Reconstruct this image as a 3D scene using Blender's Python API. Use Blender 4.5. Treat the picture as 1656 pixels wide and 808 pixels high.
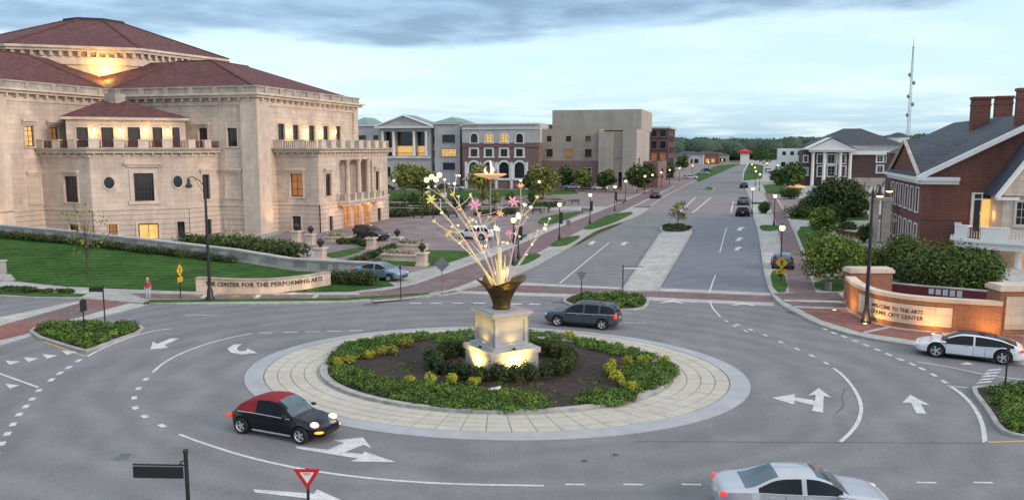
import bpy, math, random
import numpy as np
from math import sin, cos, tan, atan, atan2, radians, pi, sqrt, hypot
from mathutils import Matrix, Vector
for _o in list(bpy.data.objects): bpy.data.objects.remove(_o)
S = bpy.context.scene
COL = S.collection
random.seed(7); RNG = np.random.default_rng(11)

# ------------------------------------------------------------------ camera
F = 1300.0; CX = 828.0; CY = 404.0; CH = 12.0
PITCH = atan(166 / F); cP, sP = cos(PITCH), sin(PITCH)
cam = bpy.data.objects.new('camera', bpy.data.cameras.new('camera')); COL.objects.link(cam)
cam.location = (0, 0, CH); cam.rotation_euler = (pi / 2 - PITCH, 0, 0)
cam.data.sensor_width = 36; cam.data.lens = 36 * F / 1656
cam.data.clip_start = 0.5; cam.data.clip_end = 6000
S.camera = cam
# ------------------------------------------------------------------ colour management
S.view_settings.view_transform = 'Standard'; S.view_settings.look = 'None'
S.view_settings.exposure = 0.22; S.view_settings.gamma = 1.0
S.cycles.use_denoising = True
S.cycles.max_bounces = 6
S.cycles.sample_clamp_indirect = 4.0
# ------------------------------------------------------------------ sky and sun
SUN_EL, SUN_AZ = radians(22), radians(118)      # azimuth clockwise from +Y (the sun stands behind right)
W = bpy.data.worlds.new('World'); S.world = W; W.use_nodes = True
def world():
    nt = W.node_tree; N = nt.nodes; L = nt.links; N.clear()
    out = N.new('ShaderNodeOutputWorld')
    sky = N.new('ShaderNodeTexSky'); sky.sky_type = 'NISHITA'; sky.sun_disc = False
    sky.sun_elevation = SUN_EL; sky.sun_rotation = SUN_AZ
    b1 = N.new('ShaderNodeBackground'); b1.inputs[1].default_value = 0.05
    L.new(sky.outputs[0], b1.inputs[0])
    tc = N.new('ShaderNodeTexCoord'); sp = N.new('ShaderNodeSeparateXYZ'); L.new(tc.outputs['Generated'], sp.inputs[0])
    def math_(op, a, b=None, clamp=False):
        n = N.new('ShaderNodeMath'); n.operation = op; n.use_clamp = clamp
        for i, q in enumerate((a, b)):
            if q is None: continue
            if isinstance(q, (int, float)): n.inputs[i].default_value = q
            else: L.new(q, n.inputs[i])
        return n.outputs[0]
    def mrange(v, a, b, c=0., d=1., smooth=True):
        n = N.new('ShaderNodeMapRange'); n.clamp = True
        if smooth: n.interpolation_type = 'SMOOTHSTEP'
        L.new(v, n.inputs[0])
        for i, q in enumerate((a, b, c, d)): n.inputs[i + 1].default_value = q
        return n.outputs[0]
    def mixc(f, a, b):
        n = N.new('ShaderNodeMix'); n.data_type = 'RGBA'; L.new(f, n.inputs[0])
        for i, q in ((6, a), (7, b)):
            if isinstance(q, tuple): n.inputs[i].default_value = (*q, 1)
            else: L.new(q, n.inputs[i])
        return n.outputs[2]
    z = math_('MAXIMUM', sp.outputs[2], 0.0)
    den = math_('ADD', z, 0.06)
    cb = N.new('ShaderNodeCombineXYZ')
    L.new(math_('DIVIDE', sp.outputs[0], den), cb.inputs[0]); L.new(math_('DIVIDE', sp.outputs[1], den), cb.inputs[1])
    def noise(scale, detail, off, rough=.55, dist=0.):
        mp = N.new('ShaderNodeMapping'); mp.inputs[1].default_value = off; L.new(cb.outputs[0], mp.inputs[0])
        n = N.new('ShaderNodeTexNoise'); n.inputs['Scale'].default_value = scale; n.inputs['Detail'].default_value = detail
        n.inputs['Roughness'].default_value = rough; n.inputs['Distortion'].default_value = dist
        L.new(mp.outputs[0], n.inputs['Vector']); return n.outputs[0]
    n1 = noise(0.55, 5, (3.1, 0.4, 0)); n2 = noise(1.5, 6, (0.3, 7.7, 2), .6, .3); n3 = noise(0.9, 6, (5.5, 1.2, 4))
    # clear evening air: pale cyan over the horizon, whiter higher up
    air = mixc(mrange(z, 0.0, 0.085), (0.25, 0.47, 0.67), (0.52, 0.71, 0.82))
    thin = mixc(mrange(n3, 0.40, 0.70), air, (0.62, 0.78, 0.86))
    # cloud deck whose near edge hangs over the town
    tilt = math_('SUBTRACT', -0.131, math_('MULTIPLY', sp.outputs[0], 0.040))
    edge = math_('ADD', math_('ADD', z, tilt), math_('MULTIPLY', math_('SUBTRACT', n1, 0.5), 0.10))
    deck = mrange(edge, -0.004, 0.016)
    dcol = mixc(mrange(n2, 0.35, 0.68), (0.125, 0.215, 0.35), (0.31, 0.46, 0.64))
    dcol = mixc(mrange(z, 0.2, 0.7), dcol, (0.98, 1.02, 1.06))
    col = mixc(deck, thin, dcol)
    b2 = N.new('ShaderNodeBackground'); b2.inputs[1].default_value = 0.87; L.new(col, b2.inputs[0])
    ad = N.new('ShaderNodeAddShader'); L.new(b1.outputs[0], ad.inputs[0]); L.new(b2.outputs[0], ad.inputs[1])
    L.new(ad.outputs[0], out.inputs[0])
world()
sl = bpy.data.lights.new('sun', 'SUN'); sl.energy = 1.5; sl.angle = radians(14); sl.color = (1.0, 0.78, 0.66)
sun = bpy.data.objects.new('sun', sl); COL.objects.link(sun)
sd = Vector((sin(SUN_AZ) * cos(SUN_EL), cos(SUN_AZ) * cos(SUN_EL), sin(SUN_EL)))
sun.rotation_euler = sd.to_track_quat('Z', 'Y').to_euler()

# ------------------------------------------------------------------ measuring helpers
def at(px, py, z=0.0):
    """point of the photographed place at height z, measured from the photograph"""
    dx = (px - CX) / F; dv = (CY - py) / F
    d = (dx, cP + dv * sP, -sP + dv * cP); t = (z - CH) / d[2]
    return (d[0] * t, d[1] * t, z)
def at2(px, py, z=0.0): return at(px, py, z)[:2]
def zat(y, py):
    dv = (CY - py) / F; return CH + y * (-sP + dv * cP) / (cP + dv * sP)
def pxof(x, y, z): return CX + F * x / (y * cP - (z - CH) * sP)
def hit(p, d, px, z=6.0):
    """distance from p along d to where the photo column px is crossed (at height z)"""
    k = (px - CX) / F
    a = p[0] - k * (p[1] * cP - (z - CH) * sP); b = d[0] - k * d[1] * cP
    return -a / b
UA = radians(-16.04)                      # heading of the boulevard
U = (sin(-UA), cos(-UA)); V = (cos(UA), sin(UA))
def along(p, d, t): return (p[0] + d[0] * t, p[1] + d[1] * t)

# ------------------------------------------------------------------ materials
def mat(name, col, rough=.8, var=.12, scale=2., bump=0., metal=0., emit=None, emis=1., col2=None, pattern=None, spec=.4, coat=0., detail=5):
    m = bpy.data.materials.new(name); m.use_nodes = True
    nt = m.node_tree; N = nt.nodes; L = nt.links; b = N['Principled BSDF']
    b.inputs['Roughness'].default_value = rough; b.inputs['Metallic'].default_value = metal
    b.inputs['Specular IOR Level'].default_value = spec; b.inputs['Coat Weight'].default_value = coat
    if coat: b.inputs['Coat Roughness'].default_value = .05
    tc = N.new('ShaderNodeTexCoord'); vec = tc.outputs['Object']
    no = N.new('ShaderNodeTexNoise'); no.inputs['Scale'].default_value = scale; no.inputs['Detail'].default_value = detail
    no.inputs['Roughness'].default_value = .62
    L.new(vec, no.inputs['Vector'])
    c1 = tuple(max(0, c * (1 - var)) for c in col); c2 = col2 or tuple(min(1, c * (1 + var)) for c in col)
    r = N.new('ShaderNodeMapRange'); r.inputs[1].default_value = .3; r.inputs[2].default_value = .7; L.new(no.outputs[0], r.inputs[0])
    mx = N.new('ShaderNodeMix'); mx.data_type = 'RGBA'; L.new(r.outputs[0], mx.inputs[0])
    mx.inputs[6].default_value = (*c1, 1); mx.inputs[7].default_value = (*c2, 1)
    outc = mx.outputs[2]; hgt = no.outputs[0]
    if pattern:
        kind, bw, bh, mort, mcol, amt = pattern
        cb = N.new('ShaderNodeCombineXYZ'); sp = N.new('ShaderNodeSeparateXYZ'); L.new(vec, sp.inputs[0])
        if kind == 'wall':
            ad = N.new('ShaderNodeMath'); L.new(sp.outputs[0], ad.inputs[0]); L.new(sp.outputs[1], ad.inputs[1])
            L.new(ad.outputs[0], cb.inputs[0]); L.new(sp.outputs[2], cb.inputs[1])
        else:
            L.new(sp.outputs[0], cb.inputs[0]); L.new(sp.outputs[1], cb.inputs[1])
        bt = N.new('ShaderNodeTexBrick'); L.new(cb.outputs[0], bt.inputs['Vector'])
        bt.inputs['Scale'].default_value = 1; bt.inputs['Brick Width'].default_value = bw; bt.inputs['Row Height'].default_value = bh
        bt.inputs['Mortar Size'].default_value = mort; bt.inputs['Mortar Smooth'].default_value = .2
        bt.inputs['Color1'].default_value = (1 - amt, 1 - amt, 1 - amt, 1); bt.inputs['Color2'].default_value = (1 + amt * .6, 1 + amt * .6, 1 + amt * .6, 1)
        bt.inputs['Mortar'].default_value = (*[a / max(1e-4, b_) for a, b_ in zip(mcol, col)], 1)
        ml = N.new('ShaderNodeMix'); ml.data_type = 'RGBA'; ml.blend_type = 'MULTIPLY'; ml.clamp_result = False; ml.inputs[0].default_value = 1
        L.new(outc, ml.inputs[6]); L.new(bt.outputs['Color'], ml.inputs[7]); outc = ml.outputs[2]
        inv = N.new('ShaderNodeMath'); inv.operation = 'MULTIPLY_ADD'; L.new(bt.outputs['Fac'], inv.inputs[0]); inv.inputs[1].default_value = -2.; L.new(no.outputs[0], inv.inputs[2])
        hgt = inv.outputs[0]
    L.new(outc, b.inputs['Base Color'])
    if bump:
        bp = N.new('ShaderNodeBump'); bp.inputs['Strength'].default_value = min(1, bump); bp.inputs['Distance'].default_value = .05
        L.new(hgt, bp.inputs['Height']); L.new(bp.outputs[0], b.inputs['Normal'])
    if emit:
        b.inputs['Emission Color'].default_value = (*emit, 1); b.inputs['Emission Strength'].default_value = emis
    return m
M = {}
def weather(m, scale, lo, hi, sx=(1, 1, 1), a=.35, b_=.7):
    nt = m.node_tree; N = nt.nodes; L = nt.links; b = N['Principled BSDF']; src = b.inputs['Base Color'].links[0].from_socket
    tc = N.new('ShaderNodeTexCoord'); mp = N.new('ShaderNodeMapping'); mp.inputs[3].default_value = sx; L.new(tc.outputs['Object'], mp.inputs[0])
    n = N.new('ShaderNodeTexNoise'); n.inputs['Scale'].default_value = scale; n.inputs['Detail'].default_value = 6; n.inputs['Roughness'].default_value = .65; L.new(mp.outputs[0], n.inputs['Vector'])
    r = N.new('ShaderNodeMapRange'); L.new(n.outputs[0], r.inputs[0])
    for i, q in enumerate((a, b_, lo, hi)): r.inputs[i + 1].default_value = q
    x = N.new('ShaderNodeMix'); x.data_type = 'RGBA'; x.blend_type = 'MULTIPLY'; x.inputs[0].default_value = 1; x.clamp_result = False
    L.new(src, x.inputs[6]); L.new(r.outputs[0], x.inputs[7]); L.new(x.outputs[2], b.inputs['Base Color'])
def asphalt():
    m = mat('asphalt', (.195, .197, .203), .88, .10, .35, .15, spec=.25)
    nt = m.node_tree; N = nt.nodes; L = nt.links; b = N['Principled BSDF']
    src = b.inputs['Base Color'].links[0].from_socket
    tc = N.new('ShaderNodeTexCoord')
    def nz(sc, det, lo, hi, a, b_, stretch=None):
        n = N.new('ShaderNodeTexNoise'); n.inputs['Scale'].default_value = sc; n.inputs['Detail'].default_value = det; n.inputs['Roughness'].default_value = .65
        if stretch:
            mp = N.new('ShaderNodeMapping'); mp.inputs[3].default_value = stretch; mp.inputs[2].default_value = (0, 0, .28); L.new(tc.outputs['Object'], mp.inputs[0]); L.new(mp.outputs[0], n.inputs['Vector'])
        else: L.new(tc.outputs['Object'], n.inputs['Vector'])
        r = N.new('ShaderNodeMapRange'); L.new(n.outputs[0], r.inputs[0])
        for i, q in enumerate((lo, hi, a, b_)): r.inputs[i + 1].default_value = q
        return r.outputs[0]
    def mul(c, f):
        x = N.new('ShaderNodeMix'); x.data_type = 'RGBA'; x.blend_type = 'MULTIPLY'; x.inputs[0].default_value = 1; x.clamp_result = False
        L.new(c, x.inputs[6]); L.new(f, x.inputs[7]); return x.outputs[2]
    c = mul(src, nz(9, 3, .3, .7, .86, 1.13)); c = mul(c, nz(.09, 4, .35, .65, .94, 1.06)); c = mul(c, nz(.5, 5, .35, .7, .93, 1.07, (1, .18, 1)))
    vo = N.new('ShaderNodeTexVoronoi'); vo.feature = 'DISTANCE_TO_EDGE'; vo.inputs['Scale'].default_value = .085
    wn = N.new('ShaderNodeTexNoise'); wn.inputs['Scale'].default_value = .6; wn.inputs['Detail'].default_value = 4
    L.new(tc.outputs['Object'], wn.inputs['Vector'])
    va = N.new('ShaderNodeMixRGB'); va.blend_type = 'ADD'; va.inputs[0].default_value = 1.6; L.new(tc.outputs['Object'], va.inputs[1]); L.new(wn.outputs['Color'], va.inputs[2])
    L.new(va.outputs[0], vo.inputs['Vector'])
    r = N.new('ShaderNodeMapRange'); L.new(vo.outputs['Distance'], r.inputs[0])
    for i, q in enumerate((.0, .0025, .88, 1.)): r.inputs[i + 1].default_value = q
    c = mul(c, r.outputs[0])
    # polished wheel tracks circling the island
    mp = N.new('ShaderNodeMapping'); mp.vector_type = 'TEXTURE'; mp.inputs[1].default_value = (-1.03, 42.47, 0); mp.inputs[2].default_value = (0, 0, -.178); mp.inputs[3].default_value = (13.45, 10.46, 1)
    wn2 = N.new('ShaderNodeTexNoise'); wn2.inputs['Scale'].default_value = .22; wn2.inputs['Detail'].default_value = 3; L.new(tc.outputs['Object'], wn2.inputs['Vector'])
    va2 = N.new('ShaderNodeMixRGB'); va2.blend_type = 'ADD'; va2.inputs[0].default_value = 1.4; L.new(tc.outputs['Object'], va2.inputs[1]); L.new(wn2.outputs['Color'], va2.inputs[2])
    L.new(va2.outputs[0], mp.inputs[0]); ln = N.new('ShaderNodeVectorMath'); ln.operation = 'LENGTH'; L.new(mp.outputs[0], ln.inputs[0])
    sn = N.new('ShaderNodeMath'); sn.operation = 'SINE'; ml_ = N.new('ShaderNodeMath'); ml_.operation = 'MULTIPLY'; ml_.inputs[1].default_value = 36.; L.new(ln.outputs['Value'], ml_.inputs[0]); L.new(ml_.outputs[0], sn.inputs[0])
    rr = N.new('ShaderNodeMapRange'); L.new(sn.outputs[0], rr.inputs[0]); rr.inputs[1].default_value = -1; rr.inputs[3].default_value = .92; rr.inputs[4].default_value = 1.06
    c = mul(c, rr.outputs[0]); c = mul(c, nz(1.7, 6, .56, .72, 1.0, .87)); L.new(c, b.inputs['Base Color'])
    return m
M['asphalt'] = asphalt()
M['asphalt_new'] = mat('asphalt_blue', (.165, .178, .205), .85, .12, .6, .1, spec=.25)
M['asphalt_pink'] = mat('asphalt_pink', (.225, .20, .205), .88, .1, .5, .1, spec=.25)
M['seal'] = mat('seal', (.105, .105, .108), .7, .2, 3)
M['paint'] = mat('road_paint', (.60, .60, .60), .7, .24, 7)
M['paint_y'] = mat('road_paint_yellow', (.50, .36, .16), .75, .2, 4)
M['conc'] = mat('concrete', (.40, .40, .385), .88, .13, 1.2, .1)
M['conc_l'] = mat('concrete_light', (.46, .46, .43), .88, .12, .8, .1)
M['curb'] = mat('curb_concrete', (.40, .395, .375), .88, .16, 1.6, .1)
M['ring'] = mat('apron_rim', (.36, .375, .40), .85, .10, 1.1, .1)
M['paver'] = mat('paver', (.47, .452, .385), .88, .12, 1.4, .15)
M['joint'] = mat('paver_joint', (.23, .22, .19), .95, .15, 3)
M['soil'] = mat('mulch', (.040, .030, .026), .97, .5, 3.5, 1.)
M['brickpave'] = mat('brick_paving', (.215, .150, .150), .88, .16, .8, .2, pattern=('floor', .42, .21, .012, (.14, .11, .11), .12))
M['brickpave_r'] = mat('brick_paving_red', (.30, .125, .105), .88, .18, .8, .2, pattern=('floor', .42, .21, .012, (.2, .12, .1), .12))
M['plaza'] = mat('plaza_paving', (.225, .185, .185), .88, .14, .35, .1, pattern=('floor', 2.4, 1.2, .03, (.18, .15, .15), .08))
M['grass'] = mat('lawn_grass', (.048, .108, .024), .95, .42, .9, .8, spec=.1, detail=9)
M['earth'] = mat('earth', (.10, .115, .06), .95, .35, .05, .2, spec=.1)
M['lime'] = mat('limestone', (.64, .53, .44), .86, .16, .35, .35, pattern=('wall', 1.5, .62, .016, (.44, .36, .29), .10))
M['lime_base'] = mat('limestone_rusticated', (.62, .515, .43), .86, .10, .4, .5, pattern=('wall', 9.0, .66, .035, (.30, .245, .20), .03))
M['lime_trim'] = mat('limestone_trim', (.65, .545, .45), .84, .14, .8, .15)
M['grey_stone'] = mat('grey_stone', (.42, .41, .385), .88, .2, .8, .2)
M['grey_stone_dark'] = mat('grey_stone_panel', (.27, .265, .255), .88, .2, .8, .2)
M['lime_weather'] = mat('limestone_weathered', (.43, .385, .335), .88, .22, .7, .2)
M['tile'] = mat('red_roof_tile', (.125, .044, .044), .82, .28, 1.3, .5, pattern=('wall', .55, .30, .03, (.07, .026, .026), .22))
M['roofdark'] = mat('dark_roof_metal', (.04, .035, .04), .6, .2, 2)
M['glass'] = mat('window_glass', (.022, .026, .032), .08, .3, .4, spec=.6)
M['glass_lit'] = mat('lit_window_glass', (.5, .33, .12), .4, .6, 1.4, emit=(1., .56, .17), emis=.55)
M['glass_warm'] = mat('warm_window_glass', (.25, .10, .05), .3, .5, .6, emit=(1., .40, .12), emis=.20)
M['frame'] = mat('dark_frame', (.055, .038, .033), .6, .2, 3)
M['frame_r'] = mat('red_frame', (.10, .03, .028), .6, .2, 3)
M['frame_w'] = mat('white_frame', (.68, .67, .65), .6, .08, 3)
M['black'] = mat('black_metal', (.018, .018, .02), .45, .2, 3, spec=.5)
M['grey_metal'] = mat('grey_metal', (.22, .23, .24), .5, .15, 3, metal=.6)
M['lampglow'] = mat('lamp_glow', (1, .85, .5), .5, 0, 1, emit=(1., .79, .33), emis=2.3)
M['sconce'] = mat('sconce_glow', (1, .8, .45), .5, 0, 1, emit=(1., .74, .30), emis=2.3)
M['white'] = mat('white_paint', (.72, .72, .70), .6, .06, 2)
M['stucco'] = mat('pale_stucco', (.50, .485, .475), .88, .08, .2, .1, pattern=('wall', 3, 1.1, .02, (.36, .35, .36), .04))
M['brown_brick'] = mat('brown_brick', (.205, .120, .115), .9, .14, .5, .2, pattern=('wall', .9, .35, .03, (.26, .19, .18), .12))
M['beige'] = mat('beige_panel', (.37, .325, .275), .88, .08, .15, .1, pattern=('wall', 2.4, 1.2, .03, (.28, .25, .21), .04))
M['beige_l'] = mat('beige_panel_light', (.395, .36, .31), .88, .08, .15, .1, pattern=('wall', 2.4, 1.2, .03, (.33, .30, .255), .04))
M['red_brick'] = mat('red_brick', (.150, .056, .043), .9, .16, .6, .3, pattern=('wall', .42, .16, .016, (.25, .14, .11), .16))
M['wall_brick'] = mat('orange_brick', (.33, .135, .070), .9, .16, .9, .3, pattern=('wall', .38, .13, .014, (.36, .22, .15), .16))
M['dark_brick'] = mat('dark_brick', (.085, .050, .052), .9, .2, .5, .1, pattern=('wall', .9, .35, .03, (.12, .08, .08), .12))
M['slate'] = mat('slate_roof', (.058, .072, .092), .75, .22, .9, .3, pattern=('wall', .5, .28, .02, (.03, .037, .05), .16))
M['green_roof'] = mat('green_copper_roof', (.19, .27, .26), .7, .12, .4)
M['red_roof'] = mat('bright_red_roof', (.55, .04, .03), .6, .1, 1)
M['bronze'] = mat('bronze', (.115, .078, .024), .45, .45, 1.5, .2, metal=.7)
M['granite'] = mat('pedestal_stone', (.36, .36, .365), .75, .12, 1.6, .1)
M['hydrant'] = mat('cloth_red', (.35, .06, .05), .8, .1, 3)
M['skin'] = mat('skin', (.45, .28, .2), .6, .05, 5)
M['denim'] = mat('pale_cloth', (.45, .47, .55), .9, .1, 5)
M['hair'] = mat('light_hair', (.45, .40, .33), .9, .2, 8)
M['yellow'] = mat('sign_yellow', (.78, .46, .03), .5, .05, 2)
M['red'] = mat('sign_red', (.50, .025, .02), .5, .06, 2)
M['tyre'] = mat('tyre_rubber', (.016, .016, .017), .85, .2, 6)
M['rim'] = mat('alloy_rim', (.62, .62, .63), .35, .05, 3, metal=.45)
M['carglass'] = mat('car_glass', (.010, .013, .019), .08, .1, 1, spec=.22)
M['windscreen'] = mat('pale_windscreen', (.07, .115, .14), .06, .3, 1.2, spec=.6)
M['headlamp'] = mat('headlamp_on', (1, .95, .85), .3, 0, 1, emit=(1., .84, .58), emis=1.7)
M['headlamp_off'] = mat('headlamp_off', (.6, .62, .65), .15, .05, 1, spec=.7)
M['amber'] = mat('amber_lamp', (.9, .4, .03), .3, 0, 1, emit=(1., .45, .03), emis=.9)
M['tail'] = mat('tail_lamp', (.55, .03, .02), .3, 0, 1, emit=(1., .06, .03), emis=.55)
M['tail_off'] = mat('tail_lamp_off', (.22, .015, .012), .3, 0, 1)
M['plate'] = mat('plate', (.6, .6, .62), .5, .05, 1)
def paint(n, c, r=.3, metal=.0, coat=.55, spec=.4): M[n] = mat('paint_' + n, c, r, .04, 1, metal=metal, spec=spec, coat=coat)
paint('car_black', (.009, .011, .017), .2, coat=.12, spec=.25); paint('car_grey', (.060, .070, .10), metal=.2, coat=.25, spec=.3); paint('car_silver', (.46, .49, .53), metal=.35)
paint('car_white', (.70, .72, .75)); paint('car_blue', (.20, .27, .36), metal=.3); paint('car_maroon', (.12, .02, .03)); paint('car_navy', (.03, .045, .09))
M['softtop'] = mat('red_canvas', (.23, .016, .022), .85, .12, 6)
for k_, q_ in (('lime', .80), ('lime_base', .82), ('lime_trim', .80), ('lime_weather', .72), ('beige', .88), ('beige_l', .88), ('stucco', .86), ('red_brick', .8), ('wall_brick', .82)):
    weather(M[k_], .55, q_, 1.10, (1, 1, .16)); weather(M[k_], .13, .92, 1.06)
for k_ in ('grass', 'plaza', 'conc', 'conc_l', 'brickpave', 'brickpave_r', 'slate', 'tile'): weather(M[k_], .35, .84, 1.12)
for k_ in ('ring', 'paver'): weather(M[k_], .3, .93, 1.05)
for k_ in ('conc', 'conc_l', 'curb', 'brickpave', 'brickpave_r'): weather(M[k_], 2.2, .80, 1.05, a=.55, b_=.35)
weather(M['paint'], 1.6, .78, 1.08)
LEAF = {}
def leafset(k, a, b, c):
    LEAF[k] = [mat('leaf_%s_%s' % (k, w), q, .75, .35, .7, spec=.25) for w, q in zip(('dark', 'mid', 'light', 'fresh', 'dull'), (a, b, c, (c[0] * 1.25, c[1] * 1.05, c[2] * .8), (a[0] * 1.35, a[1] * .85, a[2] * 1.1)))]
leafset('hedge', (.026, .052, .018), (.040, .075, .022), (.062, .095, .030))
leafset('cover', (.045, .105, .020), (.080, .165, .030), (.125, .220, .045))
leafset('yellow', (.22, .28, .03), (.34, .38, .05), (.44, .45, .07))
leafset('tree', (.030, .066, .018), (.050, .100, .026), (.080, .135, .036))
leafset('bush', (.040, .080, .018), (.070, .120, .025), (.105, .160, .036))
leafset('bright', (.070, .125, .022), (.115, .180, .032), (.165, .225, .045))
leafset('spring', (.095, .140, .034), (.155, .200, .050), (.215, .245, .065))
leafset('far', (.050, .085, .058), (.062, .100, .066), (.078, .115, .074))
leafset('pale', (.22, .23, .14), (.34, .34, .22), (.45, .44, .32))
M['bark'] = mat('bark', (.075, .058, .045), .9, .25, 4, .4)

# ------------------------------------------------------------------ mesh builder
class MB:
    def __init__(s): s.v = []; s.f = []; s.m = []
    def add(s, vs, fs, mi=0):
        o = len(s.v); s.v += [tuple(map(float, q)) for q in vs]; s.f += [tuple(o + i for i in q) for q in fs]; s.m += [mi] * len(fs); return s
    def box(s, a, b, mi=0):
        (x0, y0, z0), (x1, y1, z1) = a, b
        if x0 > x1: x0, x1 = x1, x0
        if y0 > y1: y0, y1 = y1, y0
        if z0 > z1: z0, z1 = z1, z0
        return s.add([(x0, y0, z0), (x1, y0, z0), (x1, y1, z0), (x0, y1, z0), (x0, y0, z1), (x1, y0, z1), (x1, y1, z1), (x0, y1, z1)],
                     [(0, 3, 2, 1), (4, 5, 6, 7), (0, 1, 5, 4), (1, 2, 6, 5), (2, 3, 7, 6), (3, 0, 4, 7)], mi)
    def poly(s, pts, mi=0): return s.add(pts, [tuple(range(len(pts)))], mi)
    def prism(s, p, z0, z1, mi=0, side=None, bottom=False):
        n = len(p)
        if area(p) < 0: p = p[::-1]
        s.add([(x, y, z1) for x, y in p], [tuple(range(n))], mi)
        vs = [(x, y, z0) for x, y in p] + [(x, y, z1) for x, y in p]
        s.add(vs, [(i, (i + 1) % n, n + (i + 1) % n, n + i) for i in range(n)], mi if side is None else side)
        if bottom: s.add([(x, y, z0) for x, y in p], [tuple(range(n))[::-1]], mi)
        return s
    def lathe(s, c, prof, n=16, mi=0, caps=True):
        vs = []; k = len(prof)
        for i in range(n):
            a = 2 * pi * i / n
            vs += [(c[0] + r * cos(a), c[1] + r * sin(a), c[2] + z) for r, z in prof]
        fs = [(i * k + j, ((i + 1) % n) * k + j, ((i + 1) % n) * k + j + 1, i * k + j + 1) for i in range(n) for j in range(k - 1)]
        s.add(vs, fs, mi)
        if caps:
            s.add([vs[i * k] for i in range(n)], [tuple(range(n))[::-1]], mi); s.add([vs[i * k + k - 1] for i in range(n)], [tuple(range(n))], mi)
        return s
    def cyl(s, c, r, z0, z1, n=12, mi=0, r1=None): return s.lathe((c[0], c[1], 0), [(r, z0), (r if r1 is None else r1, z1)], n, mi)
    def tube(s, pts, rad, n=8, mi=0):
        pts = [Vector(p) for p in pts]
        if not hasattr(rad, '__len__'): rad = [rad] * len(pts)
        vs = []; ref = None
        for i, p in enumerate(pts):
            d = (pts[min(i + 1, len(pts) - 1)] - pts[max(i - 1, 0)]).normalized()
            if ref is None: ref = Vector((1, 0, 0)) if abs(d.x) < .8 else Vector((0, 1, 0))
            a = (ref - d * ref.dot(d)).normalized(); b = d.cross(a); ref = a
            vs += [p + (a * cos(2 * pi * j / n) + b * sin(2 * pi * j / n)) * rad[i] for j in range(n)]
        k = len(pts)
        s.add(vs, [(i * n + j, i * n + (j + 1) % n, (i + 1) * n + (j + 1) % n, (i + 1) * n + j) for i in range(k - 1) for j in range(n)], mi)
        s.add(vs[:n], [tuple(range(n))[::-1]], mi); s.add(vs[-n:], [tuple(range(n))], mi); return s
    def ball(s, c, r, n=12, k=6, mi=0):
        if not hasattr(r, '__len__'): r = (r, r, r)
        vs = []
        for i in range(k + 1):
            t = -pi / 2 + pi * i / k
            vs += [(c[0] + r[0] * cos(t) * cos(2 * pi * j / n), c[1] + r[1] * cos(t) * sin(2 * pi * j / n), c[2] + r[2] * sin(t)) for j in range(n)]
        return s.add(vs, [(i * n + j, i * n + (j + 1) % n, (i + 1) * n + (j + 1) % n, (i + 1) * n + j) for i in range(k) for j in range(n)], mi)
    def xf(s, mtx):
        s.v = [tuple(mtx @ Vector(q)) for q in s.v]; return s
    def join(s, o, mi=0):
        k = len(s.v); s.v += o.v; s.f += [tuple(i + k for i in q) for q in o.f]; s.m += [q + mi for q in o.m]; return s
    def islands(s):
        par = list(range(len(s.v)))
        def fd(a):
            while par[a] != a: par[a] = par[par[a]]; a = par[a]
            return a
        seen = {}
        for i, p in enumerate(s.v):
            q = tuple(round(c, 4) for c in p)
            if q in seen: par[fd(i)] = fd(seen[q])
            else: seen[q] = i
        for f in s.f:
            for a in f[1:]: par[fd(a)] = fd(f[0])
        out = {}
        for f, m in zip(s.f, s.m): out.setdefault(fd(f[0]), []).append((f, m))
        res = []
        for fs in out.values():
            b = MB(); us = sorted({i for f, _ in fs for i in f}); mp = {u: n for n, u in enumerate(us)}
            b.v = [s.v[u] for u in us]; b.f = [tuple(mp[i] for i in f) for f, _ in fs]; b.m = [m for _, m in fs]; res.append(b)
        return res
    def mesh(s, name, mats, smooth=False):
        me = bpy.data.meshes.new(name); me.from_pydata(s.v, [], s.f)
        for q in (mats if isinstance(mats, (list, tuple)) else [mats]): me.materials.append(q)
        me.polygons.foreach_set('material_index', s.m)
        if smooth:
            me.polygons.foreach_set('use_smooth', [True] * len(s.f))
            try: me.set_sharp_from_angle(angle=radians(38))
            except Exception: pass
        me.update(); return me
    def build(s, name, mats, parent=None, smooth=False, loc=(0, 0, 0), rz=0):
        return put(name, s.mesh(name, mats, smooth), parent, loc, rz)
def area(p): return .5 * sum(p[i][0] * p[(i + 1) % len(p)][1] - p[(i + 1) % len(p)][0] * p[i][1] for i in range(len(p)))
def put(name, me, parent=None, loc=(0, 0, 0), rz=0):
    o = bpy.data.objects.new(name, me); COL.objects.link(o); o.parent = parent; o.location = loc; o.rotation_euler = (0, 0, rz); return o
def tag(o, label, cat, group=None):
    o['label'] = label; o['category'] = cat
    if group: o['group'] = group
    return o
def thing(name, label, cat, loc=(0, 0, 0), rz=0, group=None):
    return tag(put(name, None, None, (loc[0], loc[1], loc[2] if len(loc) > 2 else 0), rz), label, cat, group)
def struct(o): o['kind'] = 'structure'; return o
def stuff(o): o['kind'] = 'stuff'; return o
def clone(root, loc, rz, label=None, group=None):
    r = root.copy(); COL.objects.link(r); r.location = loc; r.rotation_euler = (0, 0, rz)
    if label: r['label'] = label
    if group: r['group'] = group
    for ch in list(root.children):
        c = ch.copy(); COL.objects.link(c); c.parent = r
        for g in list(ch.children):
            d = g.copy(); COL.objects.link(d); d.parent = c
    return r
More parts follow.
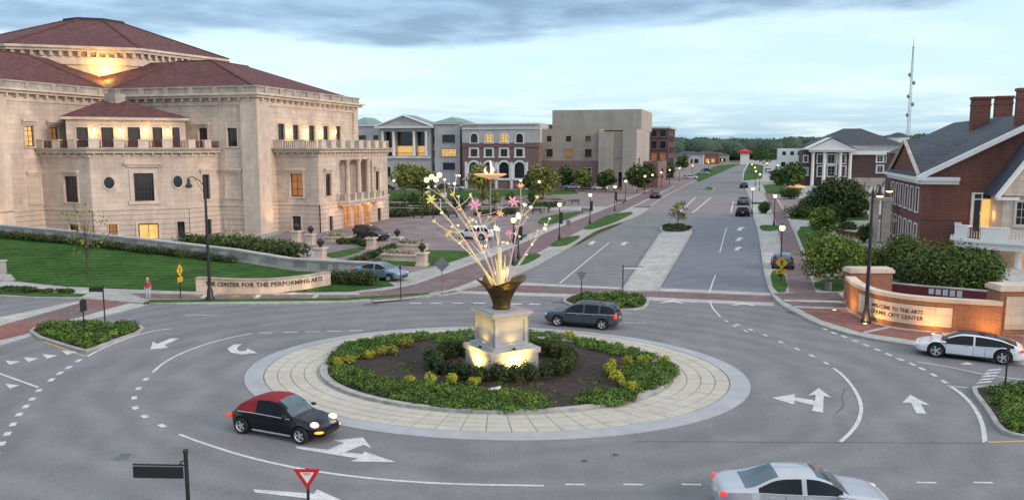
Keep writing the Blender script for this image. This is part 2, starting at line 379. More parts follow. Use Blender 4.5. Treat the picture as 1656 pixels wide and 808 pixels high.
def lamp(kind, loc, power, col=(1, .66, .3), parent=None, size=.15, aim=None, cone=90):
    l = bpy.data.lights.new('lamp_light', kind); l.energy = power; l.color = col; l.shadow_soft_size = size
    o = bpy.data.objects.new('lamp_light', l); COL.objects.link(o); o.parent = parent; o.location = loc
    if kind == 'SPOT':
        l.spot_size = radians(cone); l.spot_blend = .9
        o.rotation_euler = Vector(aim).to_track_quat('-Z', 'Y').to_euler()
    return o

# ------------------------------------------------------------------ foliage
def leaves(name, blobs, n, size, key, parent=None, loc=(0, 0, 0), shell=.55, jit=.16, flat=0., upright=0., rng=RNG):
    blobs = np.array(blobs, float); nb = len(blobs)
    vol = np.cbrt(blobs[:, 3] * blobs[:, 4] * blobs[:, 5]) ** 2; idx = rng.choice(nb, n, p=vol / vol.sum())
    d = rng.normal(size=(n, 3)); d /= np.linalg.norm(d, axis=1)[:, None]
    r = shell + (1 - shell) * rng.random(n); r *= 1 + jit * rng.normal(size=n)
    c = blobs[idx, :3] + d * r[:, None] * blobs[idx, 3:6]
    nrm = d + rng.normal(size=(n, 3)) * .55; nrm[:, 2] += .25 + flat; nrm /= np.linalg.norm(nrm, axis=1)[:, None]
    t = np.cross(nrm, rng.normal(size=(n, 3))); t /= np.linalg.norm(t, axis=1)[:, None]
    b = np.cross(nrm, t); s = size * (.55 + .9 * rng.random(n))[:, None]
    co = np.stack([c - t * s, c - b * s * .55 + nrm * s * .18, c + t * s, c + b * s * .55 + nrm * s * .18], 1).reshape(-1, 3)
    if loc[2] == 0: co[:, 2] = np.maximum(co[:, 2], .02)
    me = bpy.data.meshes.new(name); me.vertices.add(4 * n); me.loops.add(4 * n); me.polygons.add(n)
    me.vertices.foreach_set('co', co.astype(np.float32).ravel()); me.loops.foreach_set('vertex_index', np.arange(4 * n, dtype=np.int32))
    me.polygons.foreach_set('loop_start', np.arange(0, 4 * n, 4, dtype=np.int32)); me.polygons.foreach_set('loop_total', np.full(n, 4, np.int32))
    for q in LEAF[key]: me.materials.append(q)
    bias = rng.integers(0, 5, nb)[idx]; mi = np.where(rng.random(n) < .55, bias, rng.integers(0, 4, n))
    me.polygons.foreach_set('material_index', mi.astype(np.int32)); me.update(calc_edges=True)
    return put(name, me, parent, loc)
def stuff_leaves(*a, **k): return stuff(leaves(*a, **k))
def tree(loc, h, w, label, key='tree', group=None, trunk=.42, n=2600, size=.26, nb=15, cat='tree', name='broadleaf_tree', wide=None, open_=.6, rad=None):
    t = thing(name, label, cat, loc, random.random() * 6, group)
    th = h * trunk; r0 = rad or max(.05, h * .018); mb = MB()
    mb.tube([(0, 0, 0), (.03 * h * .2, 0, th * .5), (0, .01 * h, th), (0, 0, h * .8)], [r0 * 1.25, r0, r0 * .8, r0 * .25], 8)
    bl = []
    for i in range(nb):
        a = 2.4 * i + random.uniform(-.4, .4); q = (i + .5) / nb
        zz = th * .75 + (h - th * .75) * (.12 + .80 * q); prof = sin(pi * (.18 + .74 * q)) ** .7
        rr = w / 2 * prof * random.uniform(.35, .72)
        br = w * random.uniform(.15, .25); c = (rr * cos(a), rr * sin(a), zz)
        bl.append((*c, br, br, br * random.uniform(.6, .9)))
        z0 = th * .6 + (zz - th * .6) * .35
        mb.tube([(0, 0, z0), (c[0] * .5, c[1] * .5, (z0 + c[2]) / 2 + .03 * h), c], [r0 * .5, r0 * .33, r0 * .1], 5)
    mb.build('trunk', M['bark'], t, True)
    leaves('crown', bl, n, size, key, t, (0, 0, .001), open_)
    return t
def shrub(loc, rx, ry, h, label, key='hedge', group=None, n=500, size=.13, cat='shrub', name='shrub', nb=7, rz=0):
    t = thing(name, label, cat, loc, rz, group); bl = []; mb = MB()
    for i in range(nb):
        a = random.uniform(0, 6.28); q = random.uniform(0, .6)
        c = (rx * q * cos(a), ry * q * sin(a), h * random.uniform(.4, .62)); k = random.uniform(.42, .6)
        bl.append((*c, rx * k, ry * k, h * .42)); mb.tube([(c[0] * .2, c[1] * .2, 0), (c[0] * .7, c[1] * .7, c[2])], [.03, .015], 4)
    mb.build('stem', M['bark'], t); leaves('foliage', bl, n, size, key, t, (0, 0, 0), .6); return t
def strip_blobs(pts, r, h, step):
    out = []
    for a, b in zip(pts[:-1], pts[1:]):
        L = hypot(b[0] - a[0], b[1] - a[1]); n = max(1, int(L / step))
        for i in range(n):
            q = (i + random.random()) / n; z = (a[2] + (b[2] - a[2]) * q) if len(a) > 2 else 0
            out.append((a[0] + (b[0] - a[0]) * q + random.uniform(-.3, .3) * r, a[1] + (b[1] - a[1]) * q + random.uniform(-.3, .3) * r, z + h * .5, r, r, h * random.uniform(.42, .6)))
    return out
def inpoly(x, y, p):
    c = False; n = len(p)
    for i in range(n):
        x1, y1 = p[i]; x2, y2 = p[i - 1]
        if (y1 > y) != (y2 > y) and x < (x2 - x1) * (y - y1) / (y2 - y1) + x1: c = not c
    return c
def fill_blobs(p, r, h, n, z=0.):
    xs = [q[0] for q in p]; ys = [q[1] for q in p]; out = []
    while len(out) < n:
        x, y = random.uniform(min(xs), max(xs)), random.uniform(min(ys), max(ys))
        if inpoly(x, y, p): out.append((x, y, z + h * .4, r * random.uniform(.7, 1.3), r * random.uniform(.7, 1.3), h * random.uniform(.4, .75)))
    return out
def inset(p, d):
    """move every edge of a polygon inwards by d"""
    if area(p) < 0: p = p[::-1]
    n = len(p); out = []
    for i in range(n):
        a, b, c = Vector(p[i - 1]), Vector(p[i]), Vector(p[(i + 1) % n])
        e1 = (b - a).normalized(); e2 = (c - b).normalized(); n1 = Vector((-e1.y, e1.x)); n2 = Vector((-e2.y, e2.x))
        m = (n1 + n2); m = m / max(.35, m.dot(n1)) if m.length > 1e-6 else n1
        out.append((b.x + m.x * d, b.y + m.y * d))
    return out
def smoothp(p, it=2, closed=True):
    for _ in range(it):
        q = []
        n = len(p); rg = range(n) if closed else range(n - 1)
        if not closed: q.append(p[0])
        for i in rg:
            a, b = p[i], p[(i + 1) % n]
            q += [tuple(a[k] * .75 + b[k] * .25 for k in range(len(a))), tuple(a[k] * .25 + b[k] * .75 for k in range(len(a)))]
        if not closed: q.append(p[-1])
        p = q
    return p
def sheet(name, pix, z, m, z0=-.05, world_pts=None, smooth=0):
    """a ground sheet (outline in the photograph's pixels or in metres) with real edges down to the ground below"""
    p = world_pts or [at2(x, y, z) for x, y in pix]
    if smooth: p = smoothp(p, smooth)
    return struct(MB().prism(p, z0, z, 0).build(name, M[m] if isinstance(m, str) else m))
def ribbon(pts, w, z, closed=False):
    """flat strip of width w along a polyline"""
    n = len(pts); L, R = [], []
    for i, p in enumerate(pts):
        a = Vector(pts[i - 1] if (i or closed) else p); b = Vector(pts[(i + 1) % n] if (i < n - 1 or closed) else p)
        d = (b - a).normalized(); k = Vector((-d.y, d.x)) * w / 2
        L.append((p[0] + k.x, p[1] + k.y, z)); R.append((p[0] - k.x, p[1] - k.y, z))
    fs = [(n + i, n + (i + 1) % n, (i + 1) % n, i) for i in range(n if closed else n - 1)]
    return L + R, fs
def wallstrip(mb, pts, w, z0, z1, mi=0):
    """a low solid strip (curb, wall) of width w along a polyline; pts may carry their own base height"""
    n = len(pts); L, R, zz = [], [], []
    for i, p in enumerate(pts):
        a = Vector(pts[max(i - 1, 0)][:2]); b = Vector(pts[min(i + 1, n - 1)][:2]); d = (b - a).normalized(); k = Vector((-d.y, d.x)) * w / 2
        L.append((p[0] + k.x, p[1] + k.y)); R.append((p[0] - k.x, p[1] - k.y)); zz.append(p[2] if len(p) > 2 else 0)
    for i in range(n - 1):
        vs = [(*R[i], zz[i] + z0), (*R[i + 1], zz[i + 1] + z0), (*L[i + 1], zz[i + 1] + z0), (*L[i], zz[i] + z0), (*R[i], zz[i] + z1), (*R[i + 1], zz[i + 1] + z1), (*L[i + 1], zz[i + 1] + z1), (*L[i], zz[i] + z1)]
        fs = [(4, 5, 6, 7), (0, 1, 5, 4), (2, 3, 7, 6)]
        if i == 0: fs.append((3, 0, 4, 7))
        if i == n - 2: fs.append((1, 2, 6, 5))
        mb.add(vs, fs, mi)
    return mb

# ================================================================== GROUND
struct(MB().poly([(-2500, -60, -.3), (2500, -60, -.3), (2500, 4500, -.3), (-2500, 4500, -.3)]).build('terrain', M['earth']))
far_l = [(1052, 334), (1069, 321), (1103, 303), (1131, 289), (1159, 279), (1196, 263)]
far_r = [(1210, 262), (1200, 279), (1200, 295), (1216, 327)]
rd = [(-95, 3), (95, 3), (95, 62), at2(1250, 466)] + [at2(1226, 360), at2(1212, 340)] + [at2(*q) for q in far_r[::-1]] + [at2(*q) for q in far_l[::-1]] + [at2(1030, 349), at2(842, 440), (-30, 78), (-95, 78)]
struct(MB().prism(rd, -.25, 0.).build('road', M['asphalt']))
sheet('road_resurfaced_lane', [(1062, 468), (1244, 475), (1226, 360), (1212, 351), (1124, 351), (1112, 385)], .004, 'asphalt_new', -.1)
sheet('road_concrete_lane', [(1042, 344), (1216, 344), (1212, 318), (1079, 318)], .006, 'asphalt_pink', -.1)
# --- pavements (raised slabs with a curb stone along the road)
curbL = [(-600, 444), (0, 478), (80, 481), (150, 482), (238, 490), (400, 491), (560, 488), (650, 483), (700, 477), (742, 468), (800, 453), (848, 438), (885, 418), (920, 399), (940, 385), (965, 370), (1000, 359), (1030, 350), (1050, 336)]
cl = smoothp([at2(x, y, .12) for x, y in curbL], 2, False)
struct(MB().prism(cl + [(20, 162.), (-150, 162.), (-150, 75)], -.1, .12).build('pavement', M['conc']))
struct(wallstrip(MB(), cl, .22, -.1, .135).build('curb', M['curb']))
curbR = [(2100, 660), (1656, 590), (1560, 570), (1477, 557), (1388, 543), (1325, 524), (1287, 504), (1261, 490), (1246, 470), (1237, 440), (1230, 390), (1225, 366), (1219, 350), (1214, 330)]
cr = smoothp([at2(x, y, .12) for x, y in curbR], 2, False)
struct(MB().prism(cr + [(110, 174.), (110, 42)], -.1, .12).build('pavement', M['conc_l']))
struct(wallstrip(MB(), cr, .24, -.1, .135).build('curb', M['curb']))
farL = [at2(*q) for q in far_l]
struct(MB().prism(farL + [(150, 900), (-300, 900), (-300, 162.2), (28, 162.2)], -.1, .10).build('pavement', M['plaza']))
struct(wallstrip(MB(), farL, .3, -.1, .125).build('curb', M['curb']))
farR = [at2(*q) for q in far_r[::-1]]
struct(MB().prism(farR + [(262, 900), (460, 900), (460, 174.2), (60, 174.2)], -.1, .10).build('pavement', M['conc']))
# --- plaza, brick walks
sheet('plaza_paving', [(430, 384), (520, 408), (560, 425), (612, 432), (640, 446), (700, 432), (775, 408), (850, 380), (960, 340), (700, 338), (560, 345)], .124, 'plaza', .0)
walk = [(590, 479), (648, 474), (700, 464), (742, 448), (800, 426), (860, 399), (920, 370), (980, 345), (1040, 318), (1078, 300)]
wp = [at2(x, y, .128) for x, y in walk]
v, f = ribbon(smoothp(wp, 2, False), 5.2, .128); struct(MB().add(v, f).build('walkway_border', M['conc_l']))
v, f = ribbon(smoothp(wp, 2, False), 4.1, .132); struct(MB().add(v, f).build('brick_walkway', M['brickpave']))
sheet('grass_verge', [(232, 489), (330, 487.5), (560, 485), (690, 476), (700, 473), (640, 476), (560, 481), (330, 483), (244, 484)], .145, 'grass', .0)
sheet('sidewalk_paving', [(236, 482.6), (330, 482.4), (560, 480.3), (592, 479.6), (592, 475.6), (560, 476.5), (330, 475.4), (210, 474)], .136, 'brickpave', .0)
for xx in (328, 415, 508): sheet('sidewalk_band', [(xx - 6, 482.6), (xx + 2, 482.6), (xx + 9, 475.6), (xx + 2, 475.6)], .141, 'conc_l', .0)
sheet('sidewalk', [(-300, 444), (0, 455), (100, 465), (200, 473), (150, 480), (0, 466), (-300, 452)], .128, 'conc_l', .0)
verge2 = [(-300, 453.5), (0, 466.5), (60, 471), (140, 475), (130, 479.5), (60, 479), (0, 475.5), (-300, 459)]
sheet('grass_verge', verge2, .15, 'grass', .0)
# --- crossings
sheet('crossing_border', [(722, 473.5), (905, 480), (1054, 485.5), (1252, 494), (1246, 473), (1060, 465), (1002, 464), (845, 456.5), (760, 458)], .010, 'conc_l', -.1)
sheet('brick_crossing', [(724, 469), (905, 474.5), (1054, 480), (1250, 489), (1250, 478), (1060, 470), (1002, 467.5), (850, 461), (745, 461)], .015, 'brickpave', -.1)
sheet('crossing_border', [(-60, 524), (0, 512), (128, 486), (150, 479), (180, 472), (262, 481), (246, 491), (113, 524), (60, 540), (0, 558), (-60, 575)], .010, 'conc_l', -.1)
sheet('brick_crossing', [(-60, 541), (0, 526), (100, 498), (150, 483), (178, 473), (236, 479), (215, 488), (130, 512), (60, 530), (40, 540), (0, 549), (-60, 560)], .015, 'brickpave', -.1)
sheet('brick_crossing_band', [(118, 493), (150, 483.5), (205, 486), (214, 488), (190, 494)], .020, 'brickpave_r', -.1)
sheet('brick_crossing_band', [(-60, 542), (0, 527), (28, 519.5), (72, 522), (58, 531), (38, 540.5), (0, 549.5), (-60, 561)], .020, 'brickpave_r', -.1)
# --- right-hand brick paving
sheet('brick_walkway', [(1251, 474), (1355, 472), (1364, 483), (1371, 503), (1399, 518), (1446, 531), (1492, 536), (1656, 543), (1656, 572), (1560, 562), (1480, 550), (1392, 537), (1330, 518), (1292, 499), (1268, 487)], .128, 'brickpave_r', .0)
sheet('brick_walkway', [(1253, 473.8), (1353, 472), (1362, 483), (1370, 499), (1290, 497), (1266, 486)], .132, 'brickpave', .0)
for q in ([(1266, 484), (1363, 486), (1364, 489), (1270, 487)], [(1283, 494), (1372, 497), (1374, 500), (1287, 497)], [(1394, 536), (1440, 526), (1445, 528), (1400, 538)], [(1520, 555), (1532, 536), (1537, 536.5), (1527, 556)]):
    sheet('paving_band', q, .136, 'conc_l', .0)
wr = [at2(x, y, .128) for x, y in ((1298, 473), (1289, 440), (1280, 405), (1273, 380), (1262, 350), (1252, 330), (1242, 312))]
v, f = ribbon(smoothp(wr, 2, False), 3.0, .128); struct(MB().add(v, f).build('walkway_border', M['conc']))
v, f = ribbon(smoothp(wr, 2, False), 2.1, .1335); struct(MB().add(v, f).build('brick_walkway', M['brickpave']))
# --- lawns on the flat
LAWNS = [([(1285, 366), (1325, 366), (1345, 395), (1322, 418), (1306, 416)], 'lawn'), ([(1316, 452), (1378, 452), (1374, 471), (1318, 469)], 'lawn'),
         ([(1244, 437), (1268, 437), (1276, 471), (1252, 472)], 'lawn'), ([(1228, 364), (1240, 363), (1262, 365), (1262, 371), (1240, 374), (1230, 371)], 'lawn'),
         ([(1275, 346), (1440, 346), (1440, 356), (1280, 357)], 'lawn'),
         ([(822, 430), (848, 410), (868, 409), (877, 412), (862, 421), (845, 428)], 'lawn'), ([(886, 398), (902, 387), (930, 380), (941, 382), (918, 396), (905, 398)], 'lawn'),
         ([(940, 371), (955, 361), (985, 346), (1031, 341), (1000, 357), (962, 370)], 'lawn'), ([(866, 362), (880, 349), (948, 340), (925, 351), (892, 363)], 'lawn'),
         ([(584, 424), (662, 404), (762, 405), (771, 409), (706, 431), (640, 429)], 'lawn'), ([(520, 412), (560, 403), (590, 398), (590, 404), (545, 418)], 'lawn'),
         ([(818, 391), (845, 378), (856, 379), (832, 393)], 'lawn')]
for p, nme in LAWNS: sheet(nme, p, .16, 'grass', .0, smooth=1)
sheet('lawn', [(545, 321), (640, 322), (935, 313), (930, 307), (640, 307), (545, 307)], .15, 'grass', .0)
sheet('lawn', None, .16, 'grass', .0, world_pts=[at2(1130, 294), at2(1164, 279.5), at2(1196, 265), at2(1160, 268), at2(1120, 284)])
sheet('lawn', None, .16, 'grass', .0, world_pts=[at2(1202, 293), at2(1204, 279), at2(1212, 264), at2(1235, 268), at2(1232, 289)])
sheet('plaza_paving', [(1246, 350), (1302, 347), (1318, 326), (1262, 316), (1236, 314)], .126, 'plaza', .0)
sheet('lawn', [(1240, 313), (1292, 315), (1300, 301), (1250, 298), (1234, 299)], .15, 'grass', .0)
# --- sloping lawn below the ramp
low = [(-330, 66), at2(-200, 448), at2(0, 454), at2(104, 465), at2(190, 469), at2(297, 473), at2(457, 475), at2(566, 474), at2(638, 464)]
low = [(-90, 80)] + low[2:]
ramp = [(0, 380, 92), (100, 389, 88), (240, 405, 83), (380, 422, 79.5), (470, 438, 77), (535, 449, 75.5), (612, 453, 74)]
RP = [(-95., 100., 3.2)]
for x, y, d in ramp:
    z = max(.16, zat(d, y)); RP.append(((x - CX) / F * (d * cP - (z - CH) * sP), d, z))
def resample(p, n):
    p = [Vector(q) if len(q) == 3 else Vector((*q, .16)) for q in p]; L = [0]
    for a, b in zip(p, p[1:]): L.append(L[-1] + (b - a).length)
    out = []
    for i in range(n):
        t = L[-1] * i / (n - 1); k = max(j for j in range(len(p) - 1) if L[j] <= t + 1e-9); q = (t - L[k]) / (L[k + 1] - L[k]); out.append(p[k].lerp(p[k + 1], q))
    return out
A_, B_ = resample(low, 40), resample(RP, 40)
vs = []; fs = []
for j in range(13):
    q = j / 12; e = q * q * (3 - 2 * q) * .4 + q * .6
    for a, b in zip(A_, B_):
        p = a.lerp(b, q); vs.append((p.x, p.y, .16 + (b.z - .16) * e + .02 * sin(p.x * 1.3) * sin(p.y)))
fs = [(j * 40 + i, j * 40 + i + 1, (j + 1) * 40 + i + 1, (j + 1) * 40 + i) for j in range(12) for i in range(39)]
def mown():
    m = mat('mown_grass', (.040, .100, .022), .95, .3, 1.2, .8, spec=.1, detail=9); nt = m.node_tree; N = nt.nodes; L = nt.links; b = N['Principled BSDF']
    src = b.inputs['Base Color'].links[0].from_socket
    tc = N.new('ShaderNodeTexCoord'); wv = N.new('ShaderNodeTexWave'); wv.bands_direction = 'Y'; wv.inputs['Scale'].default_value = .28; wv.inputs['Distortion'].default_value = 1.6; wv.inputs['Detail'].default_value = 3
    L.new(tc.outputs['Object'], wv.inputs['Vector']); r = N.new('ShaderNodeMapRange'); L.new(wv.outputs['Fac'], r.inputs[0]); r.inputs[3].default_value = .8; r.inputs[4].default_value = 1.22
    x = N.new('ShaderNodeMix'); x.data_type = 'RGBA'; x.blend_type = 'MULTIPLY'; x.inputs[0].default_value = 1; x.clamp_result = False
    L.new(src, x.inputs[6]); L.new(r.outputs[0], x.inputs[7]); L.new(x.outputs[2], b.inputs['Base Color']); return m
M['mown'] = mown(); weather(M['mown'], .25, .74, 1.25); weather(M['mown'], 3., .8, 1.15)
struct(MB().add(vs, fs).build('lawn', M['mown'], None, True))

# ================================================================== ROUNDABOUT
EC = (-1.03, 42.47); EA, EB, ER = 13.45, 10.46, -.178
def ell(s, a):
    x, y = EA * s * cos(a), EB * s * sin(a); return (EC[0] + x * cos(ER) - y * sin(ER), EC[1] + x * sin(ER) + y * cos(ER))
def ring(mb, s0, s1, z0, z1, n=160, mi=0, zin=None):
    zin = z1 if zin is None else zin; vs = []
    for i in range(n):
        a = 2 * pi * i / n; o, k = ell(s1, a), ell(s0, a); vs += [(*o, z0), (*o, z1), (*k, zin), (*k, z0)]
    fs = []
    for i in range(n):
        j = (i + 1) % n
        for q in range(3): fs.append((i * 4 + q, j * 4 + q, j * 4 + q + 1, i * 4 + q + 1))
    return mb.add(vs, fs, mi)
apron = struct(ring(MB(), .70, .925, -.05, .055).build('truck_apron', M['joint']))
struct(ring(MB(), .9262, 1.0, -.05, .035, zin=.085).build('apron_rim', M['ring']))
struct(ring(ring(MB(), .672, .702, -.05, .21), .7025, .712, -.05, .075).build('bed_curb', M['curb']))
struct(MB().prism([ell(.6715, 2 * pi * i / 120) for i in range(120)], -.05, .17).build('planting_bed', M['soil']))
NR, NP = 4, 70
for r in range(NR):
    s0, s1 = .7145 + r * (.2105 / NR), .7145 + (r + 1) * (.2105 / NR) - .0035
    for k in range(NP):
        a0 = 2 * pi * (k + .5 * (r % 2) * 0) / NP; a1 = a0 + 2 * pi / NP - .0035
        am = (a0 + a1) / 2; zz = .078 + random.uniform(-.004, .004)
        p = [ell(s0, a0), ell(s0, am), ell(s0, a1), ell(s1, a1), ell(s1, am), ell(s1, a0)]
        MB().prism(p, .05, zz).build('paver', M['paver'], apron)

# ------------------------------------------------------------------ road markings
def line(pix, w=.16, name='lane_line', m='paint', z=.012, smooth=2):
    p = [at2(*q) for q in pix]
    if smooth and len(p) > 2: p = smoothp(p, smooth, False)
    v, f = ribbon(p, w, z); return struct(MB().add(v, f).build(name, M[m]))
def dash(px, py, dx, dy, w=.2, name='lane_dash'):
    a, b = at2(px - dx, py - dy), at2(px + dx, py + dy); v, f = ribbon([a, b], w, .012); return struct(MB().add(v, f).build(name, M['paint']))
def dashes(pts, L=.62, w=.24):
    g = [Vector(at2(*q)) for q in pts]
    for i, p in enumerate(g):
        d = (g[min(i + 1, len(g) - 1)] - g[max(i - 1, 0)]).normalized() * L / 2
        v, f = ribbon([tuple(p - d), tuple(p + d)], w, .012); struct(MB().add(v, f).build('lane_dash', M['paint']))
def mark(pix, name='lane_arrow', z=.014):
    p = [at2(*q) for q in pix]
    if area(p) < 0: p = p[::-1]
    return struct(MB().poly([(*q, z) for q in p]).build(name, M['paint']))
line([(247, 602), (262, 588), (290, 572), (330, 557), (370, 546), (407, 539)])
dashes([(236, 613), (224, 628), (217, 643), (219, 659), (234, 673), (262, 688)], .5, .25)
line([(290, 702), (330, 717), (400, 739), (480, 757), (560, 769), (650, 778), (750, 783), (880, 785)], .15)
for x in (930, 1024, 1118, 1498, 1590, 1672): dash(x, 783 if x < 1200 else 780, 16, .2, .13)
line([(140, 577), (165, 563), (205, 547), (245, 535), (277, 531)], .17)
dashes([(127, 583), (111, 594), (97, 603), (83, 614)], .6, .26)
dashes([(63, 631), (52, 645), (42, 657), (31, 670), (21, 686), (12, 701), (3, 717), (-7, 735)], .5, .26)
line([(-40, 590), (0, 604), (62, 626)], .15)
for x, y in ((-12, 589), (20, 586), (50, 581), (80, 576), (112, 570), (-22, 627), (20, 624)): mark([(x - 12, y - 3.5), (x + 13, y - 1.5), (x - 4, y + 4)], 'yield_tooth')
line([(140, 577), (120, 570), (96, 561), (70, 552)], .12, 'lane_line', 'paint_y')
line([(1348, 595), (1365, 608), (1383, 630), (1394, 655), (1390, 680), (1375, 700), (1359, 714)], .17)
dashes([(1336, 587), (1313, 575), (1289, 564), (1263, 553), (1238, 542), (1214, 533), (1193, 525)], .5, .2)
dashes([(1334, 532), (1348, 538), (1365, 544), (1383, 551), (1401, 558), (1419, 565.5), (1437, 573), (1456, 581), (1475, 588.5), (1491, 596), (1510, 606), (1527, 617)], .55, .24)
line([(1537, 624), (1560, 640), (1580, 664), (1590, 688), (1593, 716)], .19)
line([(1593, 715), (1656, 713), (1720, 711)], .13, 'lane_line', 'paint_y')
line([(1530, 623), (1566, 627)], .12)
line([(1484, 585), (1530, 592), (1600, 607), (1640, 612), (1700, 618)], .12)
for k in range(5): mark([(1578 + 4 * k, 620 - 5 * k), (1602 + 4 * k, 618 - 5 * k), (1605 + 4 * k, 615.5 - 5 * k), (1583 + 4 * k, 617.5 - 5 * k)], 'yield_tooth')
mark([(1553, 589), (1575, 590), (1565, 585)], 'yield_tooth')
line([(905, 458), (945, 425), (985, 392)], .14); line([(1147, 473), (1152, 458), (1157, 445)], .13); line([(1148, 486), (1152, 498), (1165, 512)], .13)
line([(1164, 408), (1170, 386), (1175, 368)], .12)
dashes([(1175, 519), (1188, 527), (1206, 535)], .5, .18)
for x, y in ((1087, 488), (1203, 492)): mark([(x - 22, y + 2), (x, y - 3), (x + 20, y + 2.2), (x + 14, y + 2.4), (x, y), (x - 16, y + 2)], 'yield_tooth', .018)
line([(1062, 486), (1250, 494)], .12, z=.016); line([(850, 459), (1002, 466)], .2, 'stop_line', z=.016)
for x in (775, 805, 835, 865): dash(x, 490 + (x - 775) * .02, 9, .3, .35)
for x in (672, 706, 740): dash(x, 490, 9, 0, .3)
for x in (430, 470, 505, 540, 575): dash(x, 538 - (x - 430) * .025, 11, -.2, .16)
line([(300, 509), (352, 510)], .12)
line([(1010, 521), (1045, 523)], .12)
mark([(243, 565), (247, 552), (254, 556), (276, 547), (290, 547), (266, 558), (273, 562)])
mark([(367, 564), (374, 570), (391, 573), (406, 571), (417, 571), (400, 563), (398, 567), (388, 568), (383, 565), (386, 560), (392, 556), (378, 557)])
mark([(477, 721), (530, 727), (556, 716), (538, 712), (587, 707), (601, 725), (588, 719), (557, 731), (587, 734), (589, 730), (641, 747), (566, 746), (578, 741), (480, 725)])
mark([(1248, 643), (1287, 637), (1284, 642), (1312, 646), (1318, 648), (1319, 638), (1306, 640), (1324, 627), (1345, 643), (1332, 640), (1331, 667), (1313, 664), (1316, 655), (1285, 648), (1284, 654)])
mark([(1472, 638), (1459, 651), (1473, 651), (1482, 668), (1498, 669), (1489, 653), (1504, 655)])
mark([(409, 791), (413, 796), (500, 806), (500, 812), (560, 812), (513, 791), (507, 798), (498, 797)])
for x, y in ((957, 393), (1009, 394), (1197, 370), (1195, 387), (1193, 402)):
    mark([(x - 7, y + 2.5), (x - 1, y - 1), (x - 6, y - 1), (x + 3, y - 3.2), (x + 9, y - 1), (x + 3, y - .8), (x + 2, y + 2.5)])
line([(1120, 344), (1150, 319)], .3); line([(1098, 344), (1125, 319)], .3); line([(1182, 344), (1186, 326)], .25)
# manholes, drains, sealed joints
def manhole(px, py, r, lab):
    t = thing('manhole_cover', lab, 'manhole cover', at(px, py)); b = MB(); b.lathe((0, 0, 0), [(r, .0), (r, .012), (r * .86, .012), (r * .86, .007), (0.01, .007)], 28); b.build('rim', M['grey_metal'], t)
    m2 = MB()
    for k in range(-3, 4): m2.box((-r * .6, k * r * .2 - .02, .007), (r * .6, k * r * .2 + .02, .011))
    m2.build('grip_ridge', M['seal'], t)
manhole(200, 738, .42, 'round iron manhole cover in the road beyond the street-name blade')
manhole(945, 745, .16, 'small dark valve cover in the asphalt, left one below the apron'); manhole(995, 735, .16, 'small dark valve cover in the asphalt, right one below the apron')
def drain(px, py, rz, lab):
    t = thing('storm_drain', lab, 'drain', at(px, py, .002), rz); b = MB(); b.box((-.55, -.25, 0), (.55, .25, .012)); b.build('frame', M['seal'], t); b = MB()
    for k in range(7): b.box((-.45 + .14 * k, -.19, .012), (-.39 + .14 * k, .19, .02))
    stuff(b.build('grate', M['black'], t))
drain(1283, 506, -.9, 'iron storm drain at the curb where the right walk turns'); drain(905, 489, 0, 'iron storm drain at the left tip of the island behind the dark grey suv'); drain(600, 492, .02, 'iron storm drain at the left curb below the curved sign wall')
sg = MB()
v, f = ribbon([at2(1030, 713), at2(1200, 714), at2(1420, 715), at2(1592, 716)], .07, .005); sg.add(v, f)
v, f = ribbon(smoothp([at2(1352, 668), at2(1366, 655), at2(1360, 640), at2(1368, 628)], 2, False), .06, .005); sg.add(v, f)
struct(sg.build('road_seam', M['seal']))

# ------------------------------------------------------------------ islands
def island(pix, name='traffic_island', fill='soil', z=.15, cw=.22, world_pts=None, sm=1):
    p = world_pts or [at2(x, y, z) for x, y in pix]
    p = smoothp(p, sm) if sm else p
    if area(p) < 0: p = p[::-1]
    q = inset(p, cw); mb = MB(); n = len(p)
    vs = [(*a, -.05) for a in p] + [(*a, z) for a in p] + [(*a, z) for a in q] + [(*a, z - .08) for a in q]
    mb.add(vs, [(k * n + i, k * n + (i + 1) % n, (k + 1) * n + (i + 1) % n, (k + 1) * n + i) for k in range(3) for i in range(n)])
    struct(mb.build(name, M['curb'])); struct(MB().poly([(*a, z - .03) for a in q]).build('island_fill', M[fill])); return q
isl_l = island([(42, 538), (60, 524), (110, 522), (200, 521), (226, 523), (236, 532), (190, 548), (142, 566), (128, 565)])
isl_t = island([(906, 484), (930, 474), (1000, 471), (1046, 478), (1052, 487), (1040, 499), (980, 500), (925, 493)])
isl_r = island([(1568, 626), (1582, 622), (1656, 620), (1800, 622), (1800, 716), (1690, 708), (1640, 702), (1612, 690), (1596, 662)])
med = island([(1004, 470), (1063, 470), (1120, 376), (1117, 369), (1078, 369), (1066, 378)], 'median', 'conc_l', .15, .25, sm=0)
bed_m = island([(1066, 370), (1074, 363), (1095, 361), (1115, 364), (1122, 369), (1112, 374), (1090, 375), (1072, 374)], 'median_nose', 'soil', .19, .2)
isl_f = island([(1134, 303), (1150, 301), (1158, 307), (1146, 308)], 'median_nose', 'grass', .15, .3)
isl_s = island([(690, 474), (722, 468), (748, 470), (730, 474), (704, 477)], 'traffic_island', 'grass', .15, .15)
def cover(name, poly, r, h, nb, n, size, key, label, cat='ground cover', z=.12):
    o = leaves(name, fill_blobs(poly, r * .8, h * .72, int(nb * 1.5), z), int(n * 2.1), size * .66, key, None, (0, 0, .0), .35); tag(o, label, cat); return stuff(o)
cover('ground_cover', inset(isl_l, .25), .5, .55, 90, 9000, .10, 'cover', 'low clipped green shrubs filling the left traffic island')
cover('ground_cover', inset(isl_t, .3), .5, .5, 60, 5000, .11, 'cover', 'low green shrubs filling the island behind the dark grey car')
cover('ground_cover', inset(isl_r, .25), .45, .5, 150, 14000, .09, 'cover', 'low green shrubs filling the right traffic island')
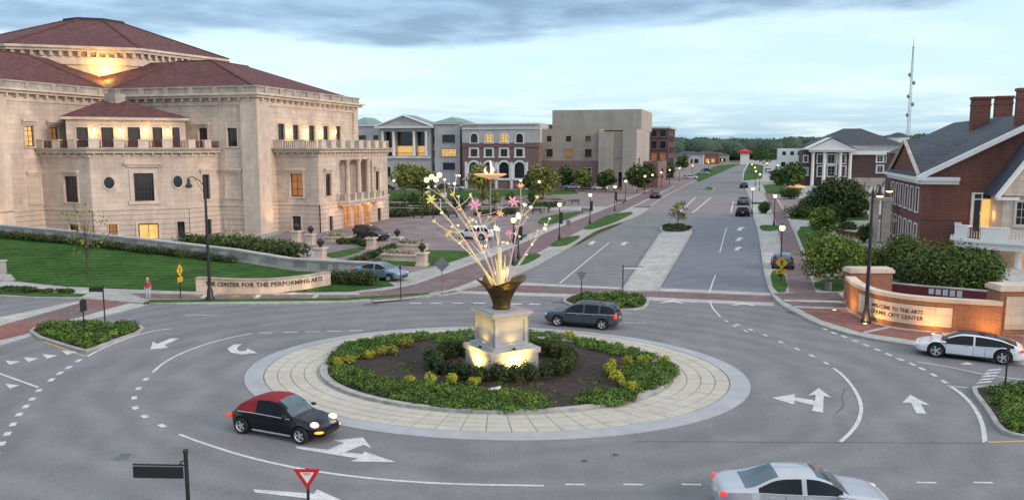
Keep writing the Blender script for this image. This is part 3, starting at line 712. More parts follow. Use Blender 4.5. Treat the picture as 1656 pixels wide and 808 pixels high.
cover('ground_cover', inset(bed_m, .2), .5, .6, 30, 1800, .16, 'hedge', 'dark low shrubs round the little median tree')
cover('ground_cover', [at2(2, 474), at2(40, 477), at2(135, 478), at2(130, 474), at2(0, 466.5)], .5, .35, 26, 1400, .14, 'hedge', 'rough low planting along the verge left of the brick crossing')

# ================================================================== PLANTING ON THE ROUNDABOUT
def bedpoly(pix): return [at2(x, y, .2) for x, y in pix]
BZ = .15
BEDS = [([(534, 588), (538, 572), (562, 556), (622, 545), (692, 538), (692, 549), (655, 555), (600, 574), (562, 585)], 150, 9500, 'green shrubs massed along the back left edge of the roundabout bed'),
        ([(530, 592), (575, 594), (622, 612), (690, 622), (760, 626), (880, 640), (885, 661), (800, 665), (700, 655), (600, 635), (545, 612)], 260, 17000, 'green ground cover sweeping along the front left edge of the roundabout bed'),
        ([(1003, 604), (1022, 590), (1060, 587), (1085, 590), (1093, 602), (1074, 620), (1036, 636), (1012, 622)], 110, 7500, 'rounded green shrub mass ringed by yellow shrubs at the right of the bed'),
        ([(925, 652), (955, 636), (992, 628), (1028, 642), (985, 656)], 60, 3600, 'green ground cover at the front right edge of the bed'),
        ([(922, 546), (1000, 559), (1062, 576), (1050, 584), (980, 571), (932, 558)], 90, 5000, 'green shrubs along the back right edge of the bed'),
        ([(690, 541), (760, 536), (870, 537), (922, 543), (900, 556), (710, 554)], 110, 6500, 'green shrubs behind the pedestal along the back of the bed')]
for p, nb, n, lab in BEDS: cover('ground_cover', bedpoly(p), .42, .42, nb, n, .085, 'cover', lab, 'ground cover', BZ)
cover('ground_cover', bedpoly([(560, 600), (640, 618), (760, 630), (860, 640), (860, 652), (760, 648), (600, 624)]), .34, .5, 40, 2200, .07, 'bright', 'lighter sprigs among the front left ground cover of the bed', 'ground cover', BZ)
cover('ground_cover', bedpoly([(1010, 598), (1080, 594), (1085, 606), (1030, 626)]), .34, .5, 20, 1000, .07, 'tree', 'darker sprigs in the rounded green mass at the right of the bed', 'ground cover', BZ)
cover('ground_cover', bedpoly([(610, 596), (650, 580), (700, 590), (760, 610), (900, 612), (980, 600), (960, 640), (890, 655), (780, 620)]), .3, .12, 34, 900, .08, 'cover', 'sparse green sprouts scattered over the dark mulch', 'ground cover', BZ)
for k in range(26):
    a = 2 * pi * k / 26 + .05
    shrub((EC[0] + .45 + 3.75 * cos(a), EC[1] + .3 + 3.0 * sin(a), BZ), .60, .60, random.uniform(.9, 1.05), 'dark dense shrub in the ring hedge round the lit pedestal', 'hedge', 'dark shrubs in the ring round the pedestal', 1300, .058, nb=6)
ORD = ['first', 'second', 'third', 'fourth', 'fifth', 'sixth', 'seventh', 'eighth', 'ninth']
for (lab, grp, pts) in (('yellow shrub from the left in the row at the left of the roundabout bed', 'yellow shrubs at the left of the bed', [(548, 592), (563, 588), (597, 580), (620, 574), (638, 572), (657, 561)]),
                        ('yellow shrub from the left in the row behind the front green cover', 'yellow shrubs at the front of the bed', [(664, 622), (698, 619), (730, 620), (768, 625)]),
                        ('yellow shrub along the arc round the right green mound', 'yellow shrubs at the right of the bed', [(1016, 590), (992, 596), (985, 602), (988, 609), (997, 616), (1006, 623), (1020, 634), (1042, 587), (1074, 588)])):
    for i_, (x, y) in enumerate(pts): shrub(at(x, y, BZ), random.uniform(.36, .46), .42, random.uniform(.46, .6), '%s %s' % (ORD[i_], lab), 'yellow', grp, 800, .05, nb=5)
shrub(at(918, 550, BZ), .42, .42, .6, 'lone yellow shrub behind the hedge right of the pedestal', 'yellow', None, 420, .07, nb=5)
fl = thing('ground_floodlight', 'small white floodlight lying on the mulch at the front of the bed', 'floodlight', at(800, 634, .17), .2)
b = MB(); b.tube([(-.32, 0, .16), (.05, 0, .17), (.30, 0, .19)], [.06, .09, .11], 10); b.build('housing', M['white'], fl, True)
b = MB(); b.box((-.03, -.03, 0), (.03, .03, .13)); b.build('stake', M['grey_metal'], fl)

# ------------------------------------------------------------------ pedestal and flower sculpture
PC = (-.57, 42.5)
pd = thing('pedestal', 'grey panelled stone pedestal lit from below in the middle of the roundabout', 'pedestal', (*PC, .12), radians(31))
b = MB(); b.box((-1.44, -1.44, 0), (1.44, 1.44, 1.02)); b.build('plinth', M['granite'], pd)
b = MB(); b.box((-1.54, -1.54, 1.02), (1.54, 1.54, 1.30)); b.box((-1.25, -1.25, 1.30), (1.25, 1.25, 1.45)); b.build('ledge', M['granite'], pd)
b = MB(); b.box((-1.0, -1.0, 1.45), (1.0, 1.0, 3.02))
for s in (0, 1, 2, 3):
    k = MB()
    for a0, a1 in (((-1.07, 1.45), (-.80, 3.02)), ((.80, 1.45), (1.07, 3.02)), ((-.80, 1.45), (.80, 1.62)), ((-.80, 2.85), (.80, 3.02))): k.box((a0[0], -1.07, a0[1]), (a1[0], -1.001, a1[1]))
    b.join(k.xf(Matrix.Rotation(s * pi / 2, 4, 'Z')))
b.build('shaft', M['granite'], pd)
b = MB(); b.box((-1.16, -1.16, 3.02), (1.16, 1.16, 3.12)); b.box((-1.24, -1.24, 3.12), (1.24, 1.24, 3.24)); b.box((-1.1, -1.1, 3.24), (1.1, 1.1, 3.3)); b.build('cap', M['granite'], pd)
for dx, dy, w_ in ((0, -2.05, 'right front'), (-2.05, 0, 'left front'), (2.05, 0, 'right rear'), (0, 2.05, 'left rear')):
    u_ = thing('uplight', 'small uplight in the hedge at the %s face of the pedestal' % w_, 'uplight', (PC[0] + dx * cos(radians(31)) - dy * sin(radians(31)), PC[1] + dx * sin(radians(31)) + dy * cos(radians(31)), .17), 0, 'uplights round the pedestal')
    b = MB(); b.cyl((0, 0), .09, 0, .16, 10); b.build('housing', M['black'], u_)
    d = Vector((-dx, -dy, 0)).normalized(); d.rotate(Matrix.Rotation(radians(31), 3, 'Z'))
    lamp('SPOT', (0, 0, .25), 520, (1, .64, .12), u_, .1, (d.x, d.y, 1.2), 125)
for a_ in range(4):
    d = Matrix.Rotation(a_ * pi / 2, 3, 'Z') @ Vector((0, -1.34, 0)); b = MB(); b.cyl((d.x, d.y), .07, 1.30, 1.40, 8); b.build('ledge_light', M['black'], pd); lamp('SPOT', (d.x, d.y, 1.46), 36, (1, .60, .10), pd, .08, (-d.x * .10, -d.y * .10, 1), 140)
sc = thing('flower_sculpture', 'tall sculpture of glowing glass flowers in a flared bronze vase on the pedestal', 'sculpture', (PC[0], PC[1], 3.42))
b = MB(); n = 40; prof = [(.48, 0), (.49, .1), (.46, .18), (.54, .48), (.68, .8), (.86, 1.1), (1.08, 1.36), (1.30, 1.54)]; vs = []
for i in range(n):
    a = 2 * pi * i / n
    for j, (r, z) in enumerate(prof):
        q = max(0, (j - 4) / 3.); lobe = 1 + .13 * q * cos(4 * (a - .5)); vs.append((r * lobe * cos(a), r * lobe * sin(a), z + .15 * q * cos(4 * (a - .5)) * q))
k = len(prof); b.add(vs, [(i * k + j, ((i + 1) % n) * k + j, ((i + 1) % n) * k + j + 1, i * k + j + 1) for i in range(n) for j in range(k - 1)])
b.add([(.46 * cos(2 * pi * i / n), .46 * sin(2 * pi * i / n), 0) for i in range(n)], [tuple(range(n))[::-1]])
vas = b.build('vase', M['bronze'], sc, True); sm = vas.modifiers.new('thick', 'SOLIDIFY'); sm.thickness = .035
def glow(nm, c, e, k): return mat(nm, c, .3, .15, 3, emit=e, emis=k)
G = {'pink': glow('glass_pink', (.62, .26, .34), (1, .34, .46), .16), 'yel': glow('glass_yellow', (.6, .5, .14), (1, .76, .2), .28), 'wht': glow('glass_white', (.7, .66, .58), (1, .86, .62), .5),
     'org': glow('glass_orange', (.6, .3, .12), (1, .55, .25), .40), 'stem': glow('stem_pink', (.55, .42, .42), (1, .66, .58), .16), 'stemy': glow('stem_yellow', (.58, .52, .28), (1, .80, .40), .30), 'lil': glow('glass_lilac', (.45, .43, .5), (.7, .66, .8), .16)}
FL = [(697, 322, 'yel', 's', .52), (720, 318, 'lil', 't', .55), (733, 316, 'yel', 't', .42), (768, 331, 'pink', 's', .62), (830, 326, 'pink', 's', .60), (848, 333, 'wht', 't', .40), (858, 336, 'wht', 't', .3),
      (728, 380, 'yel', 't', .62), (803, 372, 'wht', 't', .5), (809, 345, 'org', 's', .38), (880, 371, 'wht', 't', .36), (823, 377, 'pink', 's', .40), (838, 347, 'wht', 't', .34), (703, 358, 'yel', 't', .34),
      (744, 340, 'org', 't', .42), (842, 300, 'org', 's', .36), (868, 320, 'yel', 't', .34), (690, 312, 'yel', 't', .26), (760, 318, 'yel', 't', .3), (790, 352, 'org', 't', .3), (715, 345, 'wht', 't', .28), (852, 352, 'org', 't', .3)]
STEMS = []
for i, (px, py, c, kind, r) in enumerate(FL):
    r *= .60
    y = random.uniform(-1.3, 1.3); z = zat(PC[1] + y, py) - 3.42; x = (px - CX) / F * ((PC[1] + y) * cP - (z + 3.42 - CH) * sP) - PC[0]
    e = Vector((x, y, z)); main = i < 4 or i in (5, 7, 8, 10)
    o = Vector((x * .05 + random.uniform(-.2, .2), y * .05, 1.0)); mid = Vector((o.x + (e.x - o.x) * .36, o.y + (e.y - o.y) * .36, o.z + (e.z - o.z) * .52))
    if main:
        pts = [o * (1 - q / 8) ** 2 + mid * 2 * (q / 8) * (1 - q / 8) + e * (q / 8) ** 2 for q in range(9)]; STEMS.append(pts)
    else:
        near = min((p for st in STEMS for p in st[4:8]), key=lambda p: (p - e).length + (2 if p.z > e.z - .3 else 0)); m2 = near.lerp(e, .5) + Vector((0, 0, -.18 * (near - e).length)); pts = [near * (1 - q / 5) ** 2 + m2 * 2 * (q / 5) * (1 - q / 5) + e * (q / 5) ** 2 for q in range(6)]
    b = MB(); nn_ = len(pts) - 1; b.tube(pts, [(.055 - .036 * q / nn_) if main else .016 for q in range(nn_ + 1)], 6); b.build('stem', G['stemy'] if c == 'yel' or px in (803, 809) else G['stem'], sc, True)
    ax = (e - pts[-2]).normalized(); b = MB(); np_ = 6 if kind == 's' else 5
    side = Vector((0, -1, .3)); ax = (ax * .5 + side.normalized() * (.9 if kind == 's' else .3)).normalized(); rot = ax.to_track_quat('Z', 'Y')
    for m_ in range(np_):
        a = 2 * pi * m_ / np_; ca, sa = cos(a), sin(a); op = 1.0 if kind == 's' else .62; dp = .18 if kind == 's' else .95
        ring_ = [(0, .03, 0), (.35, .17, .16), (.7, .15, .34), (1., 0, .28)]
        pl = [(q[0] * r * op, q[1] * r, q[2] * r * dp * 1.6) for q in ring_] + [(q[0] * r * op, -q[1] * r, q[2] * r * dp * 1.6) for q in ring_[2::-1]]
        top = [e + rot @ Vector((x_ * ca - y_ * sa, x_ * sa + y_ * ca, z_)) for x_, y_, z_ in pl]; bot = [q - ax * .03 for q in top]; nn = len(top)
        b.add(top + bot, [tuple(range(nn)), tuple(range(nn, 2 * nn))[::-1]] + [(q, nn + q, nn + (q + 1) % nn, (q + 1) % nn) for q in range(nn)])
    b.ball(e + ax * .06 * r, .14 * r + .02, 8, 4); b.build('flower', G[c], sc)
TW = []
for q in range(58):
    st = random.choice(STEMS); k0 = random.randint(3, 8); p0 = st[k0]; dirr = (st[k0] - st[k0 - 1]).normalized(); L_ = random.uniform(.35, .95)
    e = p0 + dirr * L_ * .8 + Vector((random.uniform(-.6, .6), random.uniform(-.6, .6), random.uniform(-.05, .45))) * L_; TW.append((p0, e))
for p0, e in TW:
    md_ = p0.lerp(e, .5) + Vector((0, 0, -.06)); b = MB(); b.tube([p0, md_, e], [.016, .012, .008], 4); b.build('twig', random.choice([G['stemy'], G['stem'], G['wht']]), sc)
    b = MB(); ax = (e - md_).normalized(); rot = ax.to_track_quat('Z', 'Y'); r = random.uniform(.07, .15)
    for m_ in range(5):
        a = 2 * pi * m_ / 5; ca, sa = cos(a), sin(a); pl = [(0, .02, 0), (.6 * r, .4 * r, .6 * r), (r, 0, r * .9), (.6 * r, -.4 * r, .6 * r), (0, -.02, 0)]
        b.add([e + rot @ Vector((x_ * ca - y_ * sa, x_ * sa + y_ * ca, z_)) for x_, y_, z_ in pl], [(0, 1, 2, 3, 4)])
    b.ball(e, .03, 6, 3); b.build('blossom', random.choice([G['wht'], G['yel'], G['wht'], G['org'], G['pink'], G['lil']]), sc)
b = MB()
for q in range(7): a = q * .9; b.tube([(.12 * cos(a), .12 * sin(a), .95), (.16 * cos(a), .16 * sin(a), 1.6), (.34 * cos(a), .3 * sin(a), 2.3 + .1 * q)], [.06, .05, .02], 6)
stuff(b.build('stem_cluster', G['stemy'], sc, True))
yt = 0.9; zt = zat(PC[1] + yt, 287) - 3.42; xt = (793 - CX) / F * 43.5 - PC[0]
b = MB(); b.tube([(0, yt * .1, .9), (.0, yt * .5, 2.6), (xt, yt, zt * .7), (xt, yt, zt)], [.07, .06, .05, .045], 8); b.build('stem', M['grey_metal'], sc, True)
b = MB(); b.lathe((xt, yt, zt - .1), [(.05, 0), (.3, .10), (.62, .15), (.88, .26), (.86, .30), (.55, .22), (.1, .16)], 20); b.build('dish_flower', G['org'], sc, True)
b = MB(); b.tube([(xt, yt, zt), (xt + .12, yt, zt + .4), (xt - .02, yt, zt + .9)], [.05, .12, .02], 6); b.tube([(xt, yt, zt), (xt - .3, yt, zt + .35), (xt - .25, yt, zt + .55)], [.04, .08, .02], 6); b.build('stamen', G['wht'], sc, True)
b = MB(); b.tube([(-.12, -.2, 1.0), (-.1, -.25, 2.0), (-.08, -.3, 3.3)], [.16, .12, .10], 8); b.build('thick_stem', G['stemy'], sc, True)
lamp('POINT', (0, 0, 1.9), 60, (1, .72, .3), sc, .25)

# ================================================================== CARS
def interp(tab, t):
    xs = [q[0] for q in tab]; ys = [q[1] for q in tab]
    for i in range(len(xs) - 1):
        if t <= xs[i + 1]:
            q = (t - xs[i]) / (xs[i + 1] - xs[i]); q = max(0, min(1, q))
            m0 = (ys[i + 1] - ys[max(i - 1, 0)]) / max(1e-6, xs[i + 1] - xs[max(i - 1, 0)]); m1 = (ys[min(i + 2, len(xs) - 1)] - ys[i]) / max(1e-6, xs[min(i + 2, len(xs) - 1)] - xs[i]); h = xs[i + 1] - xs[i]
            return (2 * q**3 - 3 * q**2 + 1) * ys[i] + (q**3 - 2 * q**2 + q) * h * m0 + (-2 * q**3 + 3 * q**2) * ys[i + 1] + (q**3 - q**2) * h * m1
    return ys[-1]
CAR = {
 'sedan': dict(belt=[(0, .50), (.03, .61), (.15, .66), (.35, .645), (.65, .625), (.74, .60), (.9, .53), (.97, .46), (1, .36)], roof=[(0, .505), (.03, .63), (.13, .69), (.2, .73), (.34, .955), (.46, 1.), (.56, .985), (.66, .85), (.745, .655), (.9, .565), (.97, .49), (1, .37)], cab=(.15, .745), top=(.35, .575), pil=[(.475, .495)], wb=(.19, .80)),
 'suv': dict(belt=[(0, .50), (.02, .58), (.1, .62), (.35, .60), (.65, .585), (.74, .575), (.9, .53), (.97, .45), (1, .36)], roof=[(0, .53), (.02, .72), (.07, .90), (.15, .975), (.35, 1.), (.52, .985), (.62, .88), (.74, .635), (.9, .575), (.97, .49), (1, .37)], cab=(.02, .745), top=(.12, .545), pil=[(.22, .25), (.43, .455)], wb=(.19, .80)),
 'cross': dict(belt=[(0, .50), (.03, .60), (.12, .64), (.35, .61), (.65, .58), (.76, .565), (.9, .50), (.97, .43), (1, .32)], roof=[(0, .51), (.03, .64), (.09, .74), (.22, .90), (.38, .985), (.5, 1.), (.58, .975), (.68, .83), (.785, .60), (.9, .535), (.97, .46), (1, .33)], cab=(.07, .785), top=(.25, .575), pil=[(.45, .465)], wb=(.19, .80)),
 'bug': dict(belt=[(0, .26), (.02, .40), (.08, .53), (.18, .60), (.35, .60), (.6, .585), (.70, .565), (.82, .52), (.92, .43), (.97, .33), (1, .24)], roof=[(0, .27), (.02, .42), (.08, .60), (.16, .79), (.25, .91), (.36, .98), (.46, 1.), (.54, .975), (.61, .87), (.70, .645), (.82, .575), (.92, .47), (.97, .36), (1, .25)], cab=(.115, .71), top=(.24, .54), pil=[(.30, .33)], wb=(.185, .805), fender=1),
}
WHEEL = {}
def wheel_mesh(R, w):
    key = (round(R, 2), round(w, 2))
    if key not in WHEEL:
        t = MB(); t.lathe((0, 0, 0), [(R * .66, -w / 2), (R * .93, -w / 2), (R, -w * .36), (R, w * .36), (R * .93, w / 2), (R * .66, w / 2)], 24, caps=False); t.xf(Matrix.Rotation(pi / 2, 4, 'X'))
        r = MB(); r.lathe((0, 0, 0), [(R * .68, -w * .42), (R * .60, w * .30), (R * .67, w * .46), (R * .69, w * .40)], 24, caps=False)
        r.lathe((0, 0, 0), [(.01, w * .40), (R * .16, w * .40), (R * .18, w * .2)], 12, caps=False)
        for k in range(5):
            a = 2 * pi * k / 5; q = MB(); q.box((R * .1, -R * .10, w * .18), (R * .64, R * .10, w * .36)); r.join(q.xf(Matrix.Rotation(a, 4, 'Z')))
        r.xf(Matrix.Rotation(-pi / 2, 4, 'X'))
        d = MB(); d.lathe((0, 0, 0), [(R * .67, -w * .2), (R * .67, 0)], 20); d.xf(Matrix.Rotation(pi / 2, 4, 'X'))
        WHEEL[key] = (t.mesh('tyre', M['tyre'], True), r.mesh('rim', M['rim'], True), d.mesh('brake_disc', M['black'], False))
    return WHEEL[key]
def car(name, label, loc, head, L, Wd, H, kind, col, lights=False, top=None, topname='soft_top', amber=False, group=None, rails=False, screen='carglass', R=None, full=True):
    """head: heading angle (radians, from +X anticlockwise)"""
    K = CAR[kind]; t0 = thing(name, label, 'car', loc, head, group); N = 72 if full else 36; R = R or H * .22; zb = .15 * H; hw = Wd / 2
    wx = [(-.5 + K['wb'][0]) * L, (-.5 + K['wb'][1]) * L]; ar = R * 1.13
    seams = [q for p in K['pil'][-1:] for q in (p[0] + .008,)] + [K['cab'][1] - .075] + ([K['pil'][0][0] - .10] if len(K['pil']) < 3 and not K.get('fender') else [])
    st = sorted(set([q + d_ for q in seams for d_ in (0, .0035)] + [i / N for i in range(N + 1)] + [K['wb'][j] + s * ar / L * q for j in (0, 1) for s in (-1, 1) for q in (1.0, .96, .86, .7, .5, .25)]))
    rings = []; cs = []
    for t in st:
        x = (t - .5) * L; be = interp(K['belt'], t) * H; ro = max(interp(K['roof'], t) * H, be + .012 * H)
        e = min(t, 1 - t); w = hw * (1 - (.46 if K.get('fender') else .30) * max(0, 1 - e / (.17 if K.get('fender') else .11)) ** 2.0) * (1 - .03 * abs(t - .5)); hoodn = 0.
        if K.get('fender'):
            w *= .93 + .075 * max(2.718 ** -((x - wx[0]) / (1.25 * R)) ** 2, 2.718 ** -((x - wx[1]) / (1.25 * R)) ** 2); hoodn = .17 * max(0., min(1., (t - .62) / .14)) + .10 * max(0., min(1., (.22 - t) / .12))
        a = 0
        for q in wx:
            if abs(x - q) < ar: a = max(a, R + sqrt(ar * ar - (x - q) ** 2))
        lo = zb + .08 * H * max(0, 1 - e / .04); z1 = max(lo, a if a > lo else lo); z2 = max(lo + .07 * H, a + .001)
        z3 = max(.40 * H, z2 + .03); be = max(be, z3 + .04); ro = max(ro, be + .012 * H)
        c = max(0, min(1, (ro - be) / (.26 * H))); cs.append(c)
        rings.append([(x, 0, lo), (x, .8 * w, z1), (x, .965 * w, z2), (x, w, z3), (x, (.965 - hoodn) * w, be), (x, w * (.93 - hoodn - .19 * c), be + (ro - be) * .86), (x, w * (.74 - .13 * c), ro - .012 * H * c), (x, 0, ro + .012 * H)])
    body, glass, scr, soft = MB(), MB(), MB(), MB()
    k = 8
    vs = []
    for r in rings: vs += r + [(p[0], -p[1], p[2]) for p in r]
    for i in range(len(st) - 1):
        tm = (st[i] + st[i + 1]) / 2; c = (cs[i] + cs[i + 1]) / 2
        for j in range(7):
            for sd in (0, 1):
                o = sd * k; q = (i * 16 + o + j, (i + 1) * 16 + o + j, (i + 1) * 16 + o + j + 1, i * 16 + o + j + 1)
                if sd == 0: q = q[::-1]
                tgt = body; mi = 1 if j == 0 or (full and 1 <= j <= 3 and any(q < tm < q + .0035 for q in seams)) else 0
                incab = K['cab'][0] <= tm <= K['cab'][1]
                if top and tm < K['top'][1] and incab and (j >= (5 if topname == 'soft_top' else 6) or (j == 4 and tm < .34 and topname == 'soft_top')): tgt = soft
                elif j == 4 and incab and c > .42 and not any(p[0] < tm < p[1] for p in K['pil']): tgt = glass
                elif j >= 6 and incab and (tm > K['top'][1] or tm < K['top'][0]) and c > .12: tgt = scr
                elif j == 5 and incab and tm > K['top'][1] and c > .12 and c < .9 and tm > K['top'][1] + .03: tgt = scr
                tgt.f.append(q); tgt.m.append(mi if tgt is body else 0)
    for b_ in (body, glass, scr, soft):
        used = sorted({i for q in b_.f for i in q}); mp = {u: n for n, u in enumerate(used)}
        b_.v = [vs[u] for u in used]; b_.f = [tuple(mp[i] for i in q) for q in b_.f]
    # closed ends
    for r in (rings[0], rings[-1]):
        pts = r + [(p[0], -p[1], p[2]) for p in r[::-1]]; body.add(pts, [tuple(range(len(pts)))], 0)
    body.build('body', [M[col], M['black']], t0, True)
    for g_ in glass.islands(): g_.build('side_window', M['carglass'], t0, True)
    for g_ in scr.islands(): g_.build('windscreen' if sum(q[0] for q in g_.v) > 0 else 'rear_window', M[screen], t0, True)
    if soft.f: soft.build(topname, M[top], t0, True)
    if full:
        for s in (1, -1):
            b = MB(); b.tube([(r[4][0], s * (r[4][1] + .006), r[4][2]) for t_, r in zip(st, rings) if K['cab'][0] < t_ < K['cab'][1] - .02], .016, 5); b.build('belt_trim', M['rim'], t0, True)
            b = MB(); b.box((-.20 * L, s * .93 * hw - .03, zb + .0), (.20 * L, s * .93 * hw + .03, zb + .05)); b.build('sill_trim', M['rim' if kind == 'bug' else 'black'], t0)
    b = MB(); b.box((-.44 * L, -.74 * hw, zb + .02), (.44 * L, .74 * hw, .38 * H)); b.build('underbody', M['black'], t0)
    tm, rm, dm = wheel_mesh(R, Wd * .13)
    for q in wx:
        for s in (1, -1):
            w_ = put('wheel', dm, t0, (q, s * (.90 * hw), R), 0 if s > 0 else pi)
            put('tyre', tm, w_); put('rim', rm, w_)
    zf = interp(K['belt'], .955) * H; zr = interp(K['belt'], .03) * H
    for s in (1, -1):
        b = MB(); b.ball((.462 * L, s * .70 * hw, zf * .93), (.035 * L, .16 * hw, .052 * H), 12, 6) if kind != 'bug' else b.ball((.412 * L, s * .66 * hw, .49 * H), (.040 * L, .15 * hw, .068 * H), 14, 8); b.build('headlight', M['headlamp' if lights else 'headlamp_off'], t0, True)
        b = MB(); b.ball((-.474 * L, s * .78 * hw, zr * .93), (.026 * L, .17 * hw, .06 * H if kind != 'suv' else .12 * H), 10, 5); b.build('tail_light', M['tail' if full else 'tail_off'], t0, True)
        if full:
            xm = (K['cab'][1] - .5 - .03) * L; b = MB(); b.ball((xm - .02 * L, s * 1.06 * hw, .66 * H), (.028 * L, .085 * hw + .02, .04 * H), 10, 5); b.build('wing_mirror', M[col], t0, True)
            for hx in (.02, -.2):
                if kind == 'bug' and hx < 0: continue
                b = MB(); b.box((hx * L - .07, s * .982 * hw - .02, .55 * H), (hx * L + .07, s * .982 * hw + .02, .565 * H)); b.build('door_handle', M['rim'] if col != 'car_black' else M[col], t0)
            if amber: b = MB(); b.ball((.448 * L, s * .60 * hw, .31 * H), (.045 * L, .24 * hw, .04 * H), 12, 5); b.build('fog_light', M['amber'], t0, True)
    b = MB(); b.box((.475 * L, -.5 * hw, .24 * H), (.503 * L, .5 * hw, .34 * H)); b.build('grille', M['black'], t0)
    b = MB(); b.box((-.506 * L, -.17 * hw, .42 * H), (-.485 * L, .17 * hw, .48 * H)); b.build('number_plate', M['plate'], t0)
    if rails:
        for s in (1, -1):
            b = MB(); b.tube([(-.34 * L, s * .58 * hw, 1.005 * H), (-.30 * L, s * .58 * hw, 1.03 * H), (-.02 * L, s * .58 * hw, 1.035 * H), (.01 * L, s * .58 * hw, 1.0 * H)], .022, 6); b.build('roof_rail', M['black'], t0)
    return t0
def car_px(a, b, track=0, **k):
    """place by the near-side contact points of the rear wheel a and front wheel b"""
    A, B = Vector(at2(*a)), Vector(at2(*b)); return A, B
def place(name, label, a, b, near, Wd, H, kind, col, z=0., **kw):
    A, B = Vector(at2(*a, z)), Vector(at2(*b, z)); d = (B - A); wbL = d.length; d.normalize(); nrm = Vector((-d.y, d.x)) * (near * .90 * Wd / 2)
    K = CAR[kind]; L = wbL / (K['wb'][1] - K['wb'][0]); c = A + d * (.5 - K['wb'][0]) * L - nrm
    return car(name, label, (c.x, c.y, z), atan2(d.y, d.x), L, Wd, H, kind, col, **kw)
# near = -1: the right-hand wheels are the ones seen
place('convertible_car', 'black rounded convertible with dark red soft top and headlights on', (392, 700), (487, 717), -1, 1.85, 1.62, 'bug', 'car_black', lights=True, top='softtop', amber=True, screen='windscreen')
place('compact_suv', 'dark grey compact suv driving behind the roundabout bed', (974, 533), (902, 527), 1, 1.9, 1.68, 'suv', 'car_grey', lights=False, rails=True)
place('silver_sedan', 'silver sedan crossing the bottom edge of the picture', (1216, 841), (1388, 846), -1, 1.95, 1.45, 'sedan', 'car_silver', screen='windscreen')
place('white_crossover', 'white crossover with black windows waiting beside the brick entry wall', (1621, 589), (1513, 577), 1, 2.1, 1.47, 'cross', 'car_white', R=.42, top='carglass', topname='glass_roof')
place('blue_sedan', 'pale blue sedan parked behind the clipped hedge and wall end', (582, 451), (630, 455), -1, 1.9, 1.55, 'sedan', 'car_blue', z=.125, screen='windscreen')
place('dark_suv', 'black suv with pale bonnet parked by the hall portico', (577, 384), (604, 389), -1, 1.9, 1.75, 'suv', 'car_black', z=.125, full=False)
place('white_van', 'white suv with blue windows parked on the plaza behind the flower sculpture', (779, 388), (746, 386), 1, 2., 1.75, 'suv', 'car_white', z=.125, full=False, screen='windscreen')
car('navy_car', 'dark navy car seen end-on behind the yellow walking sign', at(1265, 431, .125), pi / 2 + UA, 4.3, 2.05, 1.45, 'suv', 'car_navy', full=False, screen='windscreen')
for i, (px, py, k, c, lab) in enumerate(((1201, 349, 'suv', 'car_black', 'black car nearest the camera in the parking bay right of the boulevard'), (1202, 331, 'sedan', 'car_grey', 'dark grey car second in the parking bay right of the boulevard'), (1203, 304, 'sedan', 'car_black', 'dark car farthest up the parking bay right of the boulevard'))):
    car('parked_car', lab, at(px, py), pi / 2 + UA, 4.6, 2.4, 1.75, k, c, full=False, group='cars in the bay right of the boulevard')
car('parked_car', 'black car standing at the left curb of the boulevard', at(1060, 321), pi / 2 + UA, 4.6, 2.4, 1.6, 'sedan', 'car_black', full=False)
for px, py, k, c, lab in ((664, 305, 'sedan', 'car_navy', 'navy car leftmost in the row before the pale palace building'), (698, 306, 'suv', 'car_black', 'black car second from left before the pale palace building'), (718, 306, 'sedan', 'car_maroon', 'maroon car parked before the pale palace building'), (738, 307, 'suv', 'car_silver', 'silver car rightmost in the row before the pale palace building'),
                          (626, 307, 'sedan', 'car_black', 'black car just right of the concert hall portico'), (925, 306, 'sedan', 'car_silver', 'silver car parked left before the beige block'), (970, 307, 'suv', 'car_white', 'white car parked right before the beige block'),
                          (1117, 289, 'suv', 'car_white', 'white car shining at the far left of the boulevard'), (1137, 282, 'sedan', 'car_silver', 'silver car in the far lot left of the boulevard'), (1143, 277, 'sedan', 'car_navy', 'navy car in the far lot left of the boulevard'), (1252, 281, 'sedan', 'car_navy', 'navy car in the lot before the white building'), (1263, 279, 'suv', 'car_silver', 'silver car in the lot before the white building'), (1244, 277, 'suv', 'car_white', 'white car farthest left in the lot before the white building')):
    car('parked_car', lab, at(px, py, .1), UA + random.uniform(-.1, .1), 4.7 if py > 300 else 5.2, 2., 1.65, k, c, full=False, group='cars parked far off')

# ================================================================== LAMPS
def ped_lamp(loc, label, group, h=4.7, banner=True):
    t = thing('street_lamp', label, 'street lamp', loc, 0, group)
    b = MB(); b.lathe((0, 0, 0), [(.20, 0), (.20, .25), (.14, .4), (.12, .75), (.075, .85)], 10); b.build('base', M['black'], t, True)
    b = MB(); b.lathe((0, 0, 0), [(.07, .85), (.055, h - .55), (.12, h - .5), (.12, h - .42)], 10); b.build('pole', M['black'], t, True)
    b = MB(); b.ball((0, 0, h - .18), (.27, .27, .30), 12, 8); b.build('globe', M['lampglow'], t, True)
    b = MB(); b.lathe((0, 0, 0), [(.26, h + .05), (.12, h + .14), (.03, h + .26)], 10); b.build('cap', M['black'], t, True)
    if banner:
        b = MB(); b.box((.07, -.02, 2.0), (.42, .02, 3.5)); b.box((.05, -.03, 3.5), (.44, .03, 3.54)); b.build('banner', M['black'], t)
    return t
for px, py, lab in ((904.5, 387, 'lamp post with dark banner on the second grass strip left of the boulevard'), (954, 362, 'lamp post with lit globe on the third grass strip left of the boulevard'), (994, 341, 'lamp post at the far tip of the third grass strip'),
                    (838.5, 418, 'lit lamp post just right of the sculpture stems on the first grass strip'), (830.5, 427, 'lamp post nearest the crossing on the first grass strip')):
    ped_lamp(at(px, py, .14), lab, 'lamps along the left of the boulevard')
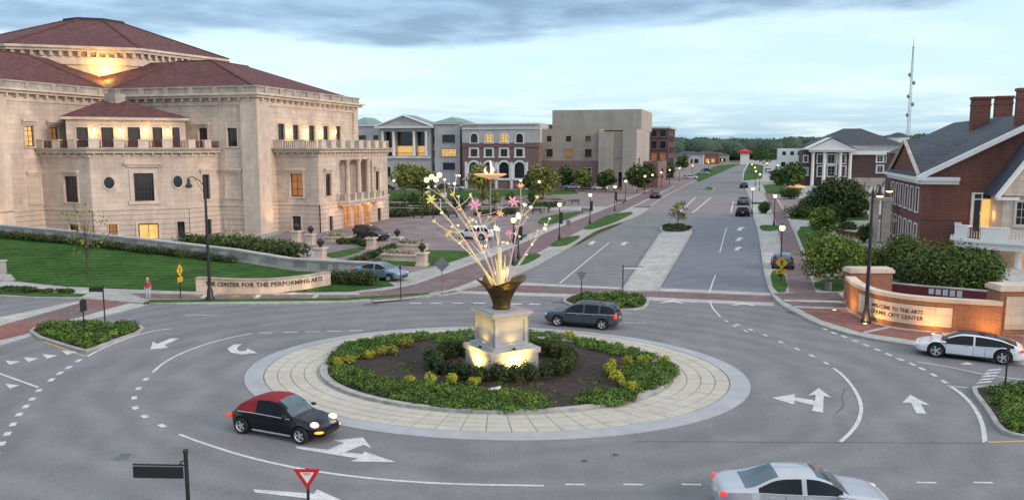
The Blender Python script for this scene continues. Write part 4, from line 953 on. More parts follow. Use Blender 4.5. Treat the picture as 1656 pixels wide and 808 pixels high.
for px, py, lab in ((1265, 370, 'lit lamp post behind the yellow walking sign'), (1253.5, 318, 'lit lamp post on the grass patch right of the road'), (1217.5, 306, 'lit lamp post beside the parking bay cars')):
    q = at(px, py, 4.55); ped_lamp((q[0], q[1], .13), lab, 'lamps along the right of the boulevard', banner=False)
for i_, (px, py) in enumerate(((1012, 293), (1043, 285), (1055, 283), (1069.5, 279), (1083, 275), (1099, 272), (1120, 268), (1146, 263), (1168, 259))):
    q = at(px, py, 4.6); ped_lamp((q[0], q[1], .1), ORD[i_] + ' lit lamp post going up the far left curb past the beige block', 'far lamps left of the boulevard', banner=False)
for i_, (px, py) in enumerate(((1229, 282), (1222.5, 277), (1221, 271), (1216, 266), (1240, 264), (1258, 267), (1282, 266))):
    q = at(px, py, 4.6); ped_lamp((q[0], q[1], .1), ORD[i_] + ' lit lamp post going up the far right curb and lot', 'far lamps right of the boulevard', banner=False)
for i_, (px, py) in enumerate(((637, 292), (735, 297), (743, 284), (842, 292), (872, 294), (888, 286))):
    q = at(px, py, 4.6); ped_lamp((q[0], q[1], .1), ORD[i_] + ' lit lamp post from the left on the plaza before the far facades', 'lamps on the far plaza', banner=False)
q = at(700, 289, 7.); mt = thing('floodlight_mast', 'mast with a cluster of bright lights before the pale palace building', 'light mast', (q[0], q[1], .1))
b = MB(); b.cyl((0, 0), .1, 0, 6.7, 8); b.tube([(0, 0, 6.2), (-1.0, 0, 6.4)], .05, 5); b.tube([(0, 0, 6.3), (1.05, 0, 7.2)], .05, 5); b.build('pole', M['black'], mt)
for k, kz in ((-1.0, 6.7), (-.2, 7.2), (.5, 6.75), (1.05, 7.5)): b = MB(); b.ball((k, 0, kz), .42, 10, 6); b.build('globe', M['lampglow'], mt, True)
def tall_lamp(loc, h, label, heads, lit):
    t = thing('tall_street_lamp', label, 'street lamp', loc, 0, 'tall lamps by the roundabout')
    b = MB(); b.lathe((0, 0, 0), [(.34, 0), (.34, .18), (.26, .3), (.22, .75), (.16, .95), (.13, 1.1)], 12); b.build('base', M['black'], t, True)
    b = MB(); b.lathe((0, 0, 0), [(.14, 1.1), (.11, h * .6), (.08, h), (.03, h + .3)], 10); b.build('pole', M['black'], t, True)
    for dx, dy, dz in heads:
        a = MB(); a.tube([(0, 0, h - .5), (dx * .35, dy * .35, h + .05), (dx * .8, dy * .8, h + .08 + dz), (dx, dy, h - .05 + dz)], .035, 6); a.tube([(0, 0, h - 1.0), (dx * .4, dy * .4, h - .35), (dx * .6, dy * .6, h + .02 + dz)], .02, 5); arm = a.build('arm', M['black'], t, True)
        a = MB(); a.lathe((dx, dy, h + dz), [(.04, .0), (.07, -.1), (.11, -.18), (.12, -.42), (.27, -.62), (.30, -.70), (.26, -.70)], 14); a.build('luminaire', M['black'], t, True)
        a = MB(); a.ball((dx, dy, h - .72 + dz), (.22, .22, .10), 12, 6); a.build('globe', M['lampglow'] if lit else M['glass'], t, True)
    return t
tall_lamp(at(340, 484, .14), 9.3, 'tall black lamp post with one bell-shaped head before the curved sign wall', [(-1.15, -.2, .25)], False)
tall_lamp(at(1400, 521, .14), 8.9, 'tall black lamp post with two lit heads before the brick entry wall', [(.42, -.1, .45), (1.25, .35, .75)], True)

# ================================================================== SIGNS
def post(t, h, r=.035, mat_='black'):
    b = MB(); b.cyl((0, 0), r, 0, h, 8); b.ball((0, 0, h), r * 1.4, 8, 4); return b.build('post', M[mat_], t, True)
def text_mesh(s, size, depth, mat_, name='lettering', bend=None):
    c = bpy.data.curves.new(name, 'FONT'); c.body = s; c.size = size; c.extrude = depth; c.align_x = 'CENTER'; c.align_y = 'CENTER'; c.resolution_u = 2; c.offset = .012 * size
    o = bpy.data.objects.new(name, c); COL.objects.link(o); me = bpy.data.meshes.new_from_object(o); bpy.data.objects.remove(o); me.materials.clear(); me.materials.append(M[mat_]); me.name = name
    return me
def blade(t, z, x0, x1, hgt, txt=None, col='black'):
    b = MB(); b.box((x0, -.025, z - hgt), (x1, .025, z)); bl_ = b.build('name_blade', M[col], t)
    b = MB(); b.box((min(x0, 0), -.018, z + .035), (max(x1, 0), .018, z + .075)); b.build('bracket_arm', M['black'], t)
    return bl_
P = at(300, 729, 3.6); t = thing('street_name_sign', 'black street-name blade on a black pole at the bottom left edge', 'street sign', (P[0], P[1], .0), -.04)
post(t, 3.6, .06); blade(t, 3.14, -1.52, -.1, .33)
b = MB(); b.tube([(0, 0, 3.4), (-.22, 0, 3.19)], .014, 5); b.tube([(-.1, 0, 3.2), (-.18, 0, 3.3), (-.05, 0, 3.33)], .012, 5); b.build('scroll_brace', M['black'], t)
P = at(497, 774, 2.3); t = thing('yield_sign', 'red and white triangular yield sign at the bottom edge', 'yield sign', (P[0], P[1], .0), 0)
b = MB(); b.cyl((0, .03), .045, 0, 2.62, 8); b.build('post', M['black'], t, True)
def tri(w, y, top, bot_, inner=None):
    m_ = MB(); a = [(-w, y, top), (0, y, bot_), (w, y, top)]; c_ = [(x, y + .02, z) for x, _, z in a]; m_.add(a + c_, [(0, 1, 2), (5, 4, 3), (0, 3, 4, 1), (1, 4, 5, 2), (2, 5, 3, 0)]); return m_
tri(.40, -.03, 2.62, 1.98).build('sign_plate', M['red'], t); tri(.215, -.034, 2.525, 2.185).build('white_panel', M['white'], t)
put('lettering', text_mesh('YIELD', .085, .002, 'red'), t, (0, -.038, 2.47)).rotation_euler = (pi / 2, 0, 0)
def name_sign(px, py, h, x0, x1, label, col='black', bh=.28):
    t = thing('street_name_sign', label, 'street sign', at(px, py, .14), 0); post(t, h, .045); blade(t, h - .15, x0, x1, bh, None, col); return t
name_sign(170, 521, 2.55, -.95, -.06, 'black name blade on a pole at the back of the left traffic island')
t = thing('narrow_sign', 'narrow black sign seen edge-on in the middle of the left traffic island', 'road sign', at(137, 542, .14), radians(80)); post(t, 2.35, .045); b = MB(); b.box((-.3, -.05, 1.55), (.3, -.03, 2.3)); b.build('sign_plate', M['black'], t)
name_sign(1007, 473, 2.25, .06, 1.75, 'thin pale name blade on the pole at the tip of the median', 'white', .12)
def back_sign(px, py, h, kind, w, label, cat='road sign', z=.14, rz=0, postmat='grey_metal', plate='grey_metal'):
    t = thing('road_sign', label, cat, at(px, py, z), rz); b = MB(); b.cyl((0, .03), .04, 0, h, 8); b.build('post', M[postmat], t, True)
    b = MB(); ps = {'dia': [(0, -w), (w, 0), (0, w), (-w, 0)], 'tri': [(-w, w * .8), (0, -w * .9), (w, w * .8)], 'rect': [(-w * .7, -w), (w * .7, -w), (w * .7, w), (-w * .7, w)], 'pent': [(-w * .8, -w), (w * .8, -w), (w, 0), (0, w), (-w, 0)]}[kind]
    a = [(x, -.012, h - w + q) for x, q in ps]; c_ = [(x, .012, z_) for x, _, z_ in a]; n_ = len(a)
    b.add(a + c_, [tuple(range(n_)), tuple(range(n_, 2 * n_))[::-1]] + [(i, n_ + i, n_ + (i + 1) % n_, (i + 1) % n_) for i in range(n_)]); b.build('sign_plate', M[plate], t); return t
back_sign(715, 474, 3.0, 'dia', .62, 'grey back of a diamond sign on the little verge left of the pedestal'); 
b = MB(); b.box((-.22, -.02, 1.0), (.22, .0, 1.75)); 
back_sign(940, 484, 2.25, 'tri', .42, 'back of a triangular yield sign in the island behind the grey suv', plate='grey_metal', postmat='black')
back_sign(648, 483, 2.6, 'rect', .12, 'thin black post sign left of the walkway by the blue sedan', plate='black', postmat='black')
back_sign(1626, 626, 2.1, 'rect', .12, 'thin black post sign standing in the right traffic island', plate='black', postmat='black')
back_sign(919, 378, 1.9, 'rect', .42, 'small grey sign back beside the second grass strip', plate='grey_metal')
def walk_sign(px, py, h, w, label, rz):
    t = thing('crossing_sign', label, 'crossing sign', at(px, py, .14), rz); b = MB(); b.cyl((0, .04), .045, 0, h, 8); b.build('post', M['black'], t, True)
    b = MB(); zc = h - w
    b.add([(0, -.01, zc - w), (w, -.01, zc), (0, -.01, zc + w), (-w, -.01, zc), (0, .015, zc - w), (w, .015, zc), (0, .015, zc + w), (-w, .015, zc)], [(0, 1, 2, 3), (7, 6, 5, 4), (0, 4, 5, 1), (1, 5, 6, 2), (2, 6, 7, 3), (3, 7, 4, 0)]); b.build('diamond_plate', M['yellow'], t)
    b = MB(); k = w * .11; y0, y1 = -.016, -.0105
    b.ball((0, -.013, zc + w * .48), (k, .004, k), 8, 4)
    for q in ([(-.10, .36), (.10, .36), (.12, -.06), (-.08, -.06)], [(-.08, -.06), (.05, -.06), (-.14, -.55), (-.24, -.5)], [(0, -.06), (.12, -.06), (.26, -.5), (.16, -.55)], [(-.10, .34), (-.08, .2), (-.3, 0), (-.34, .08)], [(.08, .34), (.1, .2), (.32, .04), (.34, .12)]):
        p_ = [(x * w, y0, zc + z * w) for x, z in q]; b.add(p_, [(0, 1, 2, 3)])
    b.build('walking_figure', M['black'], t)
    b = MB(); b.box((-w * .8, -.01, zc - w * 1.75), (w * .8, .015, zc - w * 1.02)); b.build('arrow_plate', M['yellow'], t)
    b = MB(); q = zc - w * 1.38; b.add([(-.5 * w, -.016, q - .2 * w), (-.1 * w, -.016, q - .22 * w), (-.2 * w, -.016, q - .1 * w), (.4 * w, -.016, q + .2 * w), (.3 * w, -.016, q + .26 * w), (-.28 * w, -.016, q - .02 * w), (-.38 * w, -.016, q + .08 * w)], [(0, 1, 2, 3, 4, 5, 6)]); b.build('arrow', M['black'], t)
    return t
walk_sign(1263, 455, 2.25, .56, 'yellow diamond walking sign with arrow plate on the right grass strip', -.15)
walk_sign(293, 482, 2.75, .52, 'yellow walking sign turned away beside the left sidewalk', radians(88))
# pedestrian
t = thing('person', 'person in a red top and pale trousers standing by the left brick crossing', 'person', at(240, 482, .12), .3)
def skin_body():
    me = bpy.data.meshes.new('body')
    J = [(0, 0, .84), (0, 0, 1.02), (0, 0, 1.24), (0, 0, 1.32), (0, -.02, 1.45), (0, -.02, 1.56), (.17, 0, 1.25), (.21, .02, .98), (.20, -.06, .76), (.20, -.07, .68), (-.17, 0, 1.25), (-.22, .02, .98), (-.21, -.05, .76), (-.21, -.06, .68), (.09, 0, .80), (.10, -.02, .44), (.10, .02, .07), (.11, -.13, .03), (-.09, 0, .80), (-.10, .02, .44), (-.10, .05, .07), (-.11, -.10, .03)]
    R_ = [(.15, .11), (.14, .10), (.16, .10), (.06, .06), (.10, .11), (.08, .09), (.06, .06), (.045, .045), (.035, .03), (.04, .02), (.06, .06), (.045, .045), (.035, .03), (.04, .02), (.10, .10), (.065, .065), (.045, .045), (.04, .03), (.10, .10), (.065, .065), (.045, .045), (.04, .03)]
    E_ = [(0, 1), (1, 2), (2, 3), (3, 4), (4, 5), (2, 6), (6, 7), (7, 8), (8, 9), (2, 10), (10, 11), (11, 12), (12, 13), (0, 14), (14, 15), (15, 16), (16, 17), (0, 18), (18, 19), (19, 20), (20, 21)]
    me.from_pydata(J, E_, []); o = put('body', me, t)
    o.modifiers.new('skin', 'SKIN'); sv = me.skin_vertices[0].data
    for i, r in enumerate(R_): sv[i].radius = r
    sv[0].use_root = True; sb = o.modifiers.new('sub', 'SUBSURF'); sb.levels = sb.render_levels = 2; me.materials.append(M['denim']); return o
skin_body()
b = MB(); b.lathe((0, 0, 0), [(.185, .86), (.19, 1.0), (.205, 1.18), (.19, 1.28), (.09, 1.34)], 14, caps=False)
for s in (1, -1): b.tube([(s * .15, 0, 1.27), (s * .19, .01, 1.15), (s * .215, .02, 1.0)], [.075, .07, .062], 8)
b.build('red_top', M['hydrant'], t, True)
b = MB(); b.ball((0, -.02, 1.51), (.105, .12, .14), 12, 8); hd = b.build('head', M['skin'], t, True)
b = MB(); b.ball((0, .01, 1.56), (.115, .125, .115), 12, 8); b.build('hair', M['hair'], t, True)

# ================================================================== BUILDINGS
WIN = {}
def win_mesh(w, h, style, frm, nx, nz):
    key = (round(w, 1), round(h, 1), style, frm, nx, nz)
    if key in WIN: return WIN[key]
    b = MB(); e = min(.14, w * .09)
    b.box((0, .16, 0), (e, .30, h)); b.box((w - e, .16, 0), (w, .30, h)); b.box((e, .16, 0), (w - e, .30, e)); b.box((e, .16, h - e), (w - e, .30, h))
    g = e * .45
    for i in range(1, nx): x = w * i / nx; b.box((x - g / 2, .20, e), (x + g / 2, .28, h - e))
    for i in range(1, nz): z = h * i / nz; b.box((e, .205, z - g / 2), (w - e, .275, z + g / 2))
    p = MB(); p.box((e * .5, .245, e * .5), (w - e * .5, .255, h - e * .5))
    WIN[key] = (b.mesh('window', M[frm]), p.mesh('pane', M[{'dark': 'glass', 'lit': 'glass_lit', 'warm': 'glass_warm'}[style]])); return WIN[key]
class Bld:
    def __init__(s, name, label, cat, o, rz=UA, group=None):
        s.o = o; s.rz = rz; s.r = thing(name, label, cat, (o[0], o[1], 0), rz, group); s.x = (cos(rz), sin(rz)); s.y = (-sin(rz), cos(rz))
    def w(s, x, y): return (s.o[0] + x * s.x[0] + y * s.y[0], s.o[1] + x * s.x[1] + y * s.y[1])
    def loc(s, X, Y):
        a, b = X - s.o[0], Y - s.o[1]; return (a * s.x[0] + b * s.x[1], a * s.y[0] + b * s.y[1])
    def px(s, p0, p1, q):
        """photo rectangle (left, right, top, bottom) -> rectangle on the wall p0-p1"""
        P0, P1 = s.w(*p0), s.w(*p1); L = hypot(P1[0] - P0[0], P1[1] - P0[1]); d = ((P1[0] - P0[0]) / L, (P1[1] - P0[1]) / L); z = 6.
        for _ in range(3):
            u0, u1 = hit(P0, d, q[0], z), hit(P0, d, q[1], z); ym = P0[1] + d[1] * (u0 + u1) / 2; v0, v1 = zat(ym, q[3]), zat(ym, q[2]); z = (v0 + v1) / 2
        return (u0, u1, v0, v1)
    def pz(s, p, py): return zat(s.w(*p)[1], py)
    def wall(s, p0, p1, layers, ops=(), thick=.35, name='wall'):
        """layers: (z0, z1, material, outward offset).  ops: (u0,u1,v0,v1,style,opts)"""
        L = hypot(p1[0] - p0[0], p1[1] - p0[1]); d = ((p1[0] - p0[0]) / L, (p1[1] - p0[1]) / L); nr = (d[1], -d[0]); mats = []; b = MB(); rz = atan2(d[1], d[0])
        def P(u, v, n=0.): return (p0[0] + d[0] * u + nr[0] * n, p0[1] + d[1] * u + nr[1] * n, v)
        for z0, z1, mt, off in layers:
            if mt not in mats: mats.append(mt)
            mi = mats.index(mt); os_ = [(max(.01, o[0]), min(L - .01, o[1]), max(o[2], z0), min(o[3], z1), o) for o in ops if o[2] < z1 - .01 and o[3] > z0 + .01 and o[4] not in ('oval', 'blind')]
            us = sorted({0., L} | {q for o in os_ for q in o[:2]}); zs = sorted({z0, z1} | {q for o in os_ for q in o[2:4]})
            for i in range(len(us) - 1):
                for j in range(len(zs) - 1):
                    a, c, e, g = us[i], us[i + 1], zs[j], zs[j + 1]
                    if c - a < 1e-4 or g - e < 1e-4: continue
                    um, zm = (a + c) / 2, (e + g) / 2
                    if any(o[0] < um < o[1] and o[2] < zm < o[3] for o in os_): continue
                    b.add([P(a, e, off), P(c, e, off), P(c, g, off), P(a, g, off)], [(0, 1, 2, 3)], mi)
            if off: b.add([P(0, z1, off), P(L, z1, off), P(L, z1, 0), P(0, z1, 0)], [(0, 1, 2, 3)], mi)
            for u0, u1, v0, v1, o in os_:
                k = thick if o[4] != 'deep' else (o[5] or {}).get('depth', 2.); op = o[5] or {} if len(o) > 5 else {}
                for q in ([(u0, v0), (u0, v1)], [(u1, v1), (u1, v0)], [(u0, v1), (u1, v1)], [(u1, v0), (u0, v0)]):
                    b.add([P(*q[0], off), P(*q[1], off), P(*q[1], -k), P(*q[0], -k)], [(0, 1, 2, 3)], mi)
                if o[4] == 'deep': b.add([P(u0, v0, -k), P(u1, v0, -k), P(u1, v1, -k), P(u0, v1, -k)], [(0, 1, 2, 3)], mi)
                if op.get('arch'):
                    r = (u1 - u0) / 2; c_ = (u0 + u1) / 2; zc = o[3] - r; n_ = 10; arc = [(c_ + r * cos(pi - pi * i / n_), zc + r * sin(pi - pi * i / n_)) for i in range(n_ + 1)]
                    for i in range(n_):
                        a1, a2 = arc[i], arc[i + 1]; b.add([P(*a1, off), P(*a2, off), P(a2[0], o[3] + .001, off), P(a1[0], o[3] + .001, off)], [(0, 1, 2, 3)], mi)
                        b.add([P(*a1, off), P(*a2, off), P(*a2, -.2), P(*a1, -.2)], [(0, 1, 2, 3)], mi)
        b.build(name, [M[q] for q in mats], s.r)
        tr = MB()
        for o in ops:
            u0, u1, v0, v1, st = o[:5]; op = o[5] if len(o) > 5 and o[5] else {}; w, h = u1 - u0, v1 - v0; tm = op.get('trim', 'lime_trim'); off = 0
            for z0, z1, mt, of in layers:
                if z0 <= (v0 + v1) / 2 <= z1: off = of
            T = Matrix.Translation((p0[0] + d[0] * u0 + nr[0] * off, p0[1] + d[1] * u0 + nr[1] * off, v0)) @ Matrix.Rotation(rz, 4, 'Z')
            if st in ('dark', 'lit', 'warm'):
                wm, pm = win_mesh(w, h, st, op.get('frame', 'frame'), op.get('nx', 2), op.get('nz', 3))
                wo = put(op.get('name', 'window'), wm, s.r, (p0[0] + d[0] * u0 + nr[0] * off, p0[1] + d[1] * u0 + nr[1] * off, v0), rz); wo.scale = (w / round(w, 1), 1, h / round(h, 1)) if round(w, 1) > 0 and round(h, 1) > 0 else (1, 1, 1)
                put('pane', pm, wo)
            k = MB(); f = op.get('fw', .22)
            if st == 'oval':
                nn = 24; a, c_ = w / 2, h / 2; vs = []
                for i in range(nn):
                    x, z = cos(2 * pi * i / nn), sin(2 * pi * i / nn)
                    for q, y in ((1.22, 0), (1.22, -.14), (1.0, -.14), (1.0, -.02)): vs.append((a + a * q * x, y, c_ + c_ * q * z))
                k.add(vs, [(i * 4 + j, i * 4 + j + 1, ((i + 1) % nn) * 4 + j + 1, ((i + 1) % nn) * 4 + j) for i in range(nn) for j in range(3)])
                g = MB(); g.add([(a + a * 1.02 * cos(2 * pi * i / nn), -.03, c_ + c_ * 1.02 * sin(2 * pi * i / nn)) for i in range(nn)], [tuple(range(nn))])
                g.box((a - .03, -.06, .05), (a + .03, -.035, h - .05)); g.box((.05, -.062, c_ - .03), (w - .05, -.036, c_ + .03))
                ov = put('oval_window', g.xf(T).mesh('oval_window', M['glass']), s.r)
            elif st == 'blind':
                k.box((-f, -.10, 0), (0, .0, h)); k.box((w, -.10, 0), (w + f, .0, h)); k.box((-f, -.10, h), (w + f, .0, h + f)); k.box((-f * 1.5, -.22, -f), (w + f * 1.5, .0, 0))
            elif f:
                if op.get('arch'):
                    r = w / 2; nn = 12; vs = []
                    for i in range(nn + 1):
                        x, z = cos(pi - pi * i / nn), sin(pi - pi * i / nn)
                        for q, y in ((r, -.0), (r, -.1), (r + f, -.1), (r + f, 0)): vs.append((r + q * x, y, h - r + q * z))
                    k.add(vs, [(i * 4 + j, i * 4 + j + 1, i * 4 + j + 5, i * 4 + j + 4) for i in range(nn) for j in range(3)])
                    k.box((-f, -.1, 0), (0, 0, h - r)); k.box((w, -.1, 0), (w + f, 0, h - r))
                else: k.box((-f, -.10, -.0), (0, .0, h + f)); k.box((w, -.10, 0), (w + f, .0, h + f)); k.box((0, -.10, h), (w, .0, h + f))
                k.box((-f * 1.4, -.2, -f * .8), (w + f * 1.4, .0, 0))
            if op.get('hood'): z = h + f * 2.2; k.box((-f * 2, -.45, z), (w + f * 2, 0, z + .28)); k.box((-f * 1.4, -.25, z - .3), (w + f * 1.4, 0, z))
            if k.v: tr.join(k.xf(T), 0) if tm == 'lime_trim' else s_trim(s, k.xf(T), tm)
        if tr.v: stuff(tr.build('window_surround', M['lime_trim'], s.r))
    def band(s, pts, z0, z1, out, mt='lime_trim', inn=.06, name='cornice', end=0.):
        n = len(pts); O, I = [], []
        for i, p in enumerate(pts):
            a = Vector(pts[max(i - 1, 0)]); c = Vector(p); e = Vector(pts[min(i + 1, n - 1)])
            d1 = (c - a).normalized() if i else (e - c).normalized(); d2 = (e - c).normalized() if i < n - 1 else d1
            n1, n2 = Vector((d1.y, -d1.x)), Vector((d2.y, -d2.x)); m_ = n1 + n2; m_ = m_ / m_.dot(n1)
            c = c - d1 * end if i == 0 else (c + d2 * end if i == n - 1 else c)
            O.append((c.x + m_.x * out, c.y + m_.y * out)); I.append((c.x - m_.x * inn, c.y - m_.y * inn))
        b = MB()
        for i in range(n - 1):
            q = [O[i], O[i + 1], I[i + 1], I[i]]; vs = [(*p, z0) for p in q] + [(*p, z1) for p in q]; fs = [(3, 2, 1, 0), (4, 5, 6, 7), (0, 1, 5, 4), (2, 3, 7, 6)]
            if i == 0: fs.append((3, 0, 4, 7))
            if i == n - 2: fs.append((1, 2, 6, 5))
            b.add(vs, fs)
        return b.build(name, M[mt], s.r)
    def brackets(s, pts, z0, z1, out, step, w=.25, mt='lime_trim'):
        b = MB()
        for a, c in zip(pts, pts[1:]):
            L = hypot(c[0] - a[0], c[1] - a[1]); d = ((c[0] - a[0]) / L, (c[1] - a[1]) / L); n = max(1, int(L / step)); rz = atan2(d[1], d[0])
            for i in range(n):
                u = L * (i + .5) / n; k = MB(); k.box((-w / 2, -out, z0), (w / 2, .0, z1)); b.join(k.xf(Matrix.Translation((a[0] + d[0] * u, a[1] + d[1] * u, 0)) @ Matrix.Rotation(rz, 4, 'Z')))
        return stuff(b.build('bracket', M[mt], s.r))
    def part(s, name, b, mt, smooth=False): return b.build(name, [M[q] for q in mt] if isinstance(mt, (list, tuple)) else M[mt], s.r, smooth)
    def roof(s, faces, mt='tile', name='roof', eave=None):
        b = MB()
        for f in faces: b.poly(f)
        return s.part(name, b, mt)
TR = {}
def s_trim(s, k, tm): stuff(s.part('window_surround', k, tm))

# ------------------------------------------------------------------ concert hall
A0 = at2(422, 380); H_ = Bld('concert_hall', 'large domed limestone concert hall with dark red tiled roofs at the left', 'concert hall', A0)
S1 = hit(A0, U, 448, 6.); PPt = along(A0, U, S1); DP = hit(PPt, V, 516, 6.); S2 = S1 + hit(along(PPt, V, DP), U, 627, 6.); SE = max(hit(A0, U, 577, 15.), S2 - 4)
XI = -24.; ZS, ZB, ZC, ZP = 3.95, 12.0, 19.2, 20.2
P0, P1, P2, P3 = (XI, -12.4), (-15.8, -12.9), (-7.3, -5.4), (-6.4, 0.)
LAY = [(-.2, ZS, 'lime_base', .12), (ZS, ZC, 'lime', 0.)]
def ops(p0, p1, L): return [(*H_.px(p0, p1, q[0]), q[1], q[2] if len(q) > 2 else {}) for q in L]
H_.wall((XI, -24), (XI, 0), LAY, ops((XI, -24), (XI, 0), [((40, 55, 203, 237), 'lit', {'nx': 2, 'nz': 4, 'frame': 'frame', 'hood': True}), ((80, 94, 205, 237), 'warm', {'hood': True}), ((48, 65, 286, 328), 'blind', {'hood': True})]))
H_.wall((XI, 0), (0, 0), LAY, ops((XI, 0), (0, 0), [((322, 336, 207, 238), 'dark', {'hood': True}), ((368, 384, 207, 237), 'dark', {'fw': .18}), ((366, 388, 281, 319), 'blind', {'hood': True}), ((366, 405, 352, 381), 'blind', {'fw': .15})]))
H_.wall((0, 0), (0, SE), LAY, ops((0, 0), (0, SE), [((449, 460, 200, 228), 'dark', {'hood': False, 'fw': .15}), ((473, 483, 202, 228), 'dark', {'fw': .12}), ((499, 509, 203, 228), 'dark', {'fw': .12}), ((522, 531, 204, 228), 'dark', {'fw': .12}), ((543, 551, 204, 228), 'dark', {'fw': .12})]))
H_.wall((0, SE), (-26, SE), LAY); H_.wall((-46, -24), (XI, -24), LAY)
main = [(-46, -24), (XI, -24), (XI, 0), (0, 0), (0, SE), (-26, SE)]
H_.band(main, ZS, ZS + .22, .28, name='string_course'); H_.band(main, 17.7, 18.15, .14, name='frieze'); H_.band(main, ZC - .55, ZC - .2, .75); H_.band(main, ZC - .2, ZC + .05, 1.1)
H_.band(main, ZC + .05, ZP - .15, .35, 'lime_weather', .9, 'parapet'); H_.band(main, ZP - .15, ZP + .05, .5, 'lime_weather', 1.0, 'parapet_coping')
H_.brackets(main, ZC - .95, ZC - .55, .65, 1.5); H_.brackets(main, ZC + .06, ZP - .0, .55, 3.6, .7, 'lime_weather')
for q0, q1 in (((-2.3, -.3, 0), (-.0, .0, ZC - .6)), ((.0, -.3, 0), (.3, 2.6, ZC - .6)), ((XI, -19.4, 0), (XI + .28, -17.2, ZC - .6)), ((XI, -24, 0), (XI + .28, -21.5, ZC - .6)), ((0, SE - 1.6, 13), (.28, SE + .01, ZC - .6))):
    b = MB(); b.box(q0, q1); H_.part('pilaster', b, 'lime_trim')
# roofs of the two arms
e = .2; R1, R0 = (-14., 10., 24.9), (-20., 10., 24.9); L1, L0 = (XI - 10, -10., 24.9), (XI - 10, -4., 24.9); zr = ZP - .1
H_.roof([[(XI, 0, zr), (-e, e, zr), R1, R0], [(-e, e, zr), (-e, SE - e, zr), (-14, SE - 10, 24.9), R1], [(-e, SE - e, zr), (-30, SE - e, zr), (-30, SE - 10, 24.9), (-14, SE - 10, 24.9)], [R0, R1, (-14, SE - 10, 24.9), (-30, SE - 10, 24.9), (-30, 10, 24.9)], [(XI, 0, zr), R0, (-30, 10, 24.9), (-30, 0, zr)]], name='right_wing_roof')
H_.roof([[(XI, 0, zr), L0, L1, (XI - e, -24 + e, zr)], [(XI - e, -24 + e, zr), L1, (-46, -10, 24.9), (-46, -24 + e, zr)], [L0, (XI - 12, 4, 24.9), (-46, 4, 24.9), (-46, -10, 24.9), L1], [(XI, 0, zr), (XI - 12, 12, 24.9), (XI - 12, 4, 24.9), L0]], name='left_wing_roof')
b = MB()
for p, q in (((-e, e, zr), R1), (R1, R0), (R1, (-14, SE - 10, 24.9)), ((XI, 0, zr), R0), ((XI, 0, zr), L0), (L0, L1), (L1, (XI - e, -24 + e, zr))): b.tube([p, q], .16, 6)
H_.part('hip_tile', b, 'tile')
# rotunda
ROT8 = radians(15); k_ = 20.; IC = H_.w(XI, 0); RC = H_.loc(IC[0] + k_ * (U[0] - V[0]), IC[1] + k_ * (U[1] - V[1])); RCW = H_.w(*RC); RR = 23.3
ZE = zat(RCW[1] - RR, 70); ZT = zat(RCW[1], 33); a0 = -UA + radians(-90) + .06 + radians(-22.5 + 22.5 * 0) - radians(0) + ROT8
ROT8_ = 0
def octa(r, z, n=8): return [(RC[0] + r * cos(a0 + 2 * pi * i / n), RC[1] + r * sin(a0 + 2 * pi * i / n), z) for i in range(n)]
b = MB(); lo, hi = octa(RR - 1.3, 18.), octa(RR - 1.3, ZE - .6)
for i in range(8): b.poly([lo[i], lo[(i + 1) % 8], hi[(i + 1) % 8], hi[i]])
H_.part('drum', b, 'lime')
def octband(r0, r1, z0, z1, mt, nm):
    b = MB(); q = [octa(r0, z0), octa(r1, z0), octa(r1, z1), octa(r0, z1)]
    for i in range(8):
        j = (i + 1) % 8
        for m_ in range(3): b.poly([q[m_][i], q[m_][j], q[m_ + 1][j], q[m_ + 1][i]])
    H_.part(nm, b, mt)
octband(RR - 1.35, RR - .95, ZE - 2.6, ZE - 1.5, 'lime_trim', 'drum_frieze'); octband(RR - 1.4, RR - .35, ZE - .75, ZE - .35, 'lime_trim', 'drum_cornice'); octband(RR - 1.4, RR, ZE - .35, ZE, 'lime_trim', 'drum_eave')
b = MB(); o8 = octa(RR - 1.3, 0)
for i in range(8):
    p, q = o8[i], o8[(i + 1) % 8]
    for m_ in range(14):
        t_ = (m_ + .5) / 14; x, y = p[0] + (q[0] - p[0]) * t_, p[1] + (q[1] - p[1]) * t_; kx, ky = x - RC[0], y - RC[1]; l = hypot(kx, ky); kx /= l; ky /= l
        kk = MB(); kk.box((0, -.16, ZE - 1.45), (.8, .16, ZE - .76)); b.join(kk.xf(Matrix.Translation((x, y, 0)) @ Matrix.Rotation(atan2(ky, kx), 4, 'Z')))
stuff(H_.part('drum_bracket', b, 'lime_trim'))
b = MB(); lo, hi = octa(RR - .05, ZE), octa(4.7, ZT - .6)
for i in range(8): b.poly([lo[i], lo[(i + 1) % 8], hi[(i + 1) % 8], hi[i]])
b.poly(hi); H_.part('rotunda_roof', b, 'tile')
b = MB()
for i in range(8): b.tube([lo[i], hi[i]], .2, 6)
H_.part('hip_tile', b, 'tile')
octband(4.2, 5.0, ZT - .9, ZT - .25, 'roofdark', 'roof_cap'); b = MB(); b.poly(octa(4.98, ZT - .26)); b.xf(Matrix.Identity(4)); H_.part('roof_cap_top', b, 'roofdark')
lp = H_.w(XI - 1.4, 1.4); 
lamp('SPOT', (XI - 4.3, 4.3, 22.9), 1500, (1, .55, .10), H_.r, .3, (-.40, .40, .85), 150); lamp('POINT', (XI - 3.2, 3.2, 22.3), 420, (1, .58, .12), H_.r, .3)
